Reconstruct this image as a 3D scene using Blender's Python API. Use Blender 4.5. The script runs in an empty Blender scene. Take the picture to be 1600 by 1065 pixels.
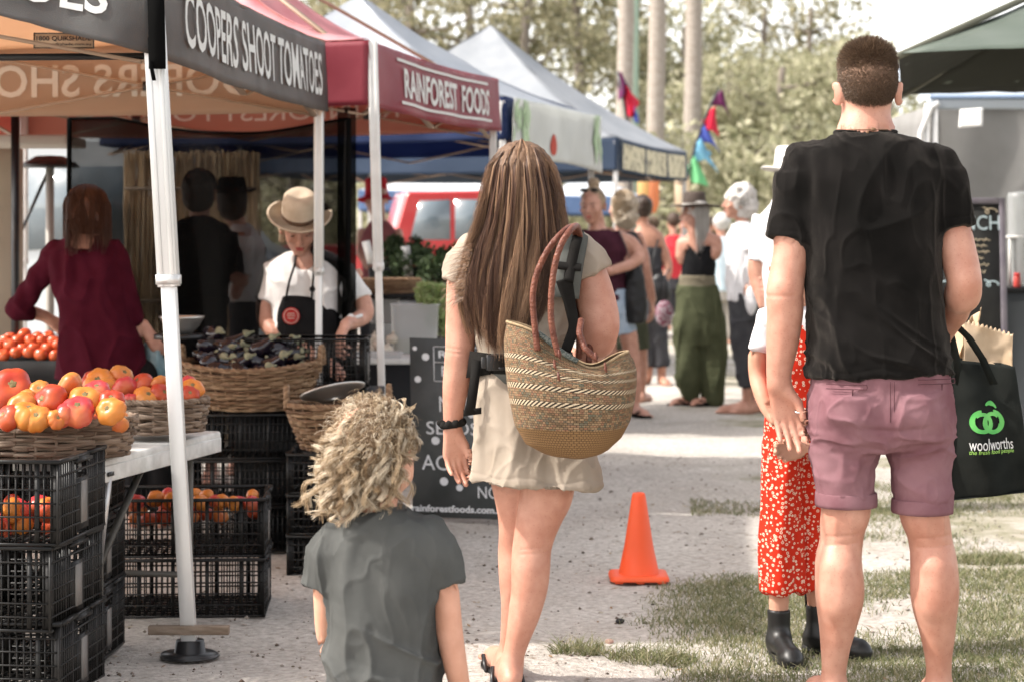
import bpy, math, random
import numpy as np
from mathutils import Vector, Matrix
rng = np.random.default_rng(7); random.seed(7)
sc = bpy.context.scene
col = sc.collection
R = math.radians
# ------------------------------------------------------------------ camera, sky, sun, exposure
F = 3200.0; CZ = 1.3; HX = 800.0; HY = 370.0
cam = bpy.data.objects.new('camera', bpy.data.cameras.new('camera')); col.objects.link(cam)
cam.location = (0, 0, CZ); cam.rotation_euler = (R(90), 0, 0)
cam.data.sensor_width = 36; cam.data.lens = 36*F/1600
cam.data.shift_y = -(532.5-HY)/1600
cam.data.clip_end = 1000; cam.data.clip_start = .05
cam.data.dof.use_dof = True; cam.data.dof.focus_distance = 5.5; cam.data.dof.aperture_fstop = 4.7
sc.camera = cam
SUN = Vector((-0.72, -0.10, 0.80)).normalized()
w = bpy.data.worlds.new('World'); sc.world = w; w.use_nodes = True
nt = w.node_tree; sky = nt.nodes.new('ShaderNodeTexSky'); sky.sky_type = 'NISHITA'; sky.sun_disc = False
sky.sun_elevation = math.asin(SUN.z); sky.sun_rotation = math.atan2(SUN.x, SUN.y)
sky.air_density = 0.8; sky.dust_density = 2.0; sky.ozone_density = 0.6
hs = nt.nodes.new('ShaderNodeHueSaturation'); hs.inputs['Saturation'].default_value = 0.32
nt.links.new(sky.outputs[0], hs.inputs['Color'])
wm = nt.nodes.new('ShaderNodeMix'); wm.data_type = 'RGBA'; wm.blend_type = 'MULTIPLY'; wm.inputs[0].default_value = 1; wm.inputs[7].default_value = (1.06,1.0,.93,1)
nt.links.new(hs.outputs[0], wm.inputs[6]); nt.links.new(wm.outputs[2], nt.nodes['Background'].inputs[0]); nt.nodes['Background'].inputs[1].default_value = 0.15
sl = bpy.data.lights.new('sun', 'SUN'); sl.energy = 2.0; sl.angle = R(1.2); sl.color = (1, .95, .88)
so = bpy.data.objects.new('sun', sl); col.objects.link(so); so.rotation_euler = SUN.to_track_quat('Z', 'Y').to_euler()
sc.view_settings.view_transform = 'Standard'; sc.view_settings.look = 'None'; sc.view_settings.gamma = 1
sc.view_settings.exposure = 1.75
sc.render.engine = 'CYCLES'
sc.cycles.use_denoising = True
sc.cycles.max_bounces = 8; sc.cycles.transparent_max_bounces = 12
sc.cycles.use_adaptive_sampling = True; sc.cycles.adaptive_threshold = 0.02

def P(x, y, s, dy=0.0):
    Y = F/s + dy; k = Y/F
    return np.array(((x-HX)*k, Y, CZ-(y-HY)*k))
# ------------------------------------------------------------------ materials
MATS = {}
def mat(name, c, rough=.8, c2=None, nscale=8, bump=0, bscale=200, trans=0, spec=.3, metal=0, alpha=1, island=None, tcol=None, stretch=(1,1,1), contrast=(.35,.65), detail=4, sss=0, coat=0, bdist=.002, voro=False):
    if name in MATS: return MATS[name]
    if c == (0,0,0): print('MISSING', name)
    m = bpy.data.materials.new(name); m.use_nodes = True; n = m.node_tree.nodes; l = m.node_tree.links
    b = n['Principled BSDF']; b.inputs['Roughness'].default_value = rough; b.inputs['Metallic'].default_value = metal
    b.inputs['Specular IOR Level'].default_value = spec; b.inputs['Coat Weight'].default_value = coat
    b.inputs['Base Color'].default_value = (*c, 1); csock = None
    if sss:
        b.inputs['Subsurface Weight'].default_value = sss; b.inputs['Subsurface Radius'].default_value = (.012, .004, .002); b.inputs['Subsurface Scale'].default_value = 1
    tc = n.new('ShaderNodeTexCoord'); mp = n.new('ShaderNodeMapping'); mp.inputs['Scale'].default_value = stretch
    l.new(tc.outputs['Object'], mp.inputs[0])
    if c2 is not None:
        no = n.new('ShaderNodeTexNoise'); no.inputs['Scale'].default_value = nscale; no.inputs['Detail'].default_value = detail
        l.new(mp.outputs[0], no.inputs['Vector'])
        cr = n.new('ShaderNodeValToRGB'); cr.color_ramp.elements[0].position = contrast[0]; cr.color_ramp.elements[1].position = contrast[1]
        cr.color_ramp.elements[0].color = (*c, 1); cr.color_ramp.elements[1].color = (*c2, 1)
        l.new(no.outputs[0], cr.inputs[0]); csock = cr.outputs[0]
    if island is not None:
        g = n.new('ShaderNodeNewGeometry'); cr = n.new('ShaderNodeValToRGB'); els = cr.color_ramp.elements
        els[0].color = (*island[0], 1); els[1].color = (*island[-1], 1)
        for i in range(1, len(island)-1):
            e = els.new(i/(len(island)-1)); e.color = (*island[i], 1)
        l.new(g.outputs['Random Per Island'], cr.inputs[0]); csock = cr.outputs[0]
    if csock: l.new(csock, b.inputs['Base Color'])
    if bump:
        t = n.new('ShaderNodeTexVoronoi' if voro else 'ShaderNodeTexNoise'); t.inputs['Scale'].default_value = bscale
        l.new(mp.outputs[0], t.inputs['Vector'])
        bp = n.new('ShaderNodeBump'); bp.inputs['Strength'].default_value = bump; bp.inputs['Distance'].default_value = bdist
        l.new(t.outputs[0], bp.inputs['Height']); l.new(bp.outputs[0], b.inputs['Normal'])
    out = n['Material Output']; sh = b.outputs[0]
    if trans:
        tr = n.new('ShaderNodeBsdfTranslucent'); mx = n.new('ShaderNodeMixShader'); mx.inputs[0].default_value = trans
        tr.inputs[0].default_value = (*(tcol or c), 1)
        if csock and not tcol: l.new(csock, tr.inputs[0])
        l.new(sh, mx.inputs[1]); l.new(tr.outputs[0], mx.inputs[2]); sh = mx.outputs[0]
    if alpha < 1:
        ta = n.new('ShaderNodeBsdfTransparent'); mx = n.new('ShaderNodeMixShader'); mx.inputs[0].default_value = alpha
        l.new(ta.outputs[0], mx.inputs[1]); l.new(sh, mx.inputs[2]); sh = mx.outputs[0]
    if sh != b.outputs[0]: l.new(sh, out.inputs[0])
    MATS[name] = m
    return m
# ------------------------------------------------------------------ objects
def tag(o, label=None, cat=None, group=None, kind=None):
    if label: o['label'] = label
    if cat: o['category'] = cat
    if group: o['group'] = group
    if kind: o['kind'] = kind
    return o
def thing(name, label, cat, loc=(0,0,0), group=None):
    o = bpy.data.objects.new(name, None); col.objects.link(o); o.location = [float(v) for v in loc]
    o.empty_display_size = .1
    return tag(o, label, cat, group)
def worldloc(o):
    v = Vector((0,0,0))
    while o is not None: v = v + o.location; o = o.parent
    return np.array(v)
def mk(name, V, faces, m, parent=None, smooth=True, uv=None, mi=None, loc=None):
    V = np.asarray(V, dtype=np.float64).reshape(-1, 3)
    off = worldloc(parent) if parent is not None else np.zeros(3)
    if parent is None and loc is not None: off = np.array(loc, float)
    me = bpy.data.meshes.new(name)
    if not isinstance(faces, (list, tuple)): faces = [faces]
    fl = [np.asarray(f, dtype=np.int64) for f in faces if len(f)]
    me.vertices.add(len(V)); me.vertices.foreach_set('co', (V-off).astype(np.float32).ravel())
    loops = np.concatenate([f.ravel() for f in fl]); tot = np.concatenate([np.full(len(f), f.shape[1]) for f in fl])
    start = np.concatenate([[0], np.cumsum(tot)[:-1]])
    me.loops.add(len(loops)); me.loops.foreach_set('vertex_index', loops.astype(np.int32))
    me.polygons.add(len(tot)); me.polygons.foreach_set('loop_start', start.astype(np.int32))
    if smooth: me.polygons.foreach_set('use_smooth', np.ones(len(tot), dtype=bool))
    for q in (m if isinstance(m, (list, tuple)) else [m]): me.materials.append(q)
    if mi is not None: me.polygons.foreach_set('material_index', np.asarray(mi, dtype=np.int32))
    if uv is not None:
        ul = me.uv_layers.new(name='UVMap'); ul.data.foreach_set('uv', np.asarray(uv, np.float32)[loops].ravel())
    me.update(calc_edges=True); me.validate()
    o = bpy.data.objects.new(name, me); col.objects.link(o)
    if parent is not None: o.parent = parent
    elif loc is not None: o.location = [float(v) for v in loc]
    return o
class MB:
    def __init__(s): s.V = []; s.q = []; s.t = []; s.n = 0
    def add(s, V, q=None, t=None):
        V = np.asarray(V, float).reshape(-1, 3); s.V.append(V)
        if q is not None and len(q): s.q.append(np.asarray(q, int)+s.n)
        if t is not None and len(t): s.t.append(np.asarray(t, int)+s.n)
        s.n += len(V); return s
    def box(s, c, size, rz=0, M=None):
        h = np.array(size)/2.
        V = np.array([(x,y,z) for x in (-1,1) for y in (-1,1) for z in (-1,1)])*h
        if M is not None: V = V @ np.array(M).T
        elif rz: V = V @ rotz(rz).T
        V = V+np.array(c)
        return s.add(V, [(0,1,3,2),(4,6,7,5),(0,4,5,1),(2,3,7,6),(0,2,6,4),(1,5,7,3)])
    def bar(s, a, b, w_, h_=None, up=(0,0,1)):
        a = np.array(a, float); b = np.array(b, float); h_ = h_ or w_
        d = b-a; L = np.linalg.norm(d); d = d/L; u = np.array(up, float)
        if abs(d@u) > .95: u = np.array((0,1.,0))
        x = np.cross(d, u); x /= np.linalg.norm(x); z = np.cross(x, d)
        return s.box((a+b)/2, (w_, L, h_), M=np.stack([x, d, z], 1))
    def tube(s, pts, r, n=8, cap=True, flat=1.0):
        pts = np.asarray(pts, float); K = len(pts); r = np.broadcast_to(np.asarray(r, float), (K,))
        T = np.gradient(pts, axis=0); T /= np.linalg.norm(T, axis=1)[:, None]+1e-12
        up = np.array((0,0,1.)) if abs(T[0] @ np.array((0,0,1.))) < .9 else np.array((1.,0,0))
        A = np.cross(T[0], up); A /= np.linalg.norm(A); As = []
        for i in range(K):
            A = A-(A@T[i])*T[i]; A /= np.linalg.norm(A)+1e-12; As.append(A)
        As = np.array(As); Bs = np.cross(T, As); th = np.linspace(0, 2*np.pi, n, endpoint=False)
        V = pts[:,None]+r[:,None,None]*(np.cos(th)[None,:,None]*As[:,None]+flat*np.sin(th)[None,:,None]*Bs[:,None])
        s.rings(V, cap); return s
    def rings(s, V, cap=True, closed=True):
        V = np.asarray(V, float); K, n = V.shape[:2]; i = np.arange(K-1)[:,None]; j = np.arange(n if closed else n-1)[None]
        j2 = (j+1) % n
        q = np.stack(np.broadcast_arrays(i*n+j, i*n+j2, (i+1)*n+j2, (i+1)*n+j), -1).reshape(-1, 4)
        W = V.reshape(-1, 3); t = []
        if cap:
            a = len(W); W = np.concatenate([W, V[0].mean(0)[None], V[-1].mean(0)[None]])
            t = [(a, (k+1) % n, k) for k in range(n)]+[(a+1, (K-1)*n+k, (K-1)*n+(k+1) % n) for k in range(n)]
        return s.add(W, q, t)
    def grid(s, f, nu, nv):
        u, v = np.meshgrid(np.linspace(0,1,nu), np.linspace(0,1,nv), indexing='ij')
        V = f(u, v); return s.rings(V, cap=False, closed=False)
    def lathe(s, prof, c=(0,0,0), n=32, M=None, cap=True):
        th = np.linspace(0, 2*np.pi, n, endpoint=False); V = np.array([[(r*math.cos(a), r*math.sin(a), z) for a in th] for r, z in prof])
        if M is not None: V = V @ np.array(M).T
        return s.rings(V+np.array(c), cap)
    def ell(s, c, r, M=None, n=12):
        ph = np.linspace(-np.pi/2+.05, np.pi/2-.05, n); th = np.linspace(0, 2*np.pi, 2*n, endpoint=False)
        V = np.stack([np.cos(ph)[:,None]*np.cos(th)*r[0], np.cos(ph)[:,None]*np.sin(th)*r[1], np.sin(ph)[:,None]*np.ones_like(th)*r[2]], -1)
        if M is not None: V = V @ np.array(M).T
        return s.rings(V+np.array(c))
    def build(s, name, m, parent=None, smooth=False, **k):
        return mk(name, np.concatenate(s.V), [x for x in ([np.concatenate(s.q)] if s.q else [])+([np.concatenate(s.t)] if s.t else [])], m, parent, smooth, **k)
def rotz(a): c, s_ = math.cos(a), math.sin(a); return np.array(((c,-s_,0),(s_,c,0),(0,0,1.)))
def rotx(a): c, s_ = math.cos(a), math.sin(a); return np.array(((1.,0,0),(0,c,-s_),(0,s_,c)))
def roty(a): c, s_ = math.cos(a), math.sin(a); return np.array(((c,0,s_),(0,1.,0),(-s_,0,c)))
def bevel(o, w_=.004, seg=2):
    b = o.modifiers.new('bevel', 'BEVEL'); b.width = w_; b.segments = seg; b.limit_method = 'ANGLE'; return o
def copy_tree(o, parent=None):
    c = o.copy(); col.objects.link(c)
    if parent is not None: c.parent = parent
    for ch in list(o.children): copy_tree(ch, c)
    return c
# value noise
def hsh(i):
    i = (i ^ 61) ^ (i >> 16); i = (i*9) & 0xffffffff; i = i ^ (i >> 4); i = (i*0x27d4eb2d) & 0xffffffff; return ((i ^ (i >> 15)) & 0xffff)/65535.
def noise(p, seed=0):
    p = np.asarray(p, float); b = np.floor(p).astype(np.int64); f = p-b; f = f*f*(3-2*f); r = 0
    for dx in (0,1):
        for dy in (0,1):
            for dz in (0,1):
                h = hsh(((b[...,0]+dx)*73856093 ^ (b[...,1]+dy)*19349663 ^ (b[...,2]+dz)*83492791 ^ seed*2654435) & 0xffffffff)
                r = r+h*(f[...,0] if dx else 1-f[...,0])*(f[...,1] if dy else 1-f[...,1])*(f[...,2] if dz else 1-f[...,2])
    return r*2-1
def wrinkle(P_, sc_=(18,18,6), amp=.005, seed=0, dirm=None):
    q = P_*np.array(sc_) if dirm is None else (P_@dirm)*np.array(sc_)
    q = q+1.2*np.stack([noise(q*.45+7, seed+5), noise(q*.45+17, seed+6), noise(q*.45+27, seed+7)], -1)
    a = np.abs(noise(q, seed)); n2 = noise(q*2.1, seed+1)
    return amp*((1-a*2)*.55+.9*np.clip(1-a*3.2, 0, 1)**2-.3+.30*n2)
# ------------------------------------------------------------------ signed distance bodies
class Sdf:
    def __init__(s, vox=.005, k=.015): s.vox = vox; s.k = k; s.pr = []
    def cone(s, a, b, ra, rb, k=None, flat=False, sq=1.0, op='u'):
        a = np.array(a, float); b = np.array(b, float); R_ = max(ra, rb)*max(1, sq)
        s.pr.append(('c', np.minimum(a, b)-R_, np.maximum(a, b)+R_, (a, b, ra, rb, flat, sq), s.k if k is None else k, op)); return s
    def chain(s, L, k=None):
        for (a, ra), (b, rb) in zip(L[:-1], L[1:]): s.cone(a, b, ra, rb, k)
        return s
    def ell(s, c, r, M=None, k=None, op='u'):
        c = np.array(c, float); r = np.array(r, float); R_ = r.max() if M is not None else r
        s.pr.append(('e', c-R_, c+R_, (c, r, None if M is None else np.array(M)), s.k if k is None else k, op)); return s
    def loft(s, rings, k=None, op='u', p=2.3):
        A = np.array(sorted(rings), float)
        lo = np.array((np.min(A[:,1]-A[:,3]), np.min(A[:,2]-A[:,4]), A[0,0])); hi = np.array((np.max(A[:,1]+A[:,3]), np.max(A[:,2]+A[:,4]), A[-1,0]))
        s.pr.append(('l', lo, hi, (A, p), s.k if k is None else k, op)); return s
    def build(s, name, m, parent=None, disp=None, smooth_it=1, keep=None):
        v = s.vox; pad = .03
        lo = np.min([p[1] for p in s.pr if p[5] == 'u'], 0)-pad; hi = np.max([p[2] for p in s.pr if p[5] == 'u'], 0)+pad
        N = np.ceil((hi-lo)/v).astype(int)+1; D = np.full(N, 1., np.float32)
        for kind, a, b, d, k, op in s.pr:
            m_ = (k+3*v) if op == 'u' else .02
            i0 = np.clip(np.floor((a-m_-lo)/v).astype(int), 0, N); i1 = np.clip(np.ceil((b+m_-lo)/v).astype(int)+1, 0, N)
            if np.any(i1 <= i0): continue
            X = [(lo[q]+v*np.arange(i0[q], i1[q])).astype(np.float32) for q in range(3)]
            x, y, z = X[0][:,None,None], X[1][None,:,None], X[2][None,None,:]
            if kind == 'c':
                A, B, ra, rb, flat, sq = d; ab = B-A; L2 = ab@ab; L = math.sqrt(L2)
                tt = ((x-A[0])*ab[0]+(y-A[1])*ab[1]+(z-A[2])*ab[2])/L2; t = np.clip(tt, 0, 1)
                dx = x-A[0]-t*ab[0]; dy = (y-A[1]-t*ab[1])/sq; dz = z-A[2]-t*ab[2]
                if flat:
                    dx = x-A[0]-tt*ab[0]; dy = (y-A[1]-tt*ab[1])/sq; dz = z-A[2]-tt*ab[2]
                dd = np.sqrt(dx*dx+dy*dy+dz*dz)-(ra+(rb-ra)*t)
                if flat: dd = np.maximum(dd, (np.abs(tt-.5)-.5)*L)
            elif kind == 'e':
                c, r, M = d; dx, dy, dz = x-c[0], y-c[1], z-c[2]
                if M is not None:
                    dx, dy, dz = (dx*M[0,i]+dy*M[1,i]+dz*M[2,i] for i in range(3))
                q = np.sqrt((dx/r[0])**2+(dy/r[1])**2+(dz/r[2])**2); q2 = np.sqrt((dx/r[0]**2)**2+(dy/r[1]**2)**2+(dz/r[2]**2)**2)+1e-9
                dd = q*(q-1)/q2
            else:
                A, p = d; zz = np.clip(X[2], A[0,0], A[-1,0])
                # smooth interpolation of the rings
                ix = np.clip(np.searchsorted(A[:,0], zz)-1, 0, len(A)-2); t = (zz-A[ix,0])/(A[ix+1,0]-A[ix,0])
                T = np.gradient(A[:,1:], A[:,0], axis=0); h = (A[ix+1,0]-A[ix,0])[:,None]; tt = t[:,None]
                W = (2*tt**3-3*tt**2+1)*A[ix,1:]+(tt**3-2*tt**2+tt)*h*T[ix]+(-2*tt**3+3*tt**2)*A[ix+1,1:]+(tt**3-tt**2)*h*T[ix+1]
                W = W.astype(np.float32)
                cx, cy, rx, ry = (W[:,i][None,None,:] for i in range(4))
                q = (np.abs((x-cx)/rx)**p+np.abs((y-cy)/ry)**p)**(1/p); dd = (q-1)*np.minimum(rx, ry)
                dd = np.maximum(dd, np.maximum(A[0,0]-z, z-A[-1,0]))
            sl_ = tuple(slice(i0[q], i1[q]) for q in range(3)); o = D[sl_]
            if op == 'u':
                h = np.clip(.5+.5*(o-dd)/max(k, 1e-4), 0, 1); D[sl_] = o+(dd-o)*h-max(k, 1e-4)*h*(1-h)
            elif op == 's':
                h = np.clip(.5-.5*(o+dd)/max(k, 1e-4), 0, 1); D[sl_] = o+(-dd-o)*h+max(k, 1e-4)*h*(1-h)
        if keep is not None:
            g = np.meshgrid(*[lo[q]+v*np.arange(N[q]) for q in range(3)], indexing='ij', sparse=True); D = np.maximum(D, keep(*g)).astype(np.float32)
        V, Q = nets(D); 
        G = np.stack(np.gradient(D), -1)
        vi = np.clip(np.round(V).astype(int), 0, N-1); Nn = G[vi[:,0], vi[:,1], vi[:,2]]; Nn = Nn/(np.linalg.norm(Nn, axis=1)[:,None]+1e-9)
        W = lo+V*v
        for _ in range(smooth_it):
            A = np.zeros_like(W); cnt = np.zeros(len(W))
            for i in range(4):
                a_, b_ = Q[:,i], Q[:,(i+1)%4]
                for q in range(3): A[:,q] += np.bincount(a_, W[b_,q], len(W))+np.bincount(b_, W[a_,q], len(W))
                cnt += np.bincount(a_, minlength=len(W))+np.bincount(b_, minlength=len(W))
            W = W*.4+.6*A/np.maximum(cnt, 1)[:,None]
        if disp is not None: W = W+Nn*np.asarray(disp(W, Nn))[:,None]
        return mk(name, W, Q, m, parent)
def nets(D):
    S = D < 0; nx, ny, nz = D.shape
    cnt = np.zeros((nx-1, ny-1, nz-1), np.float32); acc = np.zeros((nx-1, ny-1, nz-1, 3), np.float32)
    for ax in range(3):
        a = [slice(None)]*3; b = [slice(None)]*3; a[ax] = slice(0, -1); b[ax] = slice(1, None)
        a, b = tuple(a), tuple(b); I = np.argwhere(S[a] != S[b])
        d0 = D[a][tuple(I.T)]; d1 = D[b][tuple(I.T)]; t = d0/(d0-d1); p = I.astype(np.float32); p[:,ax] += t
        o = [q for q in range(3) if q != ax]
        for u in (0,1):
            for v_ in (0,1):
                c = I.copy(); c[:,o[0]] -= u; c[:,o[1]] -= v_
                ok = (c[:,o[0]] >= 0) & (c[:,o[1]] >= 0) & (c[:,o[0]] < D.shape[o[0]]-1) & (c[:,o[1]] < D.shape[o[1]]-1)
                cc = tuple(c[ok].T); np.add.at(cnt, cc, 1); np.add.at(acc, cc, p[ok])
    A = cnt > 0; idx = np.full(cnt.shape, -1, np.int64); idx[A] = np.arange(A.sum()); V = acc[A]/cnt[A][:,None]
    Qs = []
    for ax in range(3):
        a = [slice(None)]*3; b = [slice(None)]*3; a[ax] = slice(0, -1); b[ax] = slice(1, None)
        I = np.argwhere(S[tuple(a)] != S[tuple(b)]); o = [(ax+1) % 3, (ax+2) % 3]
        ok = (I[:,o[0]] > 0) & (I[:,o[1]] > 0) & (I[:,o[0]] < D.shape[o[0]]-1) & (I[:,o[1]] < D.shape[o[1]]-1); I = I[ok]
        q = []
        for u, v_ in ((1,1),(0,1),(0,0),(1,0)):
            c = I.copy(); c[:,o[0]] -= u; c[:,o[1]] -= v_; q.append(idx[tuple(c.T)])
        q = np.stack(q, 1); neg = ~S[tuple(a)][tuple(I.T)]
        q[neg] = q[neg][:, ::-1]; Qs.append(q)
    return V.astype(float), np.concatenate(Qs)
# ------------------------------------------------------------------ strands (hair, straw, grass)
def strands(name, Pt, r, m, parent=None, n=3, taper=.35, **k):
    Pt = np.asarray(Pt, float); N, K = Pt.shape[:2]
    T = np.gradient(Pt, axis=1); T /= np.linalg.norm(T, axis=2)[...,None]+1e-9
    ref = np.where(np.abs(T[...,2:3]) < .8, np.array((0,0,1.)), np.array((1.,0,0)))
    A = np.cross(T, ref); A /= np.linalg.norm(A, axis=2)[...,None]+1e-9; B = np.cross(T, A)
    rr = np.broadcast_to(np.asarray(r, float).reshape(-1, 1), (N, K))*np.linspace(1, taper, K)[None]
    th = np.arange(n)*2*np.pi/n
    V = Pt[:,:,None]+rr[...,None,None]*(np.cos(th)[None,None,:,None]*A[:,:,None]+np.sin(th)[None,None,:,None]*B[:,:,None])
    V = V.reshape(-1, 3); a = (np.arange(N)*K*n)[:,None,None]; i = np.arange(K-1)[None,:,None]; j = np.arange(n)[None,None]
    j2 = (j+1) % n
    q = np.stack(np.broadcast_arrays(a+i*n+j, a+i*n+j2, a+(i+1)*n+j2, a+(i+1)*n+j), -1).reshape(-1, 4)
    return mk(name, V, q, m, parent, **k)
# ------------------------------------------------------------------ writing
def text_mesh(txt, size=1, offset=0, shear=0, align='CENTER', maxe=None, spacing=1):
    c = bpy.data.curves.new('t', 'FONT'); c.body = txt; c.size = size; c.offset = offset; c.shear = shear; c.align_x = align; c.align_y = 'CENTER'
    c.resolution_u = 3; c.space_character = spacing
    o = bpy.data.objects.new('t', c); col.objects.link(o)
    me = bpy.data.meshes.new_from_object(o.evaluated_get(bpy.context.evaluated_depsgraph_get()))
    import bmesh
    bm = bmesh.new(); bm.from_mesh(me)
    if maxe:
        for _ in range(3):
            es = [e for e in bm.edges if e.calc_length() > maxe]
            if not es: break
            bmesh.ops.subdivide_edges(bm, edges=es, cuts=1); bmesh.ops.triangulate(bm, faces=bm.faces[:])
    bmesh.ops.triangulate(bm, faces=bm.faces[:]); bm.verts.index_update()
    V = np.array([v.co[:] for v in bm.verts]); T = np.array([[v.index for v in f.verts] for f in bm.faces]); bm.free()
    bpy.data.objects.remove(o); bpy.data.curves.remove(c); bpy.data.meshes.remove(me)
    return V, T
def put_text(name, txt, fn, m, parent, width=None, height=None, center=(0,0), maxe=None, mirror=False, offset=0, shear=0, spacing=1):
    V, T = text_mesh(txt, 1, offset, shear, maxe=maxe, spacing=spacing)
    lo, hi = V.min(0), V.max(0); V = V-(lo+hi)/2
    sx = width/(hi[0]-lo[0]) if width else None; sy = height/(hi[1]-lo[1]) if height else None
    sx = sx or sy; sy = sy or sx; u = V[:,0]*sx*(-1 if mirror else 1)+center[0]; v = V[:,1]*sy+center[1]
    return mk(name, fn(u, v), T, m, parent, smooth=False)
def planefn(o, ux, uy, off=.004):
    o = np.array(o, float); ux = np.array(ux, float); uy = np.array(uy, float); ux /= np.linalg.norm(ux); uy /= np.linalg.norm(uy); n = np.cross(ux, uy)
    return lambda u, v: o+np.outer(u, ux)+np.outer(v, uy)+n*off
# ------------------------------------------------------------------ people
def skin(name, a, b, c):
    m = mat(name, a, .48, c2=b, nscale=9, bump=.35, bscale=260, spec=.4, sss=.05, detail=8, contrast=(.38,.62)); n = m.node_tree.nodes; l = m.node_tree.links; bs = n['Principled BSDF']; src = bs.inputs['Base Color'].links[0].from_socket
    tc = n.new('ShaderNodeTexCoord'); v = n.new('ShaderNodeTexVoronoi'); v.inputs['Scale'].default_value = 95; l.new(tc.outputs['Object'], v.inputs['Vector']); r = n.new('ShaderNodeValToRGB'); r.color_ramp.elements[0].position = .08; r.color_ramp.elements[0].color = (.55,.42,.36,1); r.color_ramp.elements[1].position = .22; r.color_ramp.elements[1].color = (1,1,1,1); l.new(v.outputs['Distance'], r.inputs[0])
    w2 = n.new('ShaderNodeTexNoise'); w2.inputs['Scale'].default_value = 30; w2.inputs['Detail'].default_value = 6; l.new(tc.outputs['Object'], w2.inputs[0]); r2 = n.new('ShaderNodeValToRGB'); r2.color_ramp.elements[0].position = .3; r2.color_ramp.elements[0].color = (*c, 1); r2.color_ramp.elements[1].position = .7; r2.color_ramp.elements[1].color = (1.08,1.06,1.05,1); l.new(w2.outputs[0], r2.inputs[0])
    for src2, f_ in ((r2.outputs[0], 1), (r.outputs[0], .35)):
        x = n.new('ShaderNodeMix'); x.data_type = 'RGBA'; x.blend_type = 'MULTIPLY'; x.inputs[0].default_value = f_; l.new(src, x.inputs[6]); l.new(src2, x.inputs[7]); src = x.outputs[2]
    l.new(src, bs.inputs['Base Color']); return m
SK = skin('skin', (.44,.235,.165), (.54,.31,.235), (.86,.76,.74))
SKP = skin('skin_sunburnt', (.41,.20,.14), (.48,.265,.195), (.93,.83,.80))
SKB = mat('skin_tanned', (.36,.175,.115), .5, c2=(.43,.22,.15), nscale=25, bump=.2, bscale=300, spec=.35)
SKR = mat('skin_child', (.50,.255,.17), .5, c2=(.56,.30,.21), nscale=25, bump=.1, bscale=300, spec=.3, sss=.06)
EYE = mat('eye_dark', (.03,.02,.015), .3); LIP = mat('lip', (.42,.12,.10), .5)
def fabric(name, c, c2=None, rough=.9, b=.5, sc_=900, **k): return mat(name, c, rough, c2=c2 or tuple(v*1.18 for v in c), nscale=9, bump=b, bscale=sc_, spec=.06, **k)
mat('white_cotton', (.62,.61,.62), .9, c2=(.70,.69,.70), nscale=9, bump=.4, bscale=900, spec=.15)
mat('black_plastic', (.012,.012,.013), .35, spec=.5)
class Fig:
    def __init__(s, label, s_, x, group=None):
        s.s = s_; s.root = thing('person', label, 'person', (P(x, 370, s_)[0], F/s_, 0), group)
    def J(s, x, y, dy=0): return P(x, y, s.s, dy)
    def r(s, px, dy=0): return px/s.s*(1+dy*s.s/F)
    def ch(s, S, pts, k=None, flat=False, sq=1.0):
        if len(pts) > 3:   # smooth limb: spline through the stations
            A = np.array(pts, float); T = np.gradient(A, axis=0); q = []
            for i in range(len(A)-1):
                for t in (0, .25, .5, .75): q.append((2*t**3-3*t**2+1)*A[i]+(t**3-2*t**2+t)*T[i]+(-2*t**3+3*t**2)*A[i+1]+(t**3-t**2)*T[i+1])
            pts = q+[A[-1]]; k = min(S.k if k is None else k, .006)
        for a, b in zip(pts[:-1], pts[1:]):
            S.cone(s.J(*a[:3]), s.J(*b[:3]), s.r(a[3], a[2]), s.r(b[3], b[2]), k, flat, sq)
        return S
    def lo(s, S, rows, k=None, p=2.3, op='u'):
        L = []
        for y, x0, x1, dy, ry in rows:
            c = s.J((x0+x1)/2, y, dy); L.append((c[2], c[0], c[1], s.r((x1-x0)/2, dy), ry))
        return S.loft(L, k, op, p)
def tuck(root):
    """keeps skin just inside the clothes that lie over it"""
    from mathutils.bvhtree import BVHTree
    bodies = [o for o in root.children if o.name.startswith('body')]; wear = [o for o in root.children if o.type == 'MESH' and len(o.data.vertices) > 3000 and not any(o.name.startswith(q) for q in ('body','hair','hat'))]
    for b in bodies:
        me = b.data; V = np.empty(len(me.vertices)*3, np.float32); me.vertices.foreach_get('co', V); V = V.reshape(-1, 3)
        N = np.empty(len(me.vertices)*3, np.float32); me.vertices.foreach_get('normal', N); N = N.reshape(-1, 3)
        for w_ in wear:
            wv = np.empty(len(w_.data.vertices)*3, np.float32); w_.data.vertices.foreach_get('co', wv); wv = wv.reshape(-1, 3); lo, hi = wv.min(0)-.02, wv.max(0)+.02
            bt = BVHTree.FromPolygons(wv.tolist(), [tuple(p.vertices) for p in w_.data.polygons])
            for i in np.where(np.all((V > lo) & (V < hi), 1))[0]:
                p, n, _, d = bt.find_nearest(Vector(V[i]), .018)
                if p is None: continue
                n = np.array(n); q = V[i]-np.array(p); s_ = q@n
                if s_ > -.005 and (abs(s_) > .8*d or d < .006) and n@N[i] > .3: V[i] = np.array(p)-n*.006
        me.vertices.foreach_set('co', V.ravel()); me.update()
fabric_white = None
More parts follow.
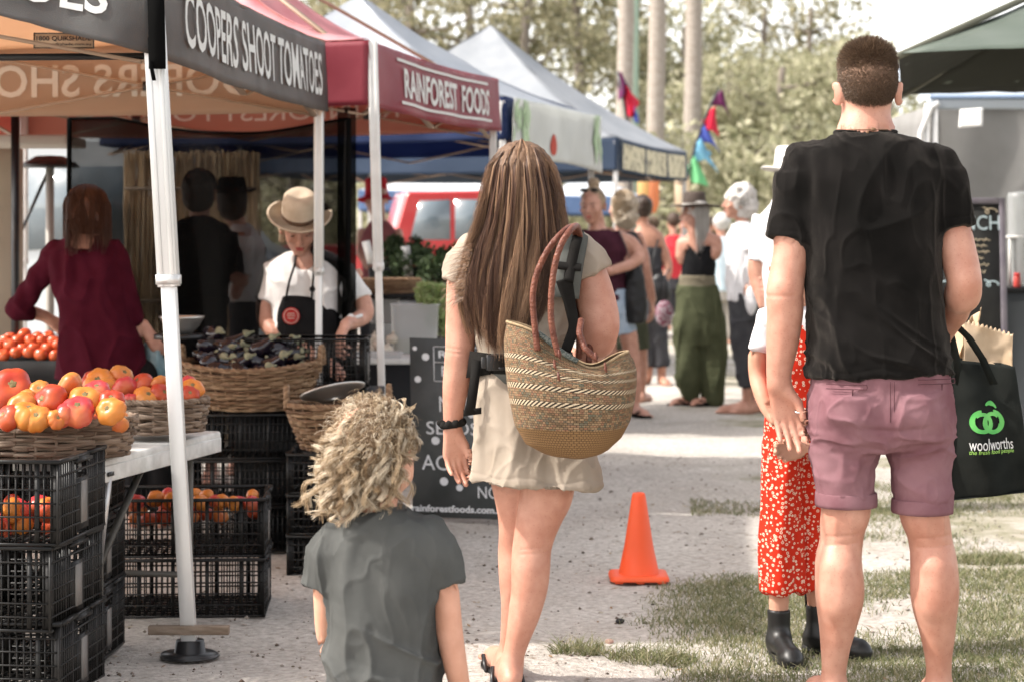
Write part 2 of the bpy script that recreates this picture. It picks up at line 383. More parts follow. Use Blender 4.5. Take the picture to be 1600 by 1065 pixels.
def head(S, c, M, h=1.0, face=True, ears=True, k=.012):
    c = np.array(c, float); w_ = lambda x, y, z: c+M@(np.array((x, y, z))*h)
    S.ell(w_(0,-.012,.028), np.array((.074,.096,.088))*h, M, k)
    S.ell(w_(0,.028,-.028), np.array((.062,.064,.082))*h, M, .02)
    S.ell(w_(0,.062,-.088), np.array((.026,.022,.020))*h, M, .022)
    for sx in (-1, 1):
        if ears:
            S.ell(w_(sx*.083,-.012,-.010), np.array((.0075,.021,.034))*h, M@rotz(sx*-.75)@roty(sx*.12), .005)
            S.ell(w_(sx*.091,-.004,-.006), np.array((.006,.010,.020))*h, M@rotz(sx*-.75), .003, 's')
        if face:
            S.ell(w_(sx*.033,.098,.010), np.array((.018,.014,.011))*h, M, .012, 's')
            S.ell(w_(sx*.040,.066,-.022), np.array((.022,.020,.020))*h, M, .015)
            S.ell(w_(sx*.033,.079,.009), np.array((.0135,.012,.010))*h, M, .003)
    if face:
        S.cone(w_(0,.090,.012), w_(0,.112,-.022), .007*h, .011*h, .010)
        for sx in (-1, 1): S.ell(w_(sx*.012,.103,-.026), np.array((.008,.010,.007))*h, M, .004)
        S.ell(w_(0,.088,-.050), np.array((.024,.011,.006))*h, M, .005); S.ell(w_(0,.087,-.060), np.array((.021,.011,.007))*h, M, .005)
    return w_
def face_bits(fig, w_, M, h=1.0, brow=None, lip=LIP):
    for sx in (-1, 1):
        MB().ell(w_(sx*.033,.0885,.010), np.array((.0095,.0035,.0028))*h, M, 8).build('eye', EYE, fig.root, True)
        MB().tube([w_(sx*x, y, z) for x, y, z in ((.016,.096,.028),(.034,.095,.033),(.052,.082,.026))], np.array((.002,.003,.0015))*h, 6).build('eyebrow', brow or mat('brow', (.12,.08,.05)), fig.root, True)
    l = MB(); l.ell(w_(0,.0955,-.0515), np.array((.021,.006,.004))*h, M, 8); l.ell(w_(0,.095,-.060), np.array((.018,.006,.0045))*h, M, 8); l.build('lips', lip, fig.root, True)
def hand(S, wrist, d, nrm, side, h=1.0, curl=.4, spread=.035, thumb=.5, k=.006):
    """d: towards the fingertips, nrm: out of the palm, side: towards the thumb (+1/-1 along d x nrm)"""
    d = np.array(d, float); d /= np.linalg.norm(d); nrm = np.array(nrm, float); nrm -= (nrm@d)*d; nrm /= np.linalg.norm(nrm)
    t = np.cross(d, nrm)*side; wr = np.array(wrist, float)
    L = ((.082,.0108,(.040,.025,.021),.029),(.088,.0110,(.044,.028,.022),.0095),(.084,.0105,(.041,.026,.021),-.010),(.076,.0094,(.032,.020,.018),-.027))
    for i, (pl, r_, ph, off) in enumerate(L):
        a = wr+t*off*.55*h; b = wr+d*pl*h+t*off*h-nrm*.002*h
        S.cone(a, b, .0145*h, .0118*h, .012*h)
        an = -spread*(i-1.5); dd = d*math.cos(an)+t*math.sin(an); dd = dd/np.linalg.norm(dd); p = b; c_ = curl*(.5+.18*i)
        for j, q in enumerate(ph):
            e = dd*math.cos(c_)+nrm*math.sin(c_); n_ = p+e*q*h; S.cone(p, n_, (r_-.0006*j)*h, (r_-.0006*(j+1)-.0003)*h, .003*h); p = n_; c_ += curl*(.9 if j == 0 else .6)
    p0 = wr+d*.018*h+t*.016*h+nrm*.004*h; p1 = wr+d*.052*h+t*(.030+.018*thumb)*h+nrm*.012*h
    p2 = p1+(d*.8+t*.35*thumb+nrm*.25)*.034*h; p3 = p2+(d*.95+nrm*.3)*.026*h
    S.cone(p0, p1, .0175*h, .0135*h, .010*h); S.cone(p1, p2, .0118*h, .0105*h, .004*h); S.cone(p2, p3, .0103*h, .0085*h, .003*h)
def foot(S, a, d, L=.25, h=1.0, r=.03):
    a = np.array(a, float); d = np.array(d, float); d = d/np.linalg.norm(d); z = np.array((0,0,1.)); x = np.cross(d, z)
    S.ell(a-d*.03+z*.03, (.032*h,.04*h,.032*h), np.stack([x, d, z], 1), .02)
    S.cone(a+z*.055, a+d*L*.5+z*.028, .032*h, .028*h, .03); S.cone(a+d*.02+z*.022, a+d*L*.62+z*.018, .028*h, .036*h, .03)
    for i, o in enumerate((-.030,-.014,.0,.013,.025)): S.cone(a+d*L*.62+x*o*.8*h+z*.016, a+d*(L*(.86-.022*abs(i-1)-.01*i))+x*o*h+z*.012, .013*h, .010*h, .006)
def sole(name, a, d, m, parent, L=.26, w_=.095, th=.02, z0=0):
    a = np.array(a, float); d = np.array(d, float)/np.linalg.norm(d); x = np.cross(d, (0,0,1.)); t = np.linspace(0, 2*np.pi, 28, endpoint=False)
    u = np.cos(t)*L/2+L*.33; v = np.sin(t)*w_/2*(1+.18*np.cos(t)); ring = a+np.outer(u, d)+np.outer(v, x)
    V = []
    for z in (z0, z0+th):
        q = ring.copy(); q[:,2] = z; V.append(q)
    mb = MB().rings(np.array(V)); mb.tube([a+d*.17+np.array((0,0,z0+.03)), a+d*.12+x*.04+np.array((0,0,z0+.045)), a+d*.06+x*.046+np.array((0,0,z0+.01))], .006, 6)
    mb.tube([a+d*.17+np.array((0,0,z0+.03)), a+d*.12-x*.04+np.array((0,0,z0+.045)), a+d*.06-x*.046+np.array((0,0,z0+.01))], .006, 6)
    return mb.build(name, m, parent)
def cloth_disp(amp, sc_, seed, fine=.0008): return lambda W, N: wrinkle(W, sc_, amp, seed)+noise(W*60, seed+3)*fine
def scatter_dirs(n, seed=1):
    r_ = np.random.default_rng(seed); v = r_.normal(size=(n, 3)); return v/np.linalg.norm(v, axis=1)[:,None], r_
def hair_mat(name, cols, rough=.45): return mat(name, cols[0], rough, island=cols, spec=.45, trans=.12)

# ---- man in black t-shirt
def man():
    f = Fig('tall man seen from behind in a black t-shirt and faded plum shorts', 568, 1370); J = f.J
    S = Sdf(.0045, .02); M = rotz(.0)@rotx(-.06)
    w_ = head(S, J(1355,142), M, 1.04, face=True)
    f.ch(S, [(1354,165,.0,36),(1352,225,.0,37)], .02)
    f.ch(S, [(1352,214,0,30),(1280,262,.0,26)], .05); f.ch(S, [(1352,214,0,30),(1430,262,.0,26)], .05)
    f.lo(S, [(225,1300,1405,0,.055),(255,1265,1444,0,.085),(330,1256,1462,0,.115),(430,1268,1458,0,.11),(520,1272,1472,0,.11),(600,1276,1476,0,.11),(660,1280,1476,0,.11)], .03)
    f.ch(S, [(1320,640,0,46),(1321,720,0,42),(1322,793,0,37.5),(1317,820,.005,34),(1314,849,.01,32.5),(1310,876,0,35),(1312,912,-.01,36.5),(1312,940,-.008,35),(1309,976,0,28),(1305,1015,.005,21),(1303,1050,.01,17.5),(1303,1085,.01,18)], .01)
    f.ch(S, [(1436,640,0,46),(1440,720,0,42),(1443,796,0,37.5),(1450,825,.005,33),(1455,852,.01,32),(1459,880,-.002,35),(1460,915,-.01,36.5),(1461,944,-.008,34.5),(1465,985,0,27),(1466,1020,.005,21),(1467,1052,.01,18.5),(1467,1085,.01,18)], .01)
    f.ch(S, [(1311,890,-.035,24),(1312,940,-.03,22)], .03); f.ch(S, [(1459,890,-.035,24),(1461,940,-.03,22)], .03)
    for x in (1303, 1467): foot(S, (J(x,370)[0], F/568+.01, 0), (.12 if x > 1400 else -.12, 1, 0), .27, 1.05)
    f.ch(S, [(1247,288,0,26),(1236,340,-.01,30),(1237,385,-.01,27.5),(1230,430,-.015,27),(1226,458,-.02,28),(1226,490,-.01,27.5),(1222,535,.0,24),(1217,575,.01,19),(1216,600,.015,17.5)], .012)
    wl = J(1217,603,.015); dl = np.array((.26,.05,-1.)); nl = (-.1,-1,-.1)
    hand(S, wl, dl, nl, 1 if np.cross(dl, nl)[0] > 0 else -1, 1.06, curl=.33, thumb=.35)
    f.ch(S, [(1470,288,0,26),(1485,340,-.015,27),(1497,395,-.03,28),(1507,440,-.05,26),(1504,462,-.02,27)], .012)
    f.ch(S, [(1504,458,-.02,27),(1490,487,.07,23),(1477,515,.17,17)], .012)
    wr = J(1475,522,.19); hand(S, wr, (-.05,.6,-.6), (-1,.1,-.3), 1, 1.05, curl=1.1, thumb=.2)
    def mus(W, N):
        v = noise(W*9, 61)*.0016+noise(W*22, 62)*.0007
        for x, y in ((1314,832),(1454,835),(1312,846),(1456,850)):
            q = J(x, y); d = (W[:,2]-q[2]-.10*(W[:,0]-q[0]))/.0035; v -= .0022*np.exp(-d*d)*(np.abs(W[:,0]-q[0]) < .045)*(W[:,1] < F/568)
        for x in (1301, 1326, 1442, 1468): q = J(x, 815); v += .0035*np.exp(-((W[:,0]-q[0])/.008)**2)*np.exp(-((W[:,2]-q[2])/.045)**2)*(W[:,1] < F/568)
        for x, x2 in ((1298,1303),(1473,1468)): q = J(x, 900); v -= .0018*np.exp(-((W[:,0]-q[0])/.012)**2)*np.exp(-((W[:,2]-q[2])/.06)**2)
        q = J(1228, 462); v -= .002*np.exp(-((W[:,2]-q[2])/.004)**2)*(W[:,0] < J(1262,0)[0])*(W[:,1] < F/568)
        return v
    body = S.build('body', SKP, f.root, mus)
    # t-shirt
    T = Sdf(.0045, .03)
    f.lo(T, [(209,1306,1398,.0,.078),(216,1288,1420,0,.088),(232,1258,1452,0,.105),(262,1242,1472,0,.125),(310,1244,1474,-.003,.135),(370,1252,1470,-.004,.138),(450,1260,1472,0,.134),(520,1264,1480,0,.135),(588,1262,1488,0,.14)], .02, 2.5)
    f.ch(T, [(1258,262,0,36),(1245,285,-.003,34)], .035); f.ch(T, [(1247,280,-.003,34),(1233,374,-.01,35.5)], .03, True)
    f.ch(T, [(1460,262,0,37),(1474,285,-.006,35)], .035); f.ch(T, [(1471,280,-.006,35),(1490,358,-.025,36)], .03, True)
    a1, b1 = J(1233,373,-.01), J(1240,300,-.005); a2, b2 = J(1489,355,-.025), J(1480,300,-.01)
    def keep(x, y, z):
        d1 = ((x-a1[0])*(a1-b1)[0]+(y-a1[1])*(a1-b1)[1]+(z-a1[2])*(a1-b1)[2]+0*x)/np.linalg.norm(a1-b1)
        d2 = ((x-a2[0])*(a2-b2)[0]+(y-a2[1])*(a2-b2)[1]+(z-a2[2])*(a2-b2)[2]+0*x)/np.linalg.norm(a2-b2)
        d1 = np.where(x < J(1258,0)[0], d1, -1); d2 = np.where(x > J(1455,0)[0]+(z < .0)*9, d2, -1)
        d2 = np.where((x > J(1478,0)[0]) | (z > J(0,365)[2]), d2, -1)
        hem = J(0,590)[2]-.02*np.clip((x-J(1265,0)[0])/.4, 0, 1)*0+.018*np.clip((x-J(1262,0)[0])/.39, 0, 1)-z+.004*np.sin(x*40)
        return hem+0*y
    def dsp(W, N):
        z = W[:,2]; x = W[:,0]; up = np.clip((z-J(0,330)[2])/.18, 0, 1)
        v = .0045*up*np.clip((J(0,214)[2]-z)/.04, 0, 1)*(np.sin(x*115+np.sin(z*9)*1.2)*.5+noise(np.stack([x*45, z*5, W[:,1]*10], -1), 3))
        v += wrinkle(W, (7,7,4), .0065, 11)+.0028*wrinkle(W, (24,24,8), 1, 12)
        hz = J(0,590)[2]+.018*np.clip((x-J(1262,0)[0])/.39, 0, 1)+.004*np.sin(x*40)+.021; v -= .0022*np.exp(-((z-hz)/.0028)**2)
        for A_, B_ in ((a1, b1), (a2, b2)):
            ax = (A_-B_)/np.linalg.norm(A_-B_); tt = (W-A_)@ax; rad = np.linalg.norm(W-A_-tt[:,None]*ax, axis=1); v -= .002*np.exp(-((tt+.018)/.0028)**2)*(rad < .085)
        low = np.clip((J(0,430)[2]-z)/.2, 0, 1); q = W@np.array([[.8,0,-.6],[0,1,0],[.6,0,.8]]).T
        v += low*wrinkle(q, (6,6,22), .006, 14)
        return v
    sh = T.build('t_shirt', fabric('black_jersey', (.005,.0047,.0044), (.010,.009,.0085), b=.8, sc_=1400), f.root, dsp, keep=keep); bs = MATS['black_jersey'].node_tree.nodes['Principled BSDF']; bs.inputs['Sheen Weight'].default_value = .18; bs.inputs['Sheen Roughness'].default_value = .35; bs.inputs['Sheen Tint'].default_value = (.75,.66,.58,1)
    nk = MB(); c = J(1352,213,0); t = np.linspace(0, 2*np.pi, 40)
    nk.tube(np.stack([c[0]+.083*np.cos(t), c[1]+.07*np.sin(t), c[2]-.006*np.sin(t)+.010*np.abs(np.cos(t))**2], 1), .006, 8, False, 1.0); nk.build('collar', MATS['black_jersey'], sh, True)
    # shorts
    G = Sdf(.0045, .02)
    f.lo(G, [(572,1268,1484,0,.128),(600,1266,1487,0,.135),(640,1264,1490,-.004,.142),(668,1268,1489,-.002,.14),(700,1290,1470,0,.10)], .03, 2.4)
    f.ch(G, [(1319,640,0,57),(1320,700,0,52),(1322,786,0,44.5)], .018); f.ch(G, [(1433,640,0,57),(1439,700,0,50),(1441,792,0,44)], .018)
    f.lo(G, [(620,1290,1360,-.06,.09),(655,1285,1366,-.06,.085),(690,1292,1360,-.03,.06)], .03); f.lo(G, [(620,1394,1462,-.06,.09),(655,1390,1468,-.06,.085),(690,1396,1462,-.03,.06)], .03)
    
    hz = J(0,787)[2]
    def keep2(x, y, z): return hz-.010*np.clip((x-J(1378,0)[0])/.01, 0, 1)-z+0*x+0*y
    def dsp2(W, N):
        z = W[:,2]; x = W[:,0]; v = wrinkle(W, (8,8,13), .0055, 21)+noise(W*34, 5)*.0015+wrinkle(W, (24,24,18), .0024, 23)
        s_ = np.where(x < J(1378,0)[0], 1, -1); xx = (x-J(1378,0)[0])*s_
        band = np.exp(-((z-J(0,668)[2]+.28*np.abs(xx)*0-.10*np.abs(xx+0))/.010)**2); v -= band*.008*np.clip(1-np.abs(xx)/.17, 0, 1)
        band = np.exp(-((z-J(0,690)[2]-.16*np.abs(xx))/.009)**2); v += band*.005
        band = np.exp(-((z-J(0,735)[2]+.4*xx)/.012)**2); v -= band*.0035
        return v
    PL = fabric('plum_cotton', (.165,.075,.088), (.235,.125,.14), b=.7, sc_=1100)
    g = G.build('shorts', PL, f.root, dsp2, keep=keep2)
    cf = MB()
    for x, y, r_, o in ((1322,779,46.5,0),(1441,789,46,0)):
        t = np.linspace(0, 2*np.pi, 48, endpoint=False); V = []
        for yy, rr in ((-11,-1),(-11,.6),(-9,1.4),(6,2.0),(11,1.2),(12,-4)):
            c = J(x, y+yy); q = (r_+rr)/568.; w2 = 1+.012*np.sin(t*19+x)+.008*np.sin(t*31); V.append(np.stack([c[0]+q*np.cos(t)*w2, c[1]+q*np.sin(t)*w2, c[2]+0*t], 1))
        cf.rings(np.array(V), False)
    cf.build('cuff', PL, g, True)
    ST = mat('plum_seam', (.075,.028,.035), .9)
    def back(x, y):  # on the shorts' back surface
        c = J(x, y); return np.array((c[0], F/568-.145*max(0, 1-abs((x-1378)/116)**2.6)**(1/2.6)-.003, c[2]))
    for o in (-3, 3): MB().tube([back(1379+o, y)+np.array((0,.003,0)) for y in np.linspace(590, 652, 12)], .0012, 5).build('seam', ST, g, True)
    for x0, x1, y in ((1418,1480,587),(1282,1340,595)):
        st = MB(); xs = np.linspace(x0, x1, 12); st.tube([back(x, y) for x in xs]+[back(x1+1, y+4)]+[back(x, y+7) for x in xs[::-1]], .0014, 5)
        st.tube([back((x0+x1)/2+8, y+7+q) for q in (0, 5, 10)], (.003,.002,.001), 5).build('pocket', ST, g, True)
    # cord necklace
    c = J(1352,203,0); t = np.linspace(0, 2*np.pi, 50)
    nl_ = MB().tube(np.stack([c[0]+.078*np.cos(t), c[1]+.078*np.sin(t)+.002, c[2]+.004*np.sin(t)], 1), .0016, 6, False); nl_.ell((c[0]+.008, c[1]-.079, c[2]-.003), (.007,.004,.005)); nl_.ell((c[0]-.007, c[1]-.079, c[2]-.011), (.004,.003,.004))
    nl_.build('necklace', mat('cord', (.16,.09,.05), .7), f.root, True)
    rg = MB().tube([J(1248,642,-.005)+rotx(.3)@np.array((.0105*math.cos(a), .0105*math.sin(a), 0)) for a in np.linspace(0, 2*np.pi, 20)], .0022, 6, False); rg.build('ring', mat('silver', (.7,.7,.7), .3, metal=1), f.root, True)
    # cropped hair
    c = J(1355,142); v, r_ = scatter_dirs(52000, 5); h = 1.04
    rad = np.array((.075,.097,.089))*h; pos = v*rad; 
    loc = pos+np.array((0,-.012,.028))*h
    ok = (loc[:,2] > -.055+.35*np.clip(loc[:,1]+.03, 0, 1)+.018*r_.normal(size=len(v))*.5) & ~((loc[:,1] > .045) & (loc[:,2] < .07))
    side = np.abs(v[:,0]) > .93; ok &= ~(side & (loc[:,2] < .015) & (loc[:,1] > -.02))
    loc = loc[ok]; n = v[ok]/rad; n /= np.linalg.norm(n, axis=1)[:,None]; r2 = r_.normal(size=n.shape)*.42
    top = np.clip((loc[:,2]-.05)/.05, 0, 1); ln = (.006+.019*top)*(.6+.8*r_.random(len(n)))
    dirn = n*(.50+.35*top[:,None])+r2+np.array((0,.0,-.55))*(1-top[:,None]); dirn /= np.linalg.norm(dirn, axis=1)[:,None]
    t = np.linspace(0, 1, 3)[None,:,None]
    Pt = (loc-n*.001)[:,None]+dirn[:,None]*ln[:,None,None]*t
    Pt = c+Pt@(rotx(-.06)).T
    hm = hair_mat('brown_cropped', [(.05,.029,.017),(.11,.066,.04),(.22,.145,.092),(.08,.047,.028),(.16,.10,.062)])
    hr = strands('hair', Pt, .00085, hm, f.root)
    cap = Sdf(.004, .005); cap.ell(c+rotx(-.06)@(np.array((0,-.014,.030))*h), np.array((.0755,.0965,.089))*h, rotx(-.06))
    def kc(x, y, z): return (c[2]-.048+.55*np.clip(y-c[1]+.02, 0, 1))-z+0*x
    cap.build('scalp_hair', mat('scalp_brown', (.10,.06,.038), .9, c2=(.19,.115,.08), nscale=120, bump=.6, bscale=500), hr, keep=kc)
    return f

# ---- woman with long brown hair
def woman():
    f = Fig('woman seen from behind with long brown hair and a beige dress', 546, 818); J = f.J
    S = Sdf(.0045, .018); M = rotz(.12)@rotx(-.05)
    head(S, J(814,288), M, 1.0)
    f.ch(S, [(814,325,0,28),(814,385,0,30)], .02)
    f.lo(S, [(372,755,872,0,.06),(395,735,895,0,.09),(450,748,890,0,.10),(550,752,885,0,.10),(640,742,908,0,.115),(720,760,900,0,.10)], .03)
    f.ch(S, [(855,700,0,48),(855,765,0,41),(845,800,0,35.5),(837,828,.0,31.5),(831,856,.003,29.5),(829,885,-.002,29.5),(827,920,-.004,27.5),(819,960,0,23.5),(808,1000,.003,18),(799,1040,.006,15.5),(797,1065,.006,15)], .008)
    f.ch(S, [(800,700,.04,46),(808,765,.07,37),(808,820,.08,28),(806,860,.10,27),(808,900,.10,27.5),(808,940,.12,24),(801,990,.15,18),(795,1030,.17,15)], .008)
    foot(S, (J(797,370)[0], F/546+.005, .012), (-.1,1,0), .24, .9)
    foot(S, (J(791,370)[0], F/546+.19, .012), (-.28,1,0), .24, .9)
    f.ch(S, [(728,396,0,27),(724,440,0,25),(722,480,0,24.5),(720,520,0,23),(718,548,-.005,21.5),(717,570,0,22),(713,600,.005,20.5),(709,635,.01,16.5),(707,668,.015,13.5)], .01)
    dl = np.array((.10,.12,-1.)); nl = np.array((.35,-1,-.1)); hand(S, J(707,672,.015), dl, nl, 1 if np.cross(dl, nl)[0] > 0 else -1, .93, curl=.45, thumb=.2)
    f.ch(S, [(905,398,0,28),(922,435,-.01,28),(933,475,-.02,29.5),(939,510,-.03,28.5),(934,535,-.02,25)], .012); f.ch(S, [(936,530,-.02,25),(925,548,.10,21),(905,560,.22,15)], .012)
    hand(S, J(903,562,.23), (-.6,.7,0), (-.6,-.5,.3), 1, .93, curl=.8, thumb=.3)
    def mus(W, N):
        v = noise(W*9, 63)*.0014+noise(W*24, 64)*.0006
        for y in (852, 860): q = J(834, y); v -= .0016*np.exp(-((W[:,2]-q[2]-.1*(W[:,0]-q[0]))/.003)**2)*(np.abs(W[:,0]-q[0]) < .04)*(W[:,1] < F/546)
        for y in (544, 551): q = J(719, y); v -= .0018*np.exp(-((W[:,2]-q[2]+.1*(W[:,0]-q[0]))/.003)**2)*(W[:,0] < J(745,0)[0])*(W[:,1] < F/546)
        return v
    S.build('body', SKP, f.root, mus)
    BG = fabric('beige_cotton', (.285,.235,.185), (.345,.29,.235), b=.6, sc_=1000)
    T = Sdf(.005, .02)
    f.lo(T, [(368,768,862,.0,.062),(380,742,890,0,.085),(400,728,906,0,.105),(450,738,900,0,.118),(520,742,888,0,.118),(560,745,885,0,.115),(600,736,893,0,.125),(650,730,908,0,.14),(700,726,926,0,.15),(757,720,944,0,.165)], .02, 2.5)
    f.ch(T, [(738,392,0,28),(725,420,0,28),(719,450,0,30)], .03); f.ch(T, [(900,390,0,30),(916,412,-.01,32),(932,446,-.02,36)], .03)
    a1, b1 = J(719,443,0), J(727,412,0); a2, b2 = J(920,430,-.015), J(912,408,-.01)
    def keep(x, y, z):
        u1 = (a1-b1)/np.linalg.norm(a1-b1); u2 = np.array((.42,0,-.9))
        d1 = (x-a1[0])*u1[0]+(z-a1[2])*u1[2]+0*y; d2 = (x-a2[0])*u2[0]+(z-a2[2])*u2[2]+0*y
        d1 = np.where(x < J(736,0)[0], d1, -1); d2 = np.where((x > J(898,0)[0]) & (z > J(0,520)[2]), d2, -1)
        hem = J(0,750)[2]-.02*np.clip((x-J(800,0)[0])/.26, -.3, 1)+.006*np.sin(x*38)-z
        return np.maximum(np.maximum(d1, d2), hem)
    def dsp(W, N):
        z = W[:,2]; x = W[:,0]; lowf = np.clip((J(0,590)[2]-z)/.25, 0, 1)
        v = lowf*(.012*np.sin(x*34+z*3+noise(W*5, 4)*2)+.004*noise(np.stack([x*50, W[:,1]*20, z*5], -1), 2))
        waist = np.exp(-((z-J(0,575)[2])/.07)**2); v += waist*.006*np.sin(x*85+noise(W*9, 9)*3)
        hz = J(0,750)[2]-.02*np.clip((x-J(800,0)[0])/.26, -.3, 1)+.006*np.sin(x*38)+.024; v -= .0022*np.exp(-((z-hz)/.0028)**2); return v+wrinkle(W, (9,9,9), .005, 31)+wrinkle(W, (24,24,14), .0026, 33)
    dr = T.build('dress', BG, f.root, dsp, keep=keep)
    # stitched hem line
    # baby carrier: belt, buckle, webbing, padded strap
    CG = fabric('carrier_grey', (.085,.088,.080), (.12,.122,.112), b=.8, sc_=700); WB = fabric('webbing_black', (.012,.011,.010), (.018,.017,.016), b=.8, sc_=600)
    cr = thing('baby_carrier', 'grey and black baby carrier harness strapped over the beige dress', 'baby carrier', J(815,560,0))
    t = np.linspace(-np.pi, 0, 60)
    def belt(y0, y1, rx, ry, th, tilt=.0):
        V = []
        for k, (yy, off) in enumerate(((y0,0),(y0,th),((y0+y1)/2,th*1.5),(y1,th),(y1,0))):
            c = J(816, yy); V.append(np.stack([c[0]+(rx+off)*np.cos(t), c[1]+(ry+off)*np.sin(t), c[2]+tilt*np.cos(t)*rx], 1))
        return np.array(V)
    mb = MB(); mb.rings(belt(552,592,.134,.120,.006), False, False); bo = mb.build('waist_belt', CG, cr, True); bo.modifiers.new('s', 'SOLIDIFY').thickness = .006
    mb = MB(); mb.rings(belt(556,578,.139,.128,.004), False, False); bo = mb.build('webbing', WB, cr, True); bo.modifiers.new('s', 'SOLIDIFY').thickness = .004
    bx = MB(); c = J(774,566,-.125); bx.box(c, (.052,.018,.044), .22); bx.box(c+np.array((-.030,-.004,0)), (.020,.012,.032), .22); bx.box(c+np.array((.022,.002,.016)), (.03,.02,.008), .22); bx.box(c+np.array((.022,.002,-.016)), (.03,.02,.008), .22)
    bevel(bx.build('buckle', mat('black_plastic', (.012,.012,.013), .35, spec=.5), cr), .003)
    mb = MB(); mb.rings(np.array([[J(a, y, d), J(b, y+o, d)] for a, b, y, o, d in ((738,752,560,4,-.10),(733,748,600,2,-.115),(726,742,645,0,-.12))]), False, False)
    mb.rings(np.array([[J(724,640,-.122), J(724,650,-.122)], [J(752,636,-.126), J(752,646,-.126)]]), False, False); mb.rings(np.array([[J(734,548,-.06), J(728,590,-.06)], [J(765,552,-.118), J(765,584,-.118)]]), False, False)
    bo = mb.build('strap_end', WB, cr); bo.modifiers.new('s', 'SOLIDIFY').thickness = .005
    def strap(pts, w_, th, m, name, par):  # pts (x,y,dy)
        mb = MB(); pp = np.array([J(*p) for p in pts]); tt = np.linspace(0, len(pp)-1, 30); q = np.stack([np.interp(tt, range(len(pp)), pp[:,i]) for i in range(3)], 1)
        for _ in range(3): q[1:-1] = (q[:-2]+q[2:]+2*q[1:-1])/4
        T_ = np.gradient(q, axis=0); T_ /= np.linalg.norm(T_, axis=1)[:,None]; nn = np.array((.15,-1,.45)); A = np.cross(T_, nn); A /= np.linalg.norm(A, axis=1)[:,None]; B = np.cross(A, T_)
        ww = np.interp(tt, range(len(w_)), w_)[:,None]/2 if not np.isscalar(w_) else w_/2; V = []
        for a, b in ((-1,-.6),(-.93,.5),(-.5,1),(.5,1),(.93,.5),(1,-.6)): V.append(q+A*a*ww+B*b*th/2)
        V = np.array(V).transpose(1, 0, 2); return mb.rings(V).build(name, m, par, True)
    strap([(893,392,.10),(897,366,.03),(898,364,-.06),(892,392,-.115),(886,430,-.135),(882,465,-.13)], .085, .022, CG, 'padded_strap', cr)
    strap([(903,385,.05),(905,362,-.02),(900,380,-.115),(893,410,-.138),(888,440,-.15)], .03, .026, WB, 'webbing', cr)
    strap([(868,414,-.150),(908,418,-.145)], .022, .012, WB, 'webbing', cr)
    strap([(882,436,-.148),(890,470,-.14),(898,510,-.13),(884,548,-.12)], [.05,.035,.03,.03], .010, WB, 'webbing', cr)
    # scrunchie
    sc_ = MB(); c = J(707,662,.012); t = np.linspace(0, 2*np.pi, 40); sc_.tube(np.stack([c[0]+.028*np.cos(t), c[1]+.026*np.sin(t), c[2]+.004*np.cos(t)+.002*np.sin(t*9)], 1), .011+.0025*np.sin(t*9), 8, False); sc_.ell(c+np.array((-.033,-.01,.004)), (.012,.008,.010))
    sc_.build('wrist_band', WB, f.root, True)
    sole('sandal', (J(797,370)[0], F/546+.0, 0), (-.1,1,0), mat('black_plastic', (.012,.012,.013), .35), f.root, .25, .085, .014); sole('sandal', (J(791,370)[0], F/546+.185, 0), (-.28,1,0), MATS['black_plastic'], f.root, .25, .085, .014)
    # hair
    hm = hair_mat('long_brown', [(.075,.032,.016),(.15,.072,.036),(.27,.145,.075),(.11,.05,.026),(.38,.235,.135),(.19,.095,.05)], .36)
    r_ = np.random.default_rng(11); N = 17000
    ys = np.array((218,232,260,300,345,385,430,470,510,540.)); cx = np.array((815,815,814,815,813,808,803,797,792,788.)); hw = np.array((8,33,50,60,68,77,82,77,62,48.))
    dp = -np.array((.02,.07,.108,.125,.125,.13,.14,.145,.148,.15))
    u = np.clip(r_.normal(size=N)*.55, -1, 1); u = np.where(r_.random(N) < .55, r_.uniform(-1, 1, N), u); lay = r_.random(N)
    cl = np.round(u*30+r_.normal(size=N)*.25)/30; u = u+(cl-u)*.32
    y_end = 500-30*np.abs(u)**1.5+r_.normal(size=N)*16+18*(u < 0)-5+12*np.sin(cl*23)
    ph = r_.random(N)*.5+cl*37; K = 26; t = np.linspace(0, 1, K)[None]
    y0 = 217+34*np.abs(u)**2.0+r_.random(N)**2*30; Y = y0[:,None]+(y_end-y0)[:,None]*t
    W = np.interp(Y, ys, hw); C = np.interp(Y, ys, cx); Dp = np.interp(Y, ys, dp)
    conv = 1+np.sin(ph[:,None]+t*5)*.03; jx = r_.normal(size=(N, 1)); X = C+u[:,None]*W*conv+3.0*np.sin(ph[:,None]*2+t*8)*t*1.2+4.2*np.sin(cl[:,None]*31+t*5)*t+jx*2.6*t**2
    bulge = np.sqrt(np.clip(1-(u[:,None]*.96)**2, 0, 1)); D_ = Dp*(bulge*.92+.08)+lay[:,None]*.022-.02*t*bulge+.008*np.sin(cl[:,None]*17+t*6)
    k = (1+D_*546/F); Pt = np.stack([(X-HX)*k/546, F/546+D_, CZ-(Y-HY)*k/546], -1)
    tone = noise(np.stack([cl*21, lay*2.2, 0*u], -1), 5)+r_.normal(size=N)*.22; rad = .00055+.00035*r_.random(N)
    hd = hair_mat('long_brown_deep', [(.055,.023,.012),(.10,.045,.023),(.07,.03,.015)], .4); hl = hair_mat('long_brown_light', [(.22,.12,.065),(.34,.205,.12),(.27,.155,.085)], .36)
    hr = strands('hair', Pt[tone < -.12], rad[tone < -.12], hd, f.root, taper=.45); k1 = (tone >= -.12) & (tone < .28); strands('mid_locks', Pt[k1], rad[k1], hm, hr, taper=.45); strands('light_locks', Pt[tone >= .28], rad[tone >= .28], hl, hr, taper=.45)
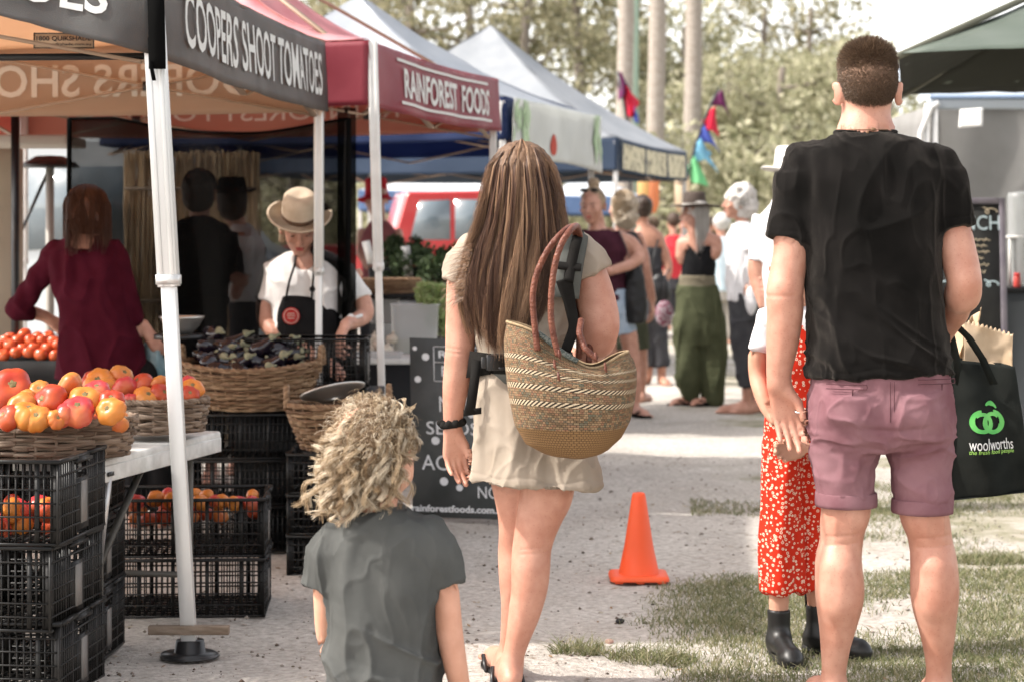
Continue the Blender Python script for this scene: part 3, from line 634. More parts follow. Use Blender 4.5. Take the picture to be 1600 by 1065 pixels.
    cap = Sdf(.006, .02); cap.ell(J(815,278,-.0), (.098,.112,.105)); f.lo(cap, [(300,762,868,-.03,.085),(350,752,876,-.04,.075),(400,738,875,-.07,.055),(450,732,868,-.085,.045),(485,742,852,-.09,.03)], .03)
    cap.build('under_hair', mat('long_brown_base', (.085,.045,.025), .6, c2=(.15,.085,.048), nscale=3, stretch=(60,60,2), bump=1, bscale=3), hr, lambda W, N: .004*noise(np.stack([W[:,0]*110, W[:,1]*110, W[:,2]*5], -1), 4))
    # flyaways on the left
    n2 = 260; y0 = r_.uniform(380, 470, n2); x0 = np.interp(y0, ys, cx-hw)+r_.uniform(-2, 10, n2); L = r_.uniform(5, 34, n2); t = np.linspace(0, 1, 8)[None]
    X = x0[:,None]-L[:,None]*t; Y = y0[:,None]+(r_.uniform(-8, 14, n2))[:,None]*t+r_.uniform(0, 18, n2)[:,None]*t**2; D_ = -.1+0*X
    k = (1+D_*546/F); strands('flyaway_hair', np.stack([(X-HX)*k/546, F/546+D_, CZ-(Y-HY)*k/546], -1), .0006, hm, hr)
    for sd in (-1, 1):
        n3 = 420; y0 = r_.uniform(232, 470, n3); ln = r_.uniform(20, 90, n3); t = np.linspace(0, 1, 12)[None]; Y = np.minimum(y0[:,None]+ln[:,None]*t, 520); edge = np.interp(Y, ys, cx)+sd*np.interp(Y, ys, hw); X = edge+sd*(r_.uniform(-7, 3, n3)[:,None]+r_.uniform(0, 8, n3)[:,None]*t+2*np.sin(t*r_.uniform(3, 9, n3)[:,None])); D_ = -.045-.03*np.clip((Y-230)/100, 0, 1)-.02*r_.random(n3)[:,None]; k = (1+D_*546/F)
        strands('stray_hair', np.stack([(X-HX)*k/546, F/546+D_, CZ-(Y-HY)*k/546], -1), .0005, hm, hr)
    return f

def weave_mat(name, cols, bands=None, base=None, nu=150, nv=70):
    m = bpy.data.materials.new(name); m.use_nodes = True; n = m.node_tree.nodes; l = m.node_tree.links; b = n['Principled BSDF']; b.inputs['Roughness'].default_value = .75; b.inputs['Specular IOR Level'].default_value = .25
    uv = n.new('ShaderNodeUVMap'); mp = n.new('ShaderNodeMapping'); mp.inputs['Scale'].default_value = (nu, nv, 1); l.new(uv.outputs[0], mp.inputs[0])
    br = n.new('ShaderNodeTexBrick'); br.inputs['Scale'].default_value = 1; br.inputs['Mortar Size'].default_value = .10; br.inputs['Mortar Smooth'].default_value = 1; br.inputs['Brick Width'].default_value = 1; br.inputs['Row Height'].default_value = 1
    l.new(mp.outputs[0], br.inputs['Vector'])
    wn = n.new('ShaderNodeTexWhiteNoise'); wn.noise_dimensions = '2D'; sn = n.new('ShaderNodeVectorMath'); sn.operation = 'FLOOR'; l.new(mp.outputs[0], sn.inputs[0]); l.new(sn.outputs[0], wn.inputs[0])
    cr = n.new('ShaderNodeValToRGB'); e = cr.color_ramp.elements; e[0].color = (*cols[0], 1); e[1].color = (*cols[-1], 1)
    for i in range(1, len(cols)-1): q = e.new(i/(len(cols)-1)); q.color = (*cols[i], 1)
    l.new(wn.outputs[0], cr.inputs[0])
    mx = n.new('ShaderNodeMix'); mx.data_type = 'RGBA'; l.new(br.outputs['Fac'], mx.inputs[0]); l.new(cr.outputs[0], mx.inputs[6]); mx.inputs[7].default_value = (.05,.033,.02,1)
    out = mx.outputs[2]; sp = n.new('ShaderNodeSeparateXYZ'); l.new(uv.outputs[0], sp.inputs[0])
    def math_(op, a, b_=None, c_=None):
        q = n.new('ShaderNodeMath'); q.operation = op
        for i, v in enumerate((a, b_, c_)):
            if v is None: continue
            if hasattr(v, 'links'): l.new(v, q.inputs[i])
            else: q.inputs[i].default_value = v
        return q.outputs[0]
    if bands:
        diag = math_('ADD', math_('MULTIPLY', sp.outputs[0], nu*.62), math_('MULTIPLY', sp.outputs[1], 38)); fr = math_('FRACT', diag); st = math_('GREATER_THAN', fr, .5)
        stc = n.new('ShaderNodeMix'); stc.data_type = 'RGBA'; stc.inputs[6].default_value = (.03,.02,.012,1); stc.inputs[7].default_value = (.55,.44,.30,1); l.new(st, stc.inputs[0]); tot = None
        for v0 in bands:
            q = math_('LESS_THAN', math_('ABSOLUTE', math_('SUBTRACT', sp.outputs[1], v0)), .017); tot = q if tot is None else math_('MAXIMUM', tot, q)
        m2 = n.new('ShaderNodeMix'); m2.data_type = 'RGBA'; l.new(tot, m2.inputs[0]); l.new(out, m2.inputs[6]); l.new(stc.outputs[2], m2.inputs[7]); out = m2.outputs[2]
    if base:
        m3 = n.new('ShaderNodeMix'); m3.data_type = 'RGBA'; l.new(math_('LESS_THAN', sp.outputs[1], base[0]), m3.inputs[0]); l.new(out, m3.inputs[6]); bb = n.new('ShaderNodeMix'); bb.data_type = 'RGBA'; bb.inputs[6].default_value = (*base[1], 1); bb.inputs[7].default_value = (*[c*.3 for c in base[1]], 1); l.new(br.outputs['Fac'], bb.inputs[0]); l.new(bb.outputs[2], m3.inputs[7]); out = m3.outputs[2]
    l.new(out, b.inputs['Base Color']); bp = n.new('ShaderNodeBump'); bp.inputs['Strength'].default_value = .9; bp.inputs['Distance'].default_value = .003; bp.invert = True; l.new(br.outputs['Fac'], bp.inputs['Height']); l.new(bp.outputs[0], b.inputs['Normal'])
    return m
def basket_bag():
    s_ = 570; J = lambda x, y, d=0: P(x, y, s_, d)   # hangs nearer the camera than the woman's back
    root = thing('basket_bag', 'woven straw basket bag with striped weave and leather handles on the shoulder', 'bag', J(892,640,0))
    m = weave_mat('straw_weave', [(.21,.13,.07),(.12,.078,.042),(.27,.18,.10),(.10,.10,.068),(.23,.11,.062),(.28,.19,.105)], (.40,.51,.62,.73), (.225,(.21,.118,.05)), 112, 64)
    # silhouettes in picture pixels: v=0 bottom .. 1 rim
    vs = np.array((0,.04,.12,.24,.4,.55,.7,.85,1.)); xl = np.array((874,846,820,804,796,791,788,787,792.)); xr = np.array((925,950,972,985,992,995,995,991,982.))
    yl = np.array((704,703,690,662,625,590,560,530,502.)); yr = np.array((706,700,680,655,625,598,577,560,545.)); dep = np.array((.02,.05,.075,.095,.105,.105,.098,.088,.078))
    n_u, n_v = 120, 60; V = []; UV = []
    for inner in (0, 1):
        for j in (range(n_v) if not inner else range(n_v-1, 8, -1)):
            v = j/(n_v-1); q = [np.interp(v, vs, a) for a in (xl, xr, yl, yr, dep)]
            a = J(q[0], q[2]); b = J(q[1], q[3]); c = (a+b)/2; ex = (b-a)/2*(1-.03*inner); d = q[4]-.006*inner; th = np.linspace(0, 2*np.pi, n_u)
            ring = c+np.outer(np.cos(th), ex)+np.outer(np.sin(th)*d, (0,-1,0))
            f_ = np.sin(th); ring = c+np.outer(np.sign(np.cos(th))*np.abs(np.cos(th))**.8, ex)+np.outer(np.sign(f_)*np.abs(f_)**.8*d, (0,-1,0)); dip = -(.072*np.exp(-((np.cos(th)-.25)/.50)**2))*max(0, (v-.5)/.5)**1.4; ring[:,2] += dip
            ring[:,2] -= .030*np.cos(th*1)**0*np.abs(f_)*(1-v)**2*.6
            ring[:,1] += .012*v*noise(np.stack([np.cos(th)*2, np.sin(th)*2, v*3+0*th], -1), 8)
            V.append(ring); UV.append(np.stack([th/(2*np.pi), v+0*th+.015*np.sin(th*2)], 1))
    V = np.array(V); K = len(V); i = np.arange(K-1)[:,None]; j = np.arange(n_u-1)[None]
    qf = np.stack(np.broadcast_arrays(i*n_u+j, i*n_u+j+1, (i+1)*n_u+j+1, (i+1)*n_u+j), -1).reshape(-1, 4)
    mk('basket_body', V.reshape(-1, 3), qf, m, root, True, uv=np.concatenate(UV))
    # rim braid
    L = mat('handle_leather', (.085,.024,.014), .5, c2=(.16,.055,.032), nscale=40, bump=1, bscale=160, spec=.3, voro=True)
    rim = np.array(V[n_v-1]); mb = MB().tube(rim, .004, 8, False); mb.build('rim', mat('straw_rim', (.33,.24,.14), .8, c2=(.2,.14,.08), nscale=90), root, True)
    dk = mat('rim_binding', (.05,.065,.06), .7, c2=(.16,.17,.15), nscale=200, contrast=(.45,.55)); MB().tube(rim[28:40]+np.array((0,-.004,.003)), .0075, 8).build('rim_binding', dk, root, True)
    def handle(pts, name='handle'):
        pp = np.array([J(*p) for p in pts]); tt = np.linspace(0, len(pp)-1, 70); q = np.stack([np.interp(tt, range(len(pp)), pp[:,i]) for i in range(3)], 1)
        for _ in range(12): q[1:-1] = (q[:-2]+q[2:]+2*q[1:-1])/4
        k = np.arange(70); r_ = .0085*(1+.10*np.abs(np.sin(k*1.1))); return MB().tube(q, r_, 10).build(name, L, root, True)
    handle([(840,548,-.09),(835,505,-.09),(831,462,-.09),(838,425,-.09),(858,385,-.09),(880,362,-.07),(893,352,.04),(900,362,.18),(903,400,.26),(905,470,.28),(905,560,.20)])
    handle([(873,556,-.115),(867,535,-.115),(860,500,-.115),(861,455,-.115),(866,415,-.115),(876,380,-.11),(892,358,-.09),(901,350,.02),(906,362,.18),(910,420,.28),(925,500,.26),(920,565,.15)])
    handle([(908,500,.0),(905,520,-.05),(914,545,-.085),(932,560,-.1)])
    for x, y in ((873,552),(930,556),(866,568),(872,586),(945,572)): MB().tube([J(x,y-6,-.125), J(x+1,y+4,-.130), J(x+3,y+10,-.128)], (.003,.005,.001), 6).build('leather_tie', L, root, True)
# ---- curly boy
def boy():
    f = Fig('curly blond small child in a plain grey t-shirt seen from behind', 700, 600); J = f.J
    S = Sdf(.004, .015); M = rotz(-.92)@rotx(-.12)
    hc = J(584,702); w_ = head(S, hc, M, .88); S.ell(J(616,738,.01), (.043,.05,.042), None, .02); S.ell(J(606,716,.01), (.045,.05,.045), None, .02)
    f.ch(S, [(590,755,0,30),(592,812,0,32)], .02)
    f.lo(S, [(810,550,640,0,.05),(840,525,672,0,.07),(940,530,668,0,.08),(1060,528,672,0,.085),(1110,535,668,0,.08)], .02)
    f.ch(S, [(512,845,0,24),(507,900,0,18),(508,950,.005,16.5),(510,990,.02,15),(521,1040,.05,13),(528,1065,.07,12)], .008); hand(S, J(529,1070,.075), (.2,.5,-1), (1,0,0), 1, .6, curl=.4)
    f.ch(S, [(680,840,0,26),(690,890,0,23),(697,940,0,21),(702,985,0,20),(710,1030,.0,18),(719,1075,.01,15),(724,1105,.01,13)], .008); hand(S, J(725,1110,.01), (.1,.1,-1), (-1,0,0), 1, .62, curl=.4)
    for sx, x in ((-1,560),(1,638)):
        f.ch(S, [(x,1110,0,36),(x,1180,.0,28),(x,1210,.0,22),(x,1240,0,17),(x,1262,0,15)], .01); foot(S, (J(x,370)[0], F/700, 0), (sx*.1,1,0), .15, .6)
    S.build('body', SKR, f.root)
    eb = MB(); 
    T = Sdf(.004, .02)
    f.lo(T, [(796,556,636,0,.058),(808,535,660,0,.075),(830,518,680,0,.088),(880,512,684,0,.10),(940,512,680,0,.104),(1000,514,680,0,.108),(1060,506,688,0,.115),(1125,502,696,0,.12)], .02, 2.5)
    f.ch(T, [(534,838,0,25),(513,872,0,27),(496,918,0,27)], .035); f.ch(T, [(664,834,0,26),(683,872,0,29),(696,912,0,31)], .035)
    a1, a2 = J(495,918,0), J(692,912,0); u1 = np.array((-.38,0,-.92)); u2 = np.array((.36,0,-.93))
    u1 = np.array((-.2,0,-.98)); u2 = np.array((.30,0,-.95))
    def keep(x, y, z):
        d1 = (x-a1[0])*u1[0]+(z-a1[2])*u1[2]+0*y; d2 = (x-a2[0])*u2[0]+(z-a2[2])*u2[2]+0*y
        d1 = np.where(x < J(512,0)[0], d1, -1); d2 = np.where((x > J(682,0)[0]), d2, -1)
        return np.maximum(np.maximum(d1, d2), J(0,1122)[2]-z)
    def dsp(W, N):
        z = W[:,2]; q = W@np.array([[.85,0,-.5],[0,1,0],[.5,0,.85]]).T; low = np.clip((J(0,960)[2]-z)/.1, 0, 1)
        return low*(wrinkle(q, (7,7,20), .012, 41))+wrinkle(W, (10,10,5), .0075, 42)+wrinkle(W, (26,26,16), .0022, 43)+.004*np.sin(W[:,0]*60+noise(W*5, 6)*4)*np.clip((W[:,2]-J(0,930)[2])/.1, 0, 1)
    sh = T.build('t_shirt', fabric('grey_jersey', (.066,.068,.065), (.092,.094,.090), b=.7, sc_=1500), f.root, dsp, keep=keep)
    c = J(597,804,0); t = np.linspace(0, 2*np.pi, 40)
    for dz, rr in ((.004,.056),(-.004,.060)): MB().tube(np.stack([c[0]+rr*np.cos(t), c[1]+rr*.95*np.sin(t), c[2]+dz+.006*np.cos(t)*0+.004*np.abs(np.cos(t))], 1), .0042, 8, False).build('collar', MATS['grey_jersey'], sh, True)
    G = Sdf(.006, .02); f.lo(G, [(1090,512,686,0,.105),(1130,515,685,0,.1)], .02); f.ch(G, [(560,1120,0,42),(560,1185,0,40)]); f.ch(G, [(638,1120,0,42),(638,1185,0,40)]); G.build('shorts', fabric('navy_cotton', (.03,.035,.06)), f.root)
    # curls
    cols = [(.16,.10,.055),(.42,.30,.18),(.66,.52,.36),(.26,.17,.095),(.80,.70,.54),(.50,.37,.23)]
    hm = hair_mat('blond_curl', cols, .4); r_ = np.random.default_rng(21)
    capm = mat('blond_base', (.09,.055,.03), .7, c2=(.18,.115,.065), nscale=3, stretch=(25,25,9), bump=.8, bscale=40)
    cap = Sdf(.005, .02); cap.ell(J(576,696,0), (.078,.088,.100)); cap.ell(J(562,752,-.0), (.062,.062,.062))
    def face_cut(x, y, z): return np.where((x > J(612,0)[0]) & (z < J(0,700)[2]), .01, -1)+0*y
    hr = cap.build('hair', capm, f.root, lambda W, N: .008*noise(W*28, 3)+.004*noise(W*70, 4), keep=face_cut)
    curls = []; rads = []; tones = []
    K = 38; t = np.linspace(0, 1, K)
    def curl(p0, p1, p2, rad, turns, ph, n=9, sp=.004, r0=.0007):
        p0, p1, p2 = map(np.array, (p0, p1, p2)); B = ((1-t)**2)[:,None]*p0+(2*t*(1-t))[:,None]*p1+(t**2)[:,None]*p2
        T_ = np.gradient(B, axis=0); T_ /= np.linalg.norm(T_, axis=1)[:,None]; A = np.cross(T_, (.3,.9,.2)); A /= np.linalg.norm(A, axis=1)[:,None]; C = np.cross(T_, A)
        env = np.clip(t*2.2, 0.05, 1)*rad; tn = r_.random()
        for _ in range(n):
            a = ph+t*turns*2*np.pi+r_.normal()*.16; e = env*(1+r_.normal()*.10); o = r_.normal(size=3)*sp
            curls.append(B+(np.cos(a)*e)[:,None]*A+(np.sin(a)*e)[:,None]*C+o*np.linspace(.4, 1, K)[:,None]); rads.append(r0*r_.uniform(.7, 1.4)); tones.append(tn+r_.normal()*.12)
    cc = J(578,696,0)
    def cb(lon, lat, R1=1.0):  # lon 0 toward camera, + right
        return cc+np.array((.078*math.sin(lon)*math.cos(lat), -.090*math.cos(lon)*math.cos(lat), .112*math.sin(lat)))*R1
    for i in range(360):
        lon = r_.uniform(-2.9, 2.2); lat = math.asin(r_.uniform(-.35, .99))
        if lon > .95 and lat < .18: continue
        if lon > .6 and lat < -.1: continue
        p0 = cb(lon, lat, .96); out = (p0-cc); out /= np.linalg.norm(out); L_ = r_.uniform(.07, .14); dl = np.array((-.05+.22*r_.normal(), .15*r_.normal(), -1.))
        if lon > .8: dl = np.array((.25,0,-.8)); L_ *= .6
        p1 = p0+out*r_.uniform(.004,.018)+dl*L_*.35; p2 = p1+dl*L_*.65+out*r_.uniform(-.01,.02); 
        curl(p0, p1, p2, r_.uniform(.007,.013), r_.uniform(1.3, 2.3)*L_/.10, r_.uniform(0, 6.3), n=24, sp=.0030, r0=.00055)
    for i in range(90):   # loose ends at the left and underneath
        x, y = r_.uniform(510, 592), r_.uniform(730, 800); p0 = J(x+10, y-30, -.06+.05*r_.random()); p2 = J(x-r_.uniform(-6, 24), y+r_.uniform(0, 34), -.07+.06*r_.random()); curl(p0, (p0+p2)/2+np.array((-.008,-.01,0)), p2, r_.uniform(.006,.012), r_.uniform(1, 2.2), r_.uniform(0, 6), n=7, sp=.003)
    for i in range(46):
        y = r_.uniform(690, 800); x = r_.uniform(494, 514); p0 = J(x+22, y-14, -.03); p2 = J(x-r_.uniform(-4, 16), y+r_.uniform(-6, 16), -.02); curl(p0, (p0+p2)/2+np.array((0,-.01,.01)), p2, r_.uniform(.007,.013), r_.uniform(.7, 1.6), r_.uniform(0, 6), n=5, sp=.0025)
    for i in range(60):   # brighter curls at the temple on the right
        x, y = r_.uniform(600, 645), r_.uniform(632, 696); p0 = J(x-14, y-12, .0); p2 = J(x+r_.uniform(-6, 8), y+r_.uniform(6, 26), -.03); curl(p0, (p0+p2)/2+np.array((.006,-.012,0)), p2, r_.uniform(.008,.014), r_.uniform(.8, 1.8), r_.uniform(0, 6), n=8, sp=.003)
    for (x, y) in ((603,742),(607,765),(600,790),(560,782),(545,800),(612,720),(520,810)): curl(J(x,y-26,-.07), J(x,y-10,-.085), J(x+4,y+12,-.075), .009, 2.2, r_.uniform(0, 6), n=12, sp=.0025)
    for i in range(1500):   # single frizzy hairs
        lon = r_.uniform(-2.9, 2.2); lat = math.asin(r_.uniform(-.7, .99))
        if lon > .9 and lat < .2: continue
        p0 = cb(lon, lat, 1.0); out = (p0-cc); out /= np.linalg.norm(out); dl = np.array((.3*r_.normal(), .2*r_.normal(), -.7)); p1 = p0+out*r_.uniform(.006,.022); curl(p0, p1, p1+dl*r_.uniform(.02,.06)+out*r_.uniform(0,.018), r_.uniform(.003,.010), r_.uniform(.8, 2.6), r_.uniform(0, 6), n=1, sp=.002, r0=.0004)
    cv, rv, tv = np.array(curls), np.array(rads), np.array(tones)
    hmd = hair_mat('blond_deep', [(.15,.09,.045),(.26,.17,.09),(.20,.125,.065)], .45); hml = hair_mat('blond_pale', [(.62,.50,.35),(.84,.75,.60),(.72,.60,.45)], .4); hmm = hair_mat('blond_mid', [(.42,.30,.18),(.60,.46,.30),(.50,.37,.23)], .42)
    for nm, k1, m_ in (('deep_curls', tv < .33, hmd), ('mid_curls', (tv >= .33) & (tv < .68), hmm), ('pale_curls', tv >= .68, hml)): strands(nm, cv[k1], rv[k1], m_, hr, taper=.5)
# ---- the other people
def vendor():
    f = Fig('stall seller in a tan felt hat, white t-shirt and black apron behind the aubergines', 332, 480); J = f.J
    S = Sdf(.006, .018); M = rotz(math.pi+.12)@rotx(-.55); c = J(468,356,-.10); w_ = head(S, c, M, 1.02)
    face_bits(f, w_, M, 1.02, mat('brow_fair', (.25,.15,.09)), mat('lip_red', (.36,.06,.055), .5))
    f.ch(S, [(470,368,-.05,17),(474,405,-.01,19)], .02); f.lo(S, [(396,432,520,0,.07),(430,425,535,0,.10),(520,435,540,0,.11),(640,430,545,0,.12)], .02)
    f.ch(S, [(418,430,0,15),(414,480,-.01,14),(418,505,-.03,13.5),(440,525,-.10,12),(475,545,-.20,10),(495,556,-.26,8)]); hand(S, J(495,556,-.26), (.8,-.4,-.35), (0,0,-1), 1, 1, curl=.5)
    f.ch(S, [(552,430,0,15),(566,470,-.02,14),(570,490,-.04,13.5),(558,500,-.12,12),(545,505,-.20,10),(540,508,-.24,9)]); hand(S, J(540,509,-.25), (-.3,-.5,-.7), (0,-.3,-1), -1, 1, curl=.8)
    for x in (460,515): f.ch(S, [(x,640,0,22),(x,720,0,17),(x,795,0,12)]); foot(S, (J(x,370)[0], F/332, 0), (0,-1,0), .24)
    S.build('body', SK, f.root)
    T = Sdf(.007, .025); f.lo(T, [(394,446,508,0,.065),(402,428,530,0,.085),(430,415,548,0,.12),(480,424,546,0,.135),(540,428,544,0,.14),(600,426,545,0,.13)], .02)
    f.ch(T, [(432,418,0,17),(419,470,-.01,20)], .03, True); f.ch(T, [(536,418,0,17),(559,468,-.02,21)], .03, True)
    T.ell(J(474,398,-.11), (.065,.07,.075), None, .012, 's')
    sh = T.build('t_shirt', fabric('white_jersey', (.62,.61,.60), (.72,.71,.70), b=.4), f.root, cloth_disp(.009, (9,9,6), 51))
    G = Sdf(.007, .02); f.lo(G, [(640,424,548,0,.12),(700,430,545,0,.12)]); 
    for x in (460,515): f.ch(G, [(x,690,0,27),(x,782,0,20)], .02, True)
    G.build('trousers', fabric('dark_cotton', (.02,.02,.022)), f.root)
    BK = fabric('apron_black', (.010,.010,.011), (.016,.016,.017)); A = Sdf(.006, .01)
    f.lo(A, [(462,440,500,-.01,.142),(480,432,530,-.01,.150),(510,428,546,-.01,.155),(560,426,549,-.005,.155),(680,424,550,0,.155)], .01)
    def keep(x, y, z): return (y-F/332)+.02+0*z+0*x
    ap = A.build('apron', BK, f.root, cloth_disp(.003, (9,9,6), 55), keep=keep)
    mb = MB(); mb.tube([J(446,470,-.15), J(452,440,-.15), J(461,412,-.13), J(464,392,-.07)], .006, 6); mb.tube([J(487,468,-.16), J(489,440,-.15), J(491,412,-.13), J(490,392,-.07)], .006, 6); mb.ell(J(488,452,-.16), (.014,.010,.014)); mb.build('neck_strap', BK, ap, True)
    d = MB(); cc = J(455,494,-.17); d.lathe([(0,0),(.040,0),(.040,.004),(0,.004)], cc, 28, rotx(R(90))@np.eye(3)); d.build('round_badge', mat('badge_red', (.45,.03,.03), .6), ap)
    d = MB(); t = np.linspace(0, 6.28, 30); d.tube(np.stack([cc[0]+.033*np.cos(t), cc[1]-.006+0*t, cc[2]+.033*np.sin(t)], 1), .002, 5, False)
    for o in (-.010, .002, .012): d.box(cc+np.array((0,-.006,o)), (.042-abs(o)*.8,.002,.004))
    d.build('badge_print', mat('badge_cream', (.6,.45,.38), .7), ap)
    # hat
    H = mat('felt_tan', (.44,.35,.26), .95, c2=(.52,.43,.33), nscale=20, bump=.4, bscale=400); hc = c+M@np.array((0,-.005,.062)); B = MB()
    th = np.linspace(0, 2*np.pi, 60, endpoint=False)
    def ring(rx, ry, z, fy=0): return np.stack([rx*np.cos(th), ry*np.sin(th), z+0*th+fy*np.cos(th)**2], 1)@M.T+hc
    V = [ring(.152,.162,.004,.012), ring(.148,.158,.008,.010), ring(.12,.13,.0,.006), ring(.084,.105,.0), ring(.083,.103,.03), ring(.080,.098,.07), ring(.075,.090,.098), ring(.060,.072,.113), ring(.03,.045,.104), ring(.008,.015,.098)]
    h = B.rings(np.array(V), True).build('hat', H, f.root, True)
    B = MB().rings(np.array([ring(.0865,.1075,.004), ring(.087,.108,.006), ring(.0855,.1065,.022), ring(.083,.103,.024)]), False).build('hat_band', mat('leather_band', (.08,.04,.02), .5), h, True)
    hr = Sdf(.006, .01)
    for sx in (-1, 1): hr.cone(w_(sx*.074,-.02,.03), w_(sx*.080,-.03,-.085), .022, .014)
    hr.ell(w_(0,-.05,-.01), (.07,.05,.08), M); hr.build('hair', mat('hair_fair_grey', (.28,.2,.13), .7, c2=(.4,.31,.22), nscale=60), f.root, lambda W, N: .006*noise(W*60, 3))
    t = np.linspace(0, 6.28, 24); q = MB().tube(J(553,497,-.15)+np.stack([.034*np.cos(t), .030*np.sin(t), .012*np.cos(t)], 1), .009, 8, False); q.ell(J(548,497,-.19), (.017,.008,.02)); q.build('wristwatch', mat('watch_white', (.7,.7,.7), .4), f.root, True)
def maroon_woman():
    f = Fig('shopper with bobbed dark hair in a long-sleeved burgundy dress reaching for tomatoes', 348, 160); J = f.J
    S = Sdf(.006, .018); M = rotz(.25)@rotx(-.35); c = J(136,338,.02); w_ = head(S, c, M, 1.0)
    f.ch(S, [(138,350,.0,20),(132,385,0,21)], .02); f.lo(S, [(372,95,170,0,.06),(400,85,195,0,.09),(500,92,215,0,.10),(580,92,228,0,.11)], .02)
    f.ch(S, [(82,400,0,15),(45,450,.05,14),(28,480,.08,12.5),(50,488,.17,10),(70,494,.22,8.5)]); hand(S, J(70,494,.22), (.85,.2,-.45), (-.3,.2,-1), -1, 1.1, curl=.5)
    f.ch(S, [(183,400,0,16),(196,450,.0,15),(205,485,.0,13),(222,508,.04,10),(229,517,.05,9)]); hand(S, J(229,518,.05), (.5,.1,-.8), (-.4,.3,-.2), 1, 1.05, curl=1.0)
    for x in (235,275): f.ch(S, [(x-60,600,0,25),(x-20,700,.02,18),(x-22,800,.02,12)]); foot(S, (J(x-22,370)[0], F/348, 0), (0,1,0), .24)
    S.build('body', SK, f.root)
    D = fabric('burgundy_jersey', (.042,.004,.010), (.065,.008,.018), b=.5); T = Sdf(.006, .02)
    f.lo(T, [(366,104,158,0,.055),(376,92,172,0,.075),(395,80,192,0,.105),(440,80,200,0,.12),(490,92,207,0,.12),(540,90,222,0,.13),(592,86,236,0,.15)], .02)
    f.ch(T, [(90,392,0,18),(62,432,.04,18.5),(38,468,.07,18),(27,485,.085,16.5)], .02); f.ch(T, [(27,484,.085,16.5),(40,488,.12,15)], .02)
    f.ch(T, [(176,392,0,19),(192,435,.0,19),(200,470,0,17.5),(210,496,.015,15)], .02)
    T.ell(J(125,362,-.09), (.07,.07,.085), rotz(0), .015, 's')
    def dsp(W, N): z = W[:,2]; v = .005*np.sin(W[:,0]*75+noise(W*8, 4)*3)*np.clip((z-.9)/.2, .25, 1); return v+wrinkle(W, (9,9,5), .007, 61)
    d = T.build('dress', D, f.root, dsp)
    G = Sdf(.008, .02)
    for x in (235,275): f.ch(G, [(x-60,590,0,32),(x-20,700,.02,25),(x-22,790,.02,19)], .02)
    G.build('trousers', fabric('black_trousers', (.012,.012,.013)), f.root)
    hm = hair_mat('dark_auburn', [(.03,.010,.006),(.07,.025,.014),(.12,.05,.028),(.04,.015,.008)], .4)
    cap = Sdf(.006, .02); cap.ell(c+M@np.array((0,-.012,.03)), (.084,.104,.097), M); cap.ell(c+M@np.array((0,-.03,-.03)), (.086,.085,.075), M)
    hr = cap.build('hair', mat('dark_auburn_base', (.035,.013,.008), .5, c2=(.08,.032,.02), nscale=3, stretch=(60,60,4)), f.root, lambda W, N: .007*noise(np.stack([W[:,0]*60, W[:,1]*60, W[:,2]*9], -1), 2))
    r_ = np.random.default_rng(3); n = 1500; th = r_.uniform(-math.pi, math.pi, n); t = np.linspace(0, 1, 14)[None]
    ok = np.abs(np.abs(th)) < 9; el = np.clip(t*1.0, 0, 1)*1.9+.12; L = r_.uniform(.75, 1.08, n)[:,None]
    rr = .100+.012*r_.random(n)[:,None]; x = rr*.92*np.sin(np.minimum(el, 1.6))*np.sin(th)[:,None]; y = -rr*1.08*np.sin(np.minimum(el, 1.6))*np.cos(th)[:,None]; z = .035+rr*np.cos(np.minimum(el, 1.57))-.21*np.clip(t*L-.62, 0, 1)/.38
    x += .006*np.sin(t*9+th[:,None]*9); k_ = (y[:,0] < .05) | (t[0,-1] < 0); Pt = np.stack([x, y, z], -1); Pt = Pt[Pt[:,-1,1] < .055]@M.T+c
    strands('hair_strands', Pt, .0016, hm, hr)
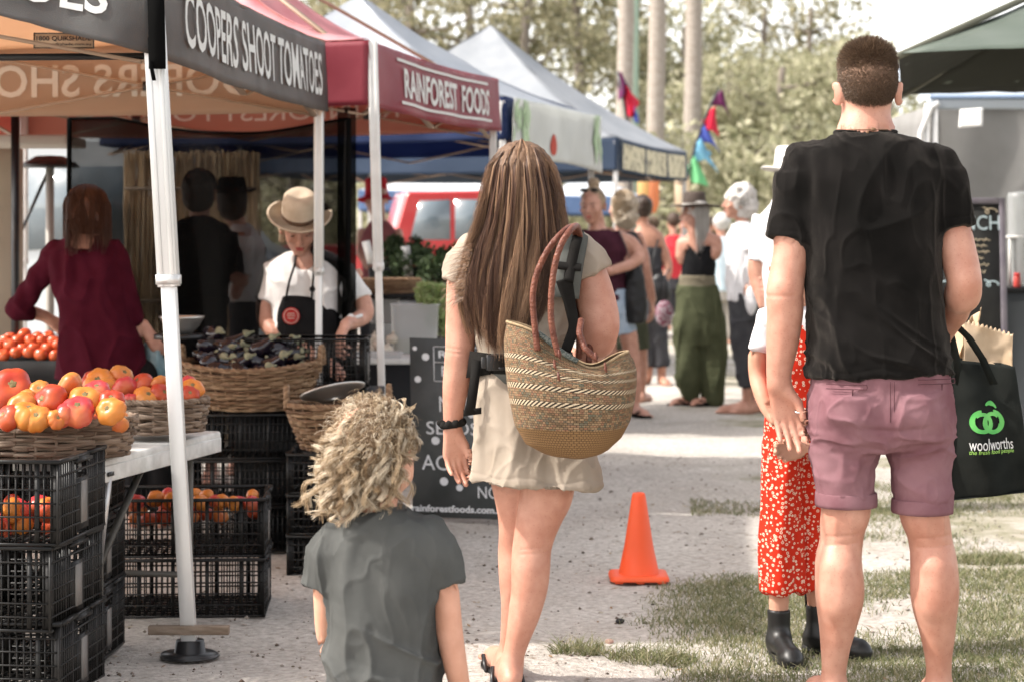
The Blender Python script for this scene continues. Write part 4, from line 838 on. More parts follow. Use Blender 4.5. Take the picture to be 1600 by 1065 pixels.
def simple_person(label, s_, x, spec, group=None, vox=.010):
    f = Fig(label, s_, x, group); J = f.J; hd = spec['head']; yaw, pitch = hd[3], hd[4] if len(hd) > 4 else 0
    M = rotz(yaw)@rotx(pitch); S = Sdf(vox*.8, .018); c = J(hd[0], hd[1], hd[2]); w_ = head(S, c, M, hd[5] if len(hd) > 5 else 1.0); hh = hd[5] if len(hd) > 5 else 1.0
    if abs(math.cos(yaw)+1) < 1.2: face_bits(f, w_, M, hh)
    for c_ in spec.get('skin', []): f.ch(S, c_)
    for c_ in spec.get('skin_lo', []): f.lo(S, c_, .02)
    for a, d, L in spec.get('feet', []): foot(S, (J(a,370)[0], F/s_, 0), d, L)
    for args in spec.get('hands', []): hand(S, J(*args[0]), args[1], args[2], args[3], 1.05, curl=args[4] if len(args) > 4 else .5)
    S.build('body', spec.get('skinmat', SK), f.root)
    for nm, m, los, chs, d in spec.get('wear', []):
        T = Sdf(vox*.8, .02)
        for q in los: f.lo(T, q, .02)
        for q in chs: f.ch(T, q, .02, len(q) == 2)
        T.build(nm, m, f.root, cloth_disp(*d))
    if 'hair' in spec:
        hm_, els, dsp_ = spec['hair']; Hs = Sdf(vox*.7, .02)
        for e in els: Hs.ell(c+M@(np.array(e[:3])*hh), np.array(e[3:6])*hh, M)
        hr = Hs.build('hair', hm_, f.root, dsp_)
        if 'hs' in spec:   # hanging strands: colour list, n, length, start radius, x spread, curl
            cols, n, L, cu = spec['hs']; r_ = np.random.default_rng(int(x)); th = r_.uniform(-1.75, 1.75, n); t = np.linspace(0, 1, 16)[None]; LL = L*r_.uniform(.7, 1.05, n)[:,None]
            el = np.minimum(t*3.2, 1.6); rr = .098*r_.uniform(.98, 1.12, n)[:,None]; X = rr*np.sin(el)*np.sin(th)[:,None]; Y = -rr*1.08*np.sin(el)*np.cos(th)[:,None]; Z = .035+rr*np.cos(el)-LL*np.clip(t-.5, 0, 1)*2
            ph = r_.uniform(0, 6, n)[:,None]; X += cu*np.sin(ph+t*14); Y += cu*np.cos(ph+t*14); strands('hair_strands', np.stack([X, Y, Z], -1)*hh@M.T+c, .0026, hair_mat(spec['hs'][0][0], spec['hs'][0][1]) if isinstance(cols, tuple) else cols, hr)
    return f, c, M, w_
def hat(f, c, M, m, rb=.17, hgt=.11, droop=.0, band=None, top=.07, off=.06):
    th = np.linspace(0, 2*np.pi, 48, endpoint=False); hc = c+M@np.array((0,-.005,off))
    ring = lambda r_, z, fz=0: np.stack([r_*.94*np.cos(th), r_*1.06*np.sin(th), z+fz*np.cos(th)**2-droop*(r_ > .11)], 1)@M.T+hc
    h = MB().rings(np.array([ring(rb,.0,.02), ring(rb-.006,.005,.02), ring(.12,.0,.004), ring(.092,.0), ring(.089,.04), ring(top+.012,hgt*.85), ring(top,hgt), ring(.03,hgt*.92), ring(.01,hgt*.9)])).build('hat', m, f.root, True)
    if band: MB().rings(np.array([ring(.0945,.003), ring(.095,.006), ring(.0935,.026), ring(.091,.028)]), False).build('hat_band', band, h, True)
def bush_disp(a, s_): return lambda W, N: a*noise(W*s_, 3)+a*.6*noise(W*s_*2.3, 5)
def crowd():
    jeans = fabric('light_denim', (.30,.38,.48), (.42,.49,.57)); gm = fabric('charcoal_cotton', (.045,.045,.050), (.065,.065,.07)); mar = fabric('wine_singlet', (.045,.014,.022), (.07,.022,.035))
    wj = MATS['white_cotton']; bkj = fabric('black_top', (.012,.012,.013)); 
    BL = hair_mat('bun_blonde', [(.25,.17,.10),(.45,.34,.22),(.35,.25,.16)]); GY = hair_mat('white_hair', [(.50,.47,.43),(.72,.69,.65),(.40,.37,.33)]); 
    # glasses on head
    f, c, M, w_ = simple_person('woman in a wine-coloured singlet with sunglasses pushed up on her blonde bun', 215, 935, dict(head=(926,322,0,math.pi-.35,-.18,1.12),
        skin=[[(930,335,.02,12),(935,362,.02,13)], [(962,372,0,11),(985,380,-.01,11),(998,400,-.03,10),(985,413,-.12,8.5),(965,420,-.16,7.5),(953,424,-.17,6.5)], [(896,378,0,10),(893,400,0,9),(898,425,-.05,7.5),(915,440,-.1,6)], [(945,480,0,17),(950,540,0,13),(955,570,0,9.5),(957,600,0,9),(958,640,0,6.5)], [(972,480,.02,17),(985,540,.02,13),(990,570,.02,9.5),(993,600,.02,9),(992,640,.02,6.5)]],
        skin_lo=[[(356,912,960,0,.05),(372,892,978,0,.08),(440,900,972,0,.09)]], feet=[(958,(-.4,-1,0),.24),(992,(.5,-1,0),.24)], hands=[((953,424,-.17),(-1,-.1,.05),(0,-1,-.3),1)],
        wear=[('singlet', mar, [[(360,905,965,0,.045),(372,894,975,0,.085),(410,896,978,0,.11),(470,898,982,0,.115)]], [], (.008,(10,10,7),71)), ('shorts', jeans, [[(452,905,984,0,.105),(490,902,986,0,.11)]], [[(946,485,0,20),(948,522,0,19)], [(968,485,.01,20),(976,520,.02,19)]], (.005,(14,14,12),72))],
        hair=(mat('bun_base', (.20,.14,.09), .6, c2=(.38,.28,.18), nscale=50), [(0,-.022,.035,.080,.094,.090),(.0,-.05,.14,.038,.04,.038)], bush_disp(.005, 50))))
    g = MB(); 
    for sx in (-1, 1): g.ell(w_(sx*.036,.055,.112), (.030,.008,.020), M@rotx(-.6), 8); g.tube([w_(sx*.066,.05,.112), w_(sx*.082,-.02,.06)], .003, 5)
    g.build('sunglasses', MATS['black_plastic'], f.root, True)
    sole('sandal', (J_(958,215)[0], F/215, 0), (-.4,-1,0), bkj, f.root); sole('sandal', (J_(992,215)[0], F/215, 0), (.5,-1,0), bkj, f.root)
    b = thing('shoulder_bag', 'black slouchy shoulder bag hanging beside the denim shorts', 'bag', P(992,430,215,-.05)); q = Sdf(.01, .02)
    cs = [(P(y_x, y, 215, -.04)[2], P(y_x, y, 215, -.04)[0], P(y_x, y, 215, -.04)[1], w2/215, d2) for y_x, y, w2, d2 in ((993,414,9,.05),(992,440,15,.07),(993,480,18,.08),(993,505,15,.07))]
    q.loft(cs).build('bag_body', mat('bag_black_leather', (.012,.012,.013), .45, bump=.4, bscale=60), b, bush_disp(.006, 12)); MB().tube([P(988,418,215,-.10), P(978,385,215,-.10), P(968,362,215,-.06), P(965,356,215,0)], .012, 6, flat=.3).build('strap', fabric('strap_grey', (.12,.12,.12)), b, True)
    # blonde bob behind her
    simple_person('woman with a loose ash-blonde bob half hidden behind the wine singlet', 198, 975, dict(head=(972,326,0,.9,0,1.05), skin=[[(972,345,0,11),(975,365,0,12)], [(995,375,0,11),(1004,400,-.02,10),(1008,420,-.03,9),(1014,445,-.03,7.5),(1019,468,-.03,6.5)], [(965,520,0,12),(968,600,0,7)], [(1000,520,0,12),(1003,570,0,9),(1002,605,0,7)]], skin_lo=[[(362,950,1000,0,.06),(440,952,1000,0,.08)]], feet=[(968,(.3,1,0),.24),(1003,(.4,1,0),.24)], hands=[((1019,470,-.03),(.1,-.1,-1),(-1,0,0),1)],
        wear=[('blouse', gm, [[(362,955,995,0,.06),(380,946,1004,0,.09),(450,950,1003,0,.1),(490,950,1003,0,.1)]], [], (.007,(10,10,7),73)), ('shorts', fabric('olive_shorts', (.07,.075,.05)), [[(480,950,1006,0,.105),(510,950,1008,0,.11)]], [[(968,505,0,18),(966,545,0,17)], [(993,505,0,18),(999,545,0,17)]], (.005,(14,14,12),72))],
        hair=(mat('ash_base', (.26,.21,.15), .6, c2=(.46,.39,.30), nscale=4, stretch=(40,40,6)), [(0,-.02,.03,.095,.105,.10),(0,-.03,-.06,.10,.10,.10)], bush_disp(.012, 20)), hs=(BL, 500, .12, .006)))
    # strapless back
    simple_person('dark-haired woman in a strapless black top seen from behind, grey trousers', 177, 1020, dict(head=(1002,330,0,.35,-.1,1.1), skinmat=SKB, skin=[[(1004,342,0,9),(1008,365,0,9.5)], [(1031,378,0,8),(1040,400,-.02,7.5),(1044,425,-.05,6.5),(1034,445,-.1,5.5)], [(1013,570,0,8),(1013,590,0,6)], [(1034,570,0,8),(1034,590,0,6)]], skin_lo=[[(352,998,1020,0,.05),(366,988,1035,0,.08),(400,990,1034,0,.085),(440,992,1034,0,.085)]], feet=[(1009,(-.6,-.9,0),.24),(1034,(.2,-1,0),.24)], hands=[((1034,446,-.1),(-.6,0,-.6),(0,-1,0),1)],
        wear=[('strapless_top', gm, [[(386,989,1035,0,.09),(430,989,1036,0,.1),(468,988,1038,0,.105)]], [], (.005,(12,12,9),74)), ('trousers', gm, [[(460,989,1039,0,.105),(500,990,1040,0,.11)]], [[(1003,495,0,16),(1010,572,0,13)], [(1026,495,0,16),(1034,572,0,13)]], (.008,(12,12,7),75))],
        hair=(mat('dark_hair', (.02,.012,.008), .5, c2=(.045,.028,.02), nscale=60), [(0,-.015,.035,.084,.104,.096),(0,-.095,.06,.045,.04,.045)], bush_disp(.006, 40))))
    b = thing('handbag', 'round black handbag held at the strapless woman\'s hip', 'bag', P(1030,455,178,-.1)); q = Sdf(.01, .02); q.ell(P(1030,456,178,-.12), (.10,.05,.16)).build('bag_body', MATS['bag_black_leather'], b, bush_disp(.006, 14)); MB().tube([P(1018,436,178,-.12), P(1022,400,178,-.09), P(1028,375,178,0)], .010, 6).build('strap', MATS['bag_black_leather'], b, True)
    b = thing('patchwork_bag', 'red, white and navy patchwork bag low beside the green trousers', 'bag', P(1040,490,190,0)); q = Sdf(.01, .02); q.ell(P(1038,490,190,0), (.075,.05,.11)); m = mat('patchwork', (.30,.28,.30), .9, island=None, c2=(.16,.02,.05), nscale=60, contrast=(.44,.56)); q.build('bag_body', m, b); MB().tube([P(1036,470,190), P(1040,430,190), P(1046,420,190)], .008, 6).build('strap', gm, b, True)
    # green trousers, wide hat
    ol = fabric('olive_trousers', (.060,.066,.036), (.085,.092,.052))
    f, c, M, w_ = simple_person('woman in a brown wide-brimmed hat and baggy olive trousers with hand at her chin', 202, 1093, dict(head=(1084,336,0,math.pi/2+.25,0,1.0), skin=[[(1088,348,0,9.5),(1092,368,0,10)], [(1117,376,0,10.5),(1116,395,-.03,10.5),(1098,408,-.06,9.5),(1088,390,-.07,8),(1083,370,-.07,6.5),(1081,360,-.07,5.5)], [(1066,380,0,9),(1064,400,0,8),(1070,415,-.02,7)], [(1084,600,0,8),(1080,622,0,6)], [(1110,600,0,8),(1110,622,0,6)]], skin_lo=[[(362,1078,1108,0,.05),(374,1064,1122,0,.075),(420,1068,1114,0,.085)]], feet=[(1080,(-1,-.5,0),.24),(1112,(-.9,-.5,0),.24)], hands=[((1081,360,-.07),(-.15,0,1),(0,1,0),1,1.2)],
        wear=[('top', bkj, [[(384,1070,1116,0,.085),(405,1066,1118,0,.10),(440,1064,1116,0,.10)]], [[(1074,370,-.01,3),(1074,392,-.03,4)], [(1108,370,-.01,3),(1108,392,-.03,4)]], (.004,(14,14,9),76)), ('waistband', fabric('khaki_band', (.16,.14,.10)), [[(430,1062,1118,0,.105),(448,1060,1119,0,.11)]], [], (.004,(16,16,30),77)), ('trousers', ol, [[(446,1060,1120,0,.115),(480,1057,1125,0,.14),(510,1055,1128,0,.145),(540,1062,1124,0,.12)]], [[(1076,500,0,22),(1076,540,0,22),(1077,585,0,21),(1080,618,0,14)], [(1109,500,0,22),(1112,540,0,22),(1114,590,0,21),(1113,622,0,16)]], (.014,(13,13,3),78))],
        hair=(mat('silver_base', (.5,.47,.43), .6, c2=(.68,.66,.62), nscale=4, stretch=(50,50,6)), [(0,-.02,.02,.084,.10,.09),(0,-.045,-.07,.075,.06,.10),(-.03,-.03,-.2,.06,.05,.12)], bush_disp(.007, 25)), hs=(GY, 420, .33, .005)))
    hat(f, c, M, mat('hat_brown', (.045,.032,.026), .8, c2=(.075,.055,.045), nscale=10), .195, .12, band=mat('hat_band_pale', (.35,.33,.3), .7))
    sole('sandal', (J_(1080,202)[0], F/202, 0), (-1,-.5,0), bkj, f.root); sole('sandal', (J_(1112,202)[0], F/202, 0), (-.9,-.5,0), bkj, f.root)
    # white curls
    simple_person('older woman with curly white hair, white tee and dark cropped trousers', 211, 1163, dict(head=(1152,318,0,math.pi/2+.1,0,1.0), skin=[[(1156,330,0,10),(1162,352,0,11)], [(1173,368,-.08,10),(1178,400,-.10,9),(1184,430,-.10,8),(1170,450,-.12,7),(1163,462,-.12,6)], [(1168,600,-.02,9),(1166,632,-.02,6.5)], [(1180,600,.03,9),(1182,632,.03,6.5)]], skin_lo=[[(352,1146,1172,0,.06),(380,1138,1184,0,.10),(450,1140,1182,0,.10)]], feet=[(1160,(-1,-.25,0),.25),(1180,(-.95,-.35,0),.25)],
        wear=[('tee', wj, [[(346,1150,1172,0,.055),(360,1140,1182,0,.09),(400,1134,1183,0,.12),(470,1136,1186,0,.125)]], [[(1172,362,-.07,11),(1175,392,-.10,13)]], (.008,(10,10,7),81)), ('trousers', gm, [[(458,1137,1188,0,.125),(500,1139,1191,0,.13)]], [[(1160,500,-.03,22),(1166,604,-.03,13)], [(1170,500,.04,22),(1181,604,.03,13)]], (.009,(12,12,6),82))],
        hair=(mat('curl_white_base', (.46,.43,.40), .8, c2=(.60,.57,.54), nscale=40), [(0,-.03,.045,.118,.118,.105),(0,-.06,-.03,.105,.09,.09)], bush_disp(.016, 22)), hs=(GY, 500, .05, .012)))
    b = thing('tote_bag', 'small white cloth bag at the curly-haired woman\'s thigh', 'bag', P(1172,465,213,-.14)); q = Sdf(.01, .02); q.ell(P(1174,470,213,-.15), (.045,.03,.11)).build('bag_body', wj, b, bush_disp(.005, 20)); MB().tube([P(1170,450,213,-.14), P(1168,420,213,-.14), P(1166,400,213,-.13)], .006, 5).build('strap', wj, b)
    # red hat seller
    rv = fabric('dusty_red_vest', (.22,.07,.075), (.28,.10,.10))
    f, c, M, w_ = simple_person('stallholder in a floppy red sun hat and dusty red vest', 205, 592, dict(head=(588,312,0,.5,-.1,1.05), skin=[[(590,325,0,11),(592,350,0,12)], [(567,366,0,10),(566,395,-.03,9),(575,415,-.1,7)], [(620,366,0,10),(622,400,-.02,9),(612,420,-.1,7)], [(582,560,0,13),(582,630,0,7)], [(604,560,0,13),(604,630,0,7)]], skin_lo=[[(348,575,612,0,.07),(430,570,618,0,.09)]], feet=[(582,(0,1,0),.24),(604,(0,1,0),.24)],
        wear=[('vest', rv, [[(346,578,608,0,.06),(362,568,620,0,.10),(420,566,624,0,.12),(470,564,626,0,.12)]], [], (.006,(10,10,7),83)), ('trousers', gm, [[(460,565,625,0,.12),(500,565,625,0,.12)]], [[(581,495,0,21),(582,625,0,13)], [(608,495,0,21),(605,625,0,13)]], (.006,(12,12,7),84))]))
    hat(f, c, M, fabric('red_hat_cloth', (.42,.012,.02), (.5,.03,.035)), .155, .12, .055, top=.075, off=.045)
    # white tee with straw hat, mostly behind the tall man
    f, c, M, w_ = simple_person('person in a white tee and pale hat mostly hidden by the tall man', 330, 1222, dict(head=(1237,288,0,.2,0,1.0), skin=[[(1232,305,0,17),(1230,330,0,18)], [(1188,352,0,17),(1184,400,0,15),(1184,430,0,14),(1192,465,-.03,11),(1200,490,-.05,9)], [(1226,560,0,22),(1228,700,0,16),(1230,780,0,10)], [(1250,560,0,22),(1254,700,0,16),(1256,780,0,10)]], skin_lo=[[(322,1200,1262,0,.08),(420,1195,1266,0,.10),(520,1198,1262,0,.1)]], feet=[(1230,(0,1,0),.26),(1256,(0,1,0),.26)], hands=[((1200,490,-.05),(.3,.1,-1),(-.2,-1,0),1)],
        wear=[('tee', wj, [[(310,1214,1254,0,.07),(326,1196,1270,0,.10),(400,1188,1274,0,.12),(500,1190,1270,0,.12)]], [[(1196,338,0,20),(1187,408,0,18)]], (.008,(8,8,6),85)), ('shorts', gm, [[(495,1192,1270,0,.12),(540,1196,1268,0,.12)]], [[(1226,540,0,30),(1226,640,0,26)], [(1250,540,0,30),(1252,640,0,26)]], (.006,(12,12,7),86))], hair=(MATS['dark_hair'], [(0,-.015,.03,.082,.102,.094)], bush_disp(.003, 40))), vox=.007)
    hat(f, c, M, mat('hat_white', (.62,.6,.56), .85), .155, .12)
    # far people
    f, c, M, w_ = simple_person('distant grey-haired person in a pale blue shirt', 128, 1130, dict(head=(1127,352,0,.3,0,1.1), skin=[[(1127,360,0,6),(1128,375,0,7)], [(1147,385,0,6),(1150,410,-.05,5),(1140,400,-.2,4)], [(1112,385,0,6),(1109,420,0,5)]], skin_lo=[[(372,1116,1142,0,.07),(420,1117,1143,0,.1)]], wear=[('shirt', fabric('pale_blue_cotton', (.42,.52,.58), (.5,.6,.66)), [[(370,1116,1143,0,.08),(390,1111,1150,0,.12),(455,1110,1150,0,.13)]], [[(1146,384,0,8),(1150,404,0,7)]], (.008,(9,9,6),87)), ('trousers', fabric('stone_trousers', (.3,.28,.25)), [[(450,1111,1149,0,.13),(470,1112,1149,0,.12)]], [[(1121,465,0,10),(1121,530,0,7)], [(1140,465,0,10),(1140,530,0,7)]], (.006,(9,9,6),88))], feet=[(1121,(0,1,0),.25),(1140,(0,1,0),.25)], hair=(mat('grey_hair', (.4,.39,.37), .6, c2=(.55,.54,.52), nscale=50), [(0,-.02,.04,.095,.11,.10)], bush_disp(.008, 30))), vox=.014)
    for i, (x, y, s_, lab, cl, hc_) in enumerate(((1052,348,112,'distant person in a bright red top beneath the far lanterns', (.45,.04,.05), (.05,.03,.02)), (1068,351,96,'distant person in a faded pink top right of the red top', (.5,.25,.27), (.2,.13,.08)), (1020,352,90,'distant person in a white top near the tree trunk', (.6,.6,.6), (.08,.05,.03)), (1108,350,92,'distant person in a teal top beyond the curly-haired woman', (.1,.25,.27), (.1,.07,.05)))):
        k = s_/112.; m = fabric('far_top_%s' % 'abcd'[i], cl)
        m.name = 'far_top'
        simple_person(lab, s_, x, dict(head=(x, y, 0, (.4, 2.9, 1.2, -1.0)[i], 0, 1.05), skin=[[(x, y+10*k, 0, 5.5*k), (x, y+22*k, 0, 6*k)], [(x-14*k, y+30*k, 0, 5.5*k), (x-16*k, y+60*k, 0, 4.5*k), (x-12*k, y+80*k, -.1, 3.5*k)], [(x+14*k, y+30*k, 0, 5.5*k), (x+16*k, y+60*k, 0, 4.5*k), (x+14*k, y+80*k, -.1, 3.5*k)], [(x-7*k, y+120*k, 0, 7*k), (x-7*k, y+165*k, 0, 4*k)], [(x+7*k, y+120*k, 0, 7*k), (x+7*k, y+165*k, 0, 4*k)]], skin_lo=[[(y+22*k, x-8*k, x+8*k, 0, .06), (y+60*k, x-15*k, x+15*k, 0, .1)]],
            wear=[('top', m, [[(y+20*k, x-9*k, x+9*k, 0, .07), (y+32*k, x-18*k, x+18*k, 0, .11), (y+88*k, x-16*k, x+16*k, 0, .12)]], [[(x-15*k, y+30*k, 0, 7*k), (x-17*k, y+52*k, 0, 6*k)], [(x+15*k, y+30*k, 0, 7*k), (x+17*k, y+52*k, 0, 6*k)]], (.006,(9,9,6),90)), ('trousers', gm, [[(y+84*k, x-17*k, x+17*k, 0, .12), (y+105*k, x-17*k, x+17*k, 0, .12)]], [[(x-8*k, y+100*k, 0, 9*k), (x-8*k, y+160*k, 0, 6*k)], [(x+8*k, y+100*k, 0, 9*k), (x+8*k, y+160*k, 0, 6*k)]], (.006,(9,9,6),91))], feet=[(x-7*k, (0,1,0), .24), (x+7*k, (0,1,0), .24)],
            hair=(mat('far_hair_%s' % 'abcd'[i], hc_, .6), [(0,-.02,.04,.088,.108,.10)], bush_disp(.006, 30))), vox=.016)
    # people behind the mesh wall
    f, c, M, w_ = simple_person('shadowy person in dark clothes and a beanie behind the black mesh', 292, 315, dict(head=(312,302,0,-.1,0,1.05), hair=(MATS['dark_hair'], [(0,-.02,.03,.085,.104,.096),(0,-.03,-.03,.08,.08,.07)], bush_disp(.003, 40)), skin=[[(312,318,0,15),(312,345,0,16)], [(275,372,0,14),(268,430,0,12),(285,470,-.1,10)], [(350,372,0,14),(362,430,0,12),(380,440,-.15,9)], [(300,560,0,18),(300,720,0,10)], [(330,560,0,18),(330,720,0,10)]], skin_lo=[[(345,290,336,0,.08),(460,285,340,0,.1)]], wear=[('jumper', bkj, [[(338,295,332,0,.07),(352,274,352,0,.11),(420,268,358,0,.13),(510,268,355,0,.13)]], [[(275,365,0,20),(266,440,0,17)], [(352,365,0,20),(366,440,0,17)]], (.008,(8,8,6),93)), ('trousers', gm, [[(500,270,355,0,.13),(560,275,350,0,.12)]], [[(298,550,0,28),(300,720,0,18)], [(330,550,0,28),(330,720,0,18)]], (.006,(9,9,6),94))], feet=[(300,(0,-1,0),.26),(330,(0,-1,0),.26)]), vox=.009)
    B = Sdf(.008, .02); B.ell(c+np.array((0,0,.045)), (.092,.105,.09), M); B.build('beanie', bkj, f.root)
    f, c, M, w_ = simple_person('person in a cream shirt and dark cap half seen through the black mesh', 280, 385, dict(head=(362,318,.25,.3,0,1.0), hair=(MATS['dark_hair'], [(0,-.02,.03,.085,.104,.096),(0,-.03,-.03,.08,.08,.07)], bush_disp(.003, 40)), skin=[[(366,335,.25,13),(372,355,.25,14)], [(378,375,.1,13),(378,430,.1,11),(368,460,.0,9)], [(370,560,.25,16),(370,700,.25,10)], [(398,560,.25,16),(398,700,.25,10)]], skin_lo=[[(355,362,392,.25,.07),(450,358,400,.25,.1)]], wear=[('shirt', wj, [[(350,366,388,.25,.06),(365,360,402,.25,.10),(470,358,404,.25,.12)]], [[(380,368,.12,15),(380,430,.10,13)]], (.008,(8,8,6),95)), ('trousers', gm, [[(462,358,404,.25,.12),(540,360,404,.25,.12)]], [[(371,530,.25,22),(371,700,.25,15)], [(395,530,.25,22),(397,700,.25,15)]], (.006,(9,9,6),96))], feet=[(370,(0,-1,0),.26),(398,(0,-1,0),.26)]), vox=.010)
    hat(f, c, M, bkj, .15, .09)
J_ = lambda x, s_: P(x, 370, s_)
def girl():
    f = Fig('girl in red floral culottes and black ankle boots facing the tall man', 505, 1240); J = f.J
    S = Sdf(.006, .015); M = rotz(math.pi-.15)@rotx(.05); c = J(1246,425,.0); w_ = head(S, c, M, .95); face_bits(f, w_, M, .95)
    f.ch(S, [(1246,450,0,22),(1246,480,0,22)], .02); f.lo(S, [(478,1215,1280,0,.05),(500,1205,1285,0,.07),(620,1210,1280,0,.08)], .02)
    f.ch(S, [(1190,505,0,17),(1185,545,0,15),(1184,585,0,13.5),(1192,620,-.04,12),(1205,650,-.07,9.5)]); hand(S, J(1206,652,-.07), (.4,-.1,-1), (1,0,0), 1, .8)
    f.ch(S, [(1290,505,0,17),(1294,560,0,15),(1292,620,0,13.5),(1278,680,-.08,11),(1262,700,-.13,9)]); hand(S, J(1260,701,-.13), (-1,-.3,-.1), (0,-1,0), 1, .8, curl=.6)
    f.ch(S, [(1219,800,0,22),(1218,880,0,18),(1217,940,.0,15),(1216,985,.0,13)]); f.ch(S, [(1270,800,.05,22),(1273,880,.06,17),(1275,930,.07,14),(1277,970,.08,13)])
    S.build('body', SKR, f.root)
    T = Sdf(.006, .02); f.lo(T, [(474,1222,1270,0,.05),(482,1200,1290,0,.075),(520,1200,1288,0,.095),(545,1206,1284,0,.10)], .02); f.ch(T, [(1203,490,0,18),(1186,548,0,19)], .02, True); f.ch(T, [(1287,490,0,18),(1295,548,0,18)], .02, True)
    T.build('top', MATS['white_cotton'], f.root, cloth_disp(.005, (10,10,8), 101))
    m = bpy.data.materials.new('red_floral'); m.use_nodes = True; n = m.node_tree.nodes; l = m.node_tree.links; b = n['Principled BSDF']; b.inputs['Roughness'].default_value = .9; b.inputs['Specular IOR Level'].default_value = .1
    tc = n.new('ShaderNodeTexCoord'); mp0 = n.new('ShaderNodeMapping'); mp0.inputs['Scale'].default_value = (1,.55,1); l.new(tc.outputs['Object'], mp0.inputs[0]); mp = mp0
    def vor(scale, lo_, hi_, hole):
        v = n.new('ShaderNodeTexVoronoi'); v.inputs['Scale'].default_value = scale; v.inputs['Randomness'].default_value = .8; l.new(mp.outputs[0], v.inputs['Vector'])
        r_ = n.new('ShaderNodeValToRGB'); r_.color_ramp.interpolation = 'CONSTANT'; e = r_.color_ramp.elements
        e[0].position = 0; e[0].color = (hole,hole,hole,1); e[1].position = lo_; e[1].color = (1,1,1,1); q = e.new(hi_); q.color = (0,0,0,1)
        l.new(v.outputs['Distance'], r_.inputs[0]); return r_.outputs[0]
    a = vor(76, .17, .34, .1); bb = vor(150, .13, .30, .3); big = vor(17, .0, .23, 1)
    mm = n.new('ShaderNodeMath'); mm.operation = 'MULTIPLY'; l.new(bb, mm.inputs[0]); l.new(big, mm.inputs[1]); mx = n.new('ShaderNodeMath'); mx.operation = 'MAXIMUM'; l.new(a, mx.inputs[0]); l.new(mm.outputs[0], mx.inputs[1])
    c_ = n.new('ShaderNodeMix'); c_.data_type = 'RGBA'; c_.inputs[6].default_value = (.52,.028,.012,1); c_.inputs[7].default_value = (.72,.55,.42,1); l.new(mx.outputs[0], c_.inputs[0]); l.new(c_.outputs[2], b.inputs['Base Color'])
    G = Sdf(.006, .015); f.lo(G, [(503,1205,1285,0,.10),(540,1200,1290,0,.11),(640,1196,1294,0,.12),(700,1195,1296,0,.12)], .02)
    f.ch(G, [(1224,690,-.01,34),(1222,924,-.01,33)], .01, True); f.ch(G, [(1268,690,.04,32),(1270,918,.05,28)], .01, True)
    def dsp(W, N): return .010*np.sin(W[:,0]*55+W[:,1]*30+noise(W*6, 3)*2)*np.clip((J(0,640)[2]-W[:,2])/.2, .15, 1)+wrinkle(W, (10,10,4), .005, 103)
    G.build('culottes', m, f.root, dsp)
    BT = mat('boot_leather', (.010,.0095,.009), .42, spec=.4, bump=.15, bscale=40)
    for x, d, y0, dd in ((1217,0,1030,(.12,-1,0)),(1277,.08,1020,(.75,-.65,0))):
        a = np.array((J(x,370,d)[0], F/505+d, 0)); dn = np.array(dd)/np.linalg.norm(dd); z = np.array((0,0,1.)); B = Sdf(.0045, .02)
        B.cone(a+z*.15, a+z*.06, .036, .033, .02, True); B.cone(a+z*.05, a+dn*.15+z*.033, .034, .03, .03); B.ell(a+dn*.14+z*.024, (.037,.055,.026), np.stack([np.cross(dn, z), dn, z], 1), .02); B.ell(a-dn*.01+z*.035, (.034,.04,.035), np.stack([np.cross(dn, z), dn, z], 1), .02)
        bo = B.build('boot', BT, f.root, keep=lambda x, y, z: .008-z+0*x+0*y)
        x_ = np.cross(dn, z); mb = MB(); t = np.linspace(0, 6.28, 26, endpoint=False); u = np.cos(t)*.125+.068; v = np.sin(t)*.036; q = a+np.outer(u, dn)+np.outer(v, x_); mb.rings(np.array([q+z*.002, q+z*.014])); mb.box(a-dn*.02+z*.012, (.055,.05,.022)); mb.build('boot_sole', mat('rubber', (.015,.014,.013), .7), bo)
        MB().bar(a-dn*.036+z*.14, a-dn*.040+z*.185, .02, .004, up=dn).build('pull_tab', MATS['webbing_black'], bo)
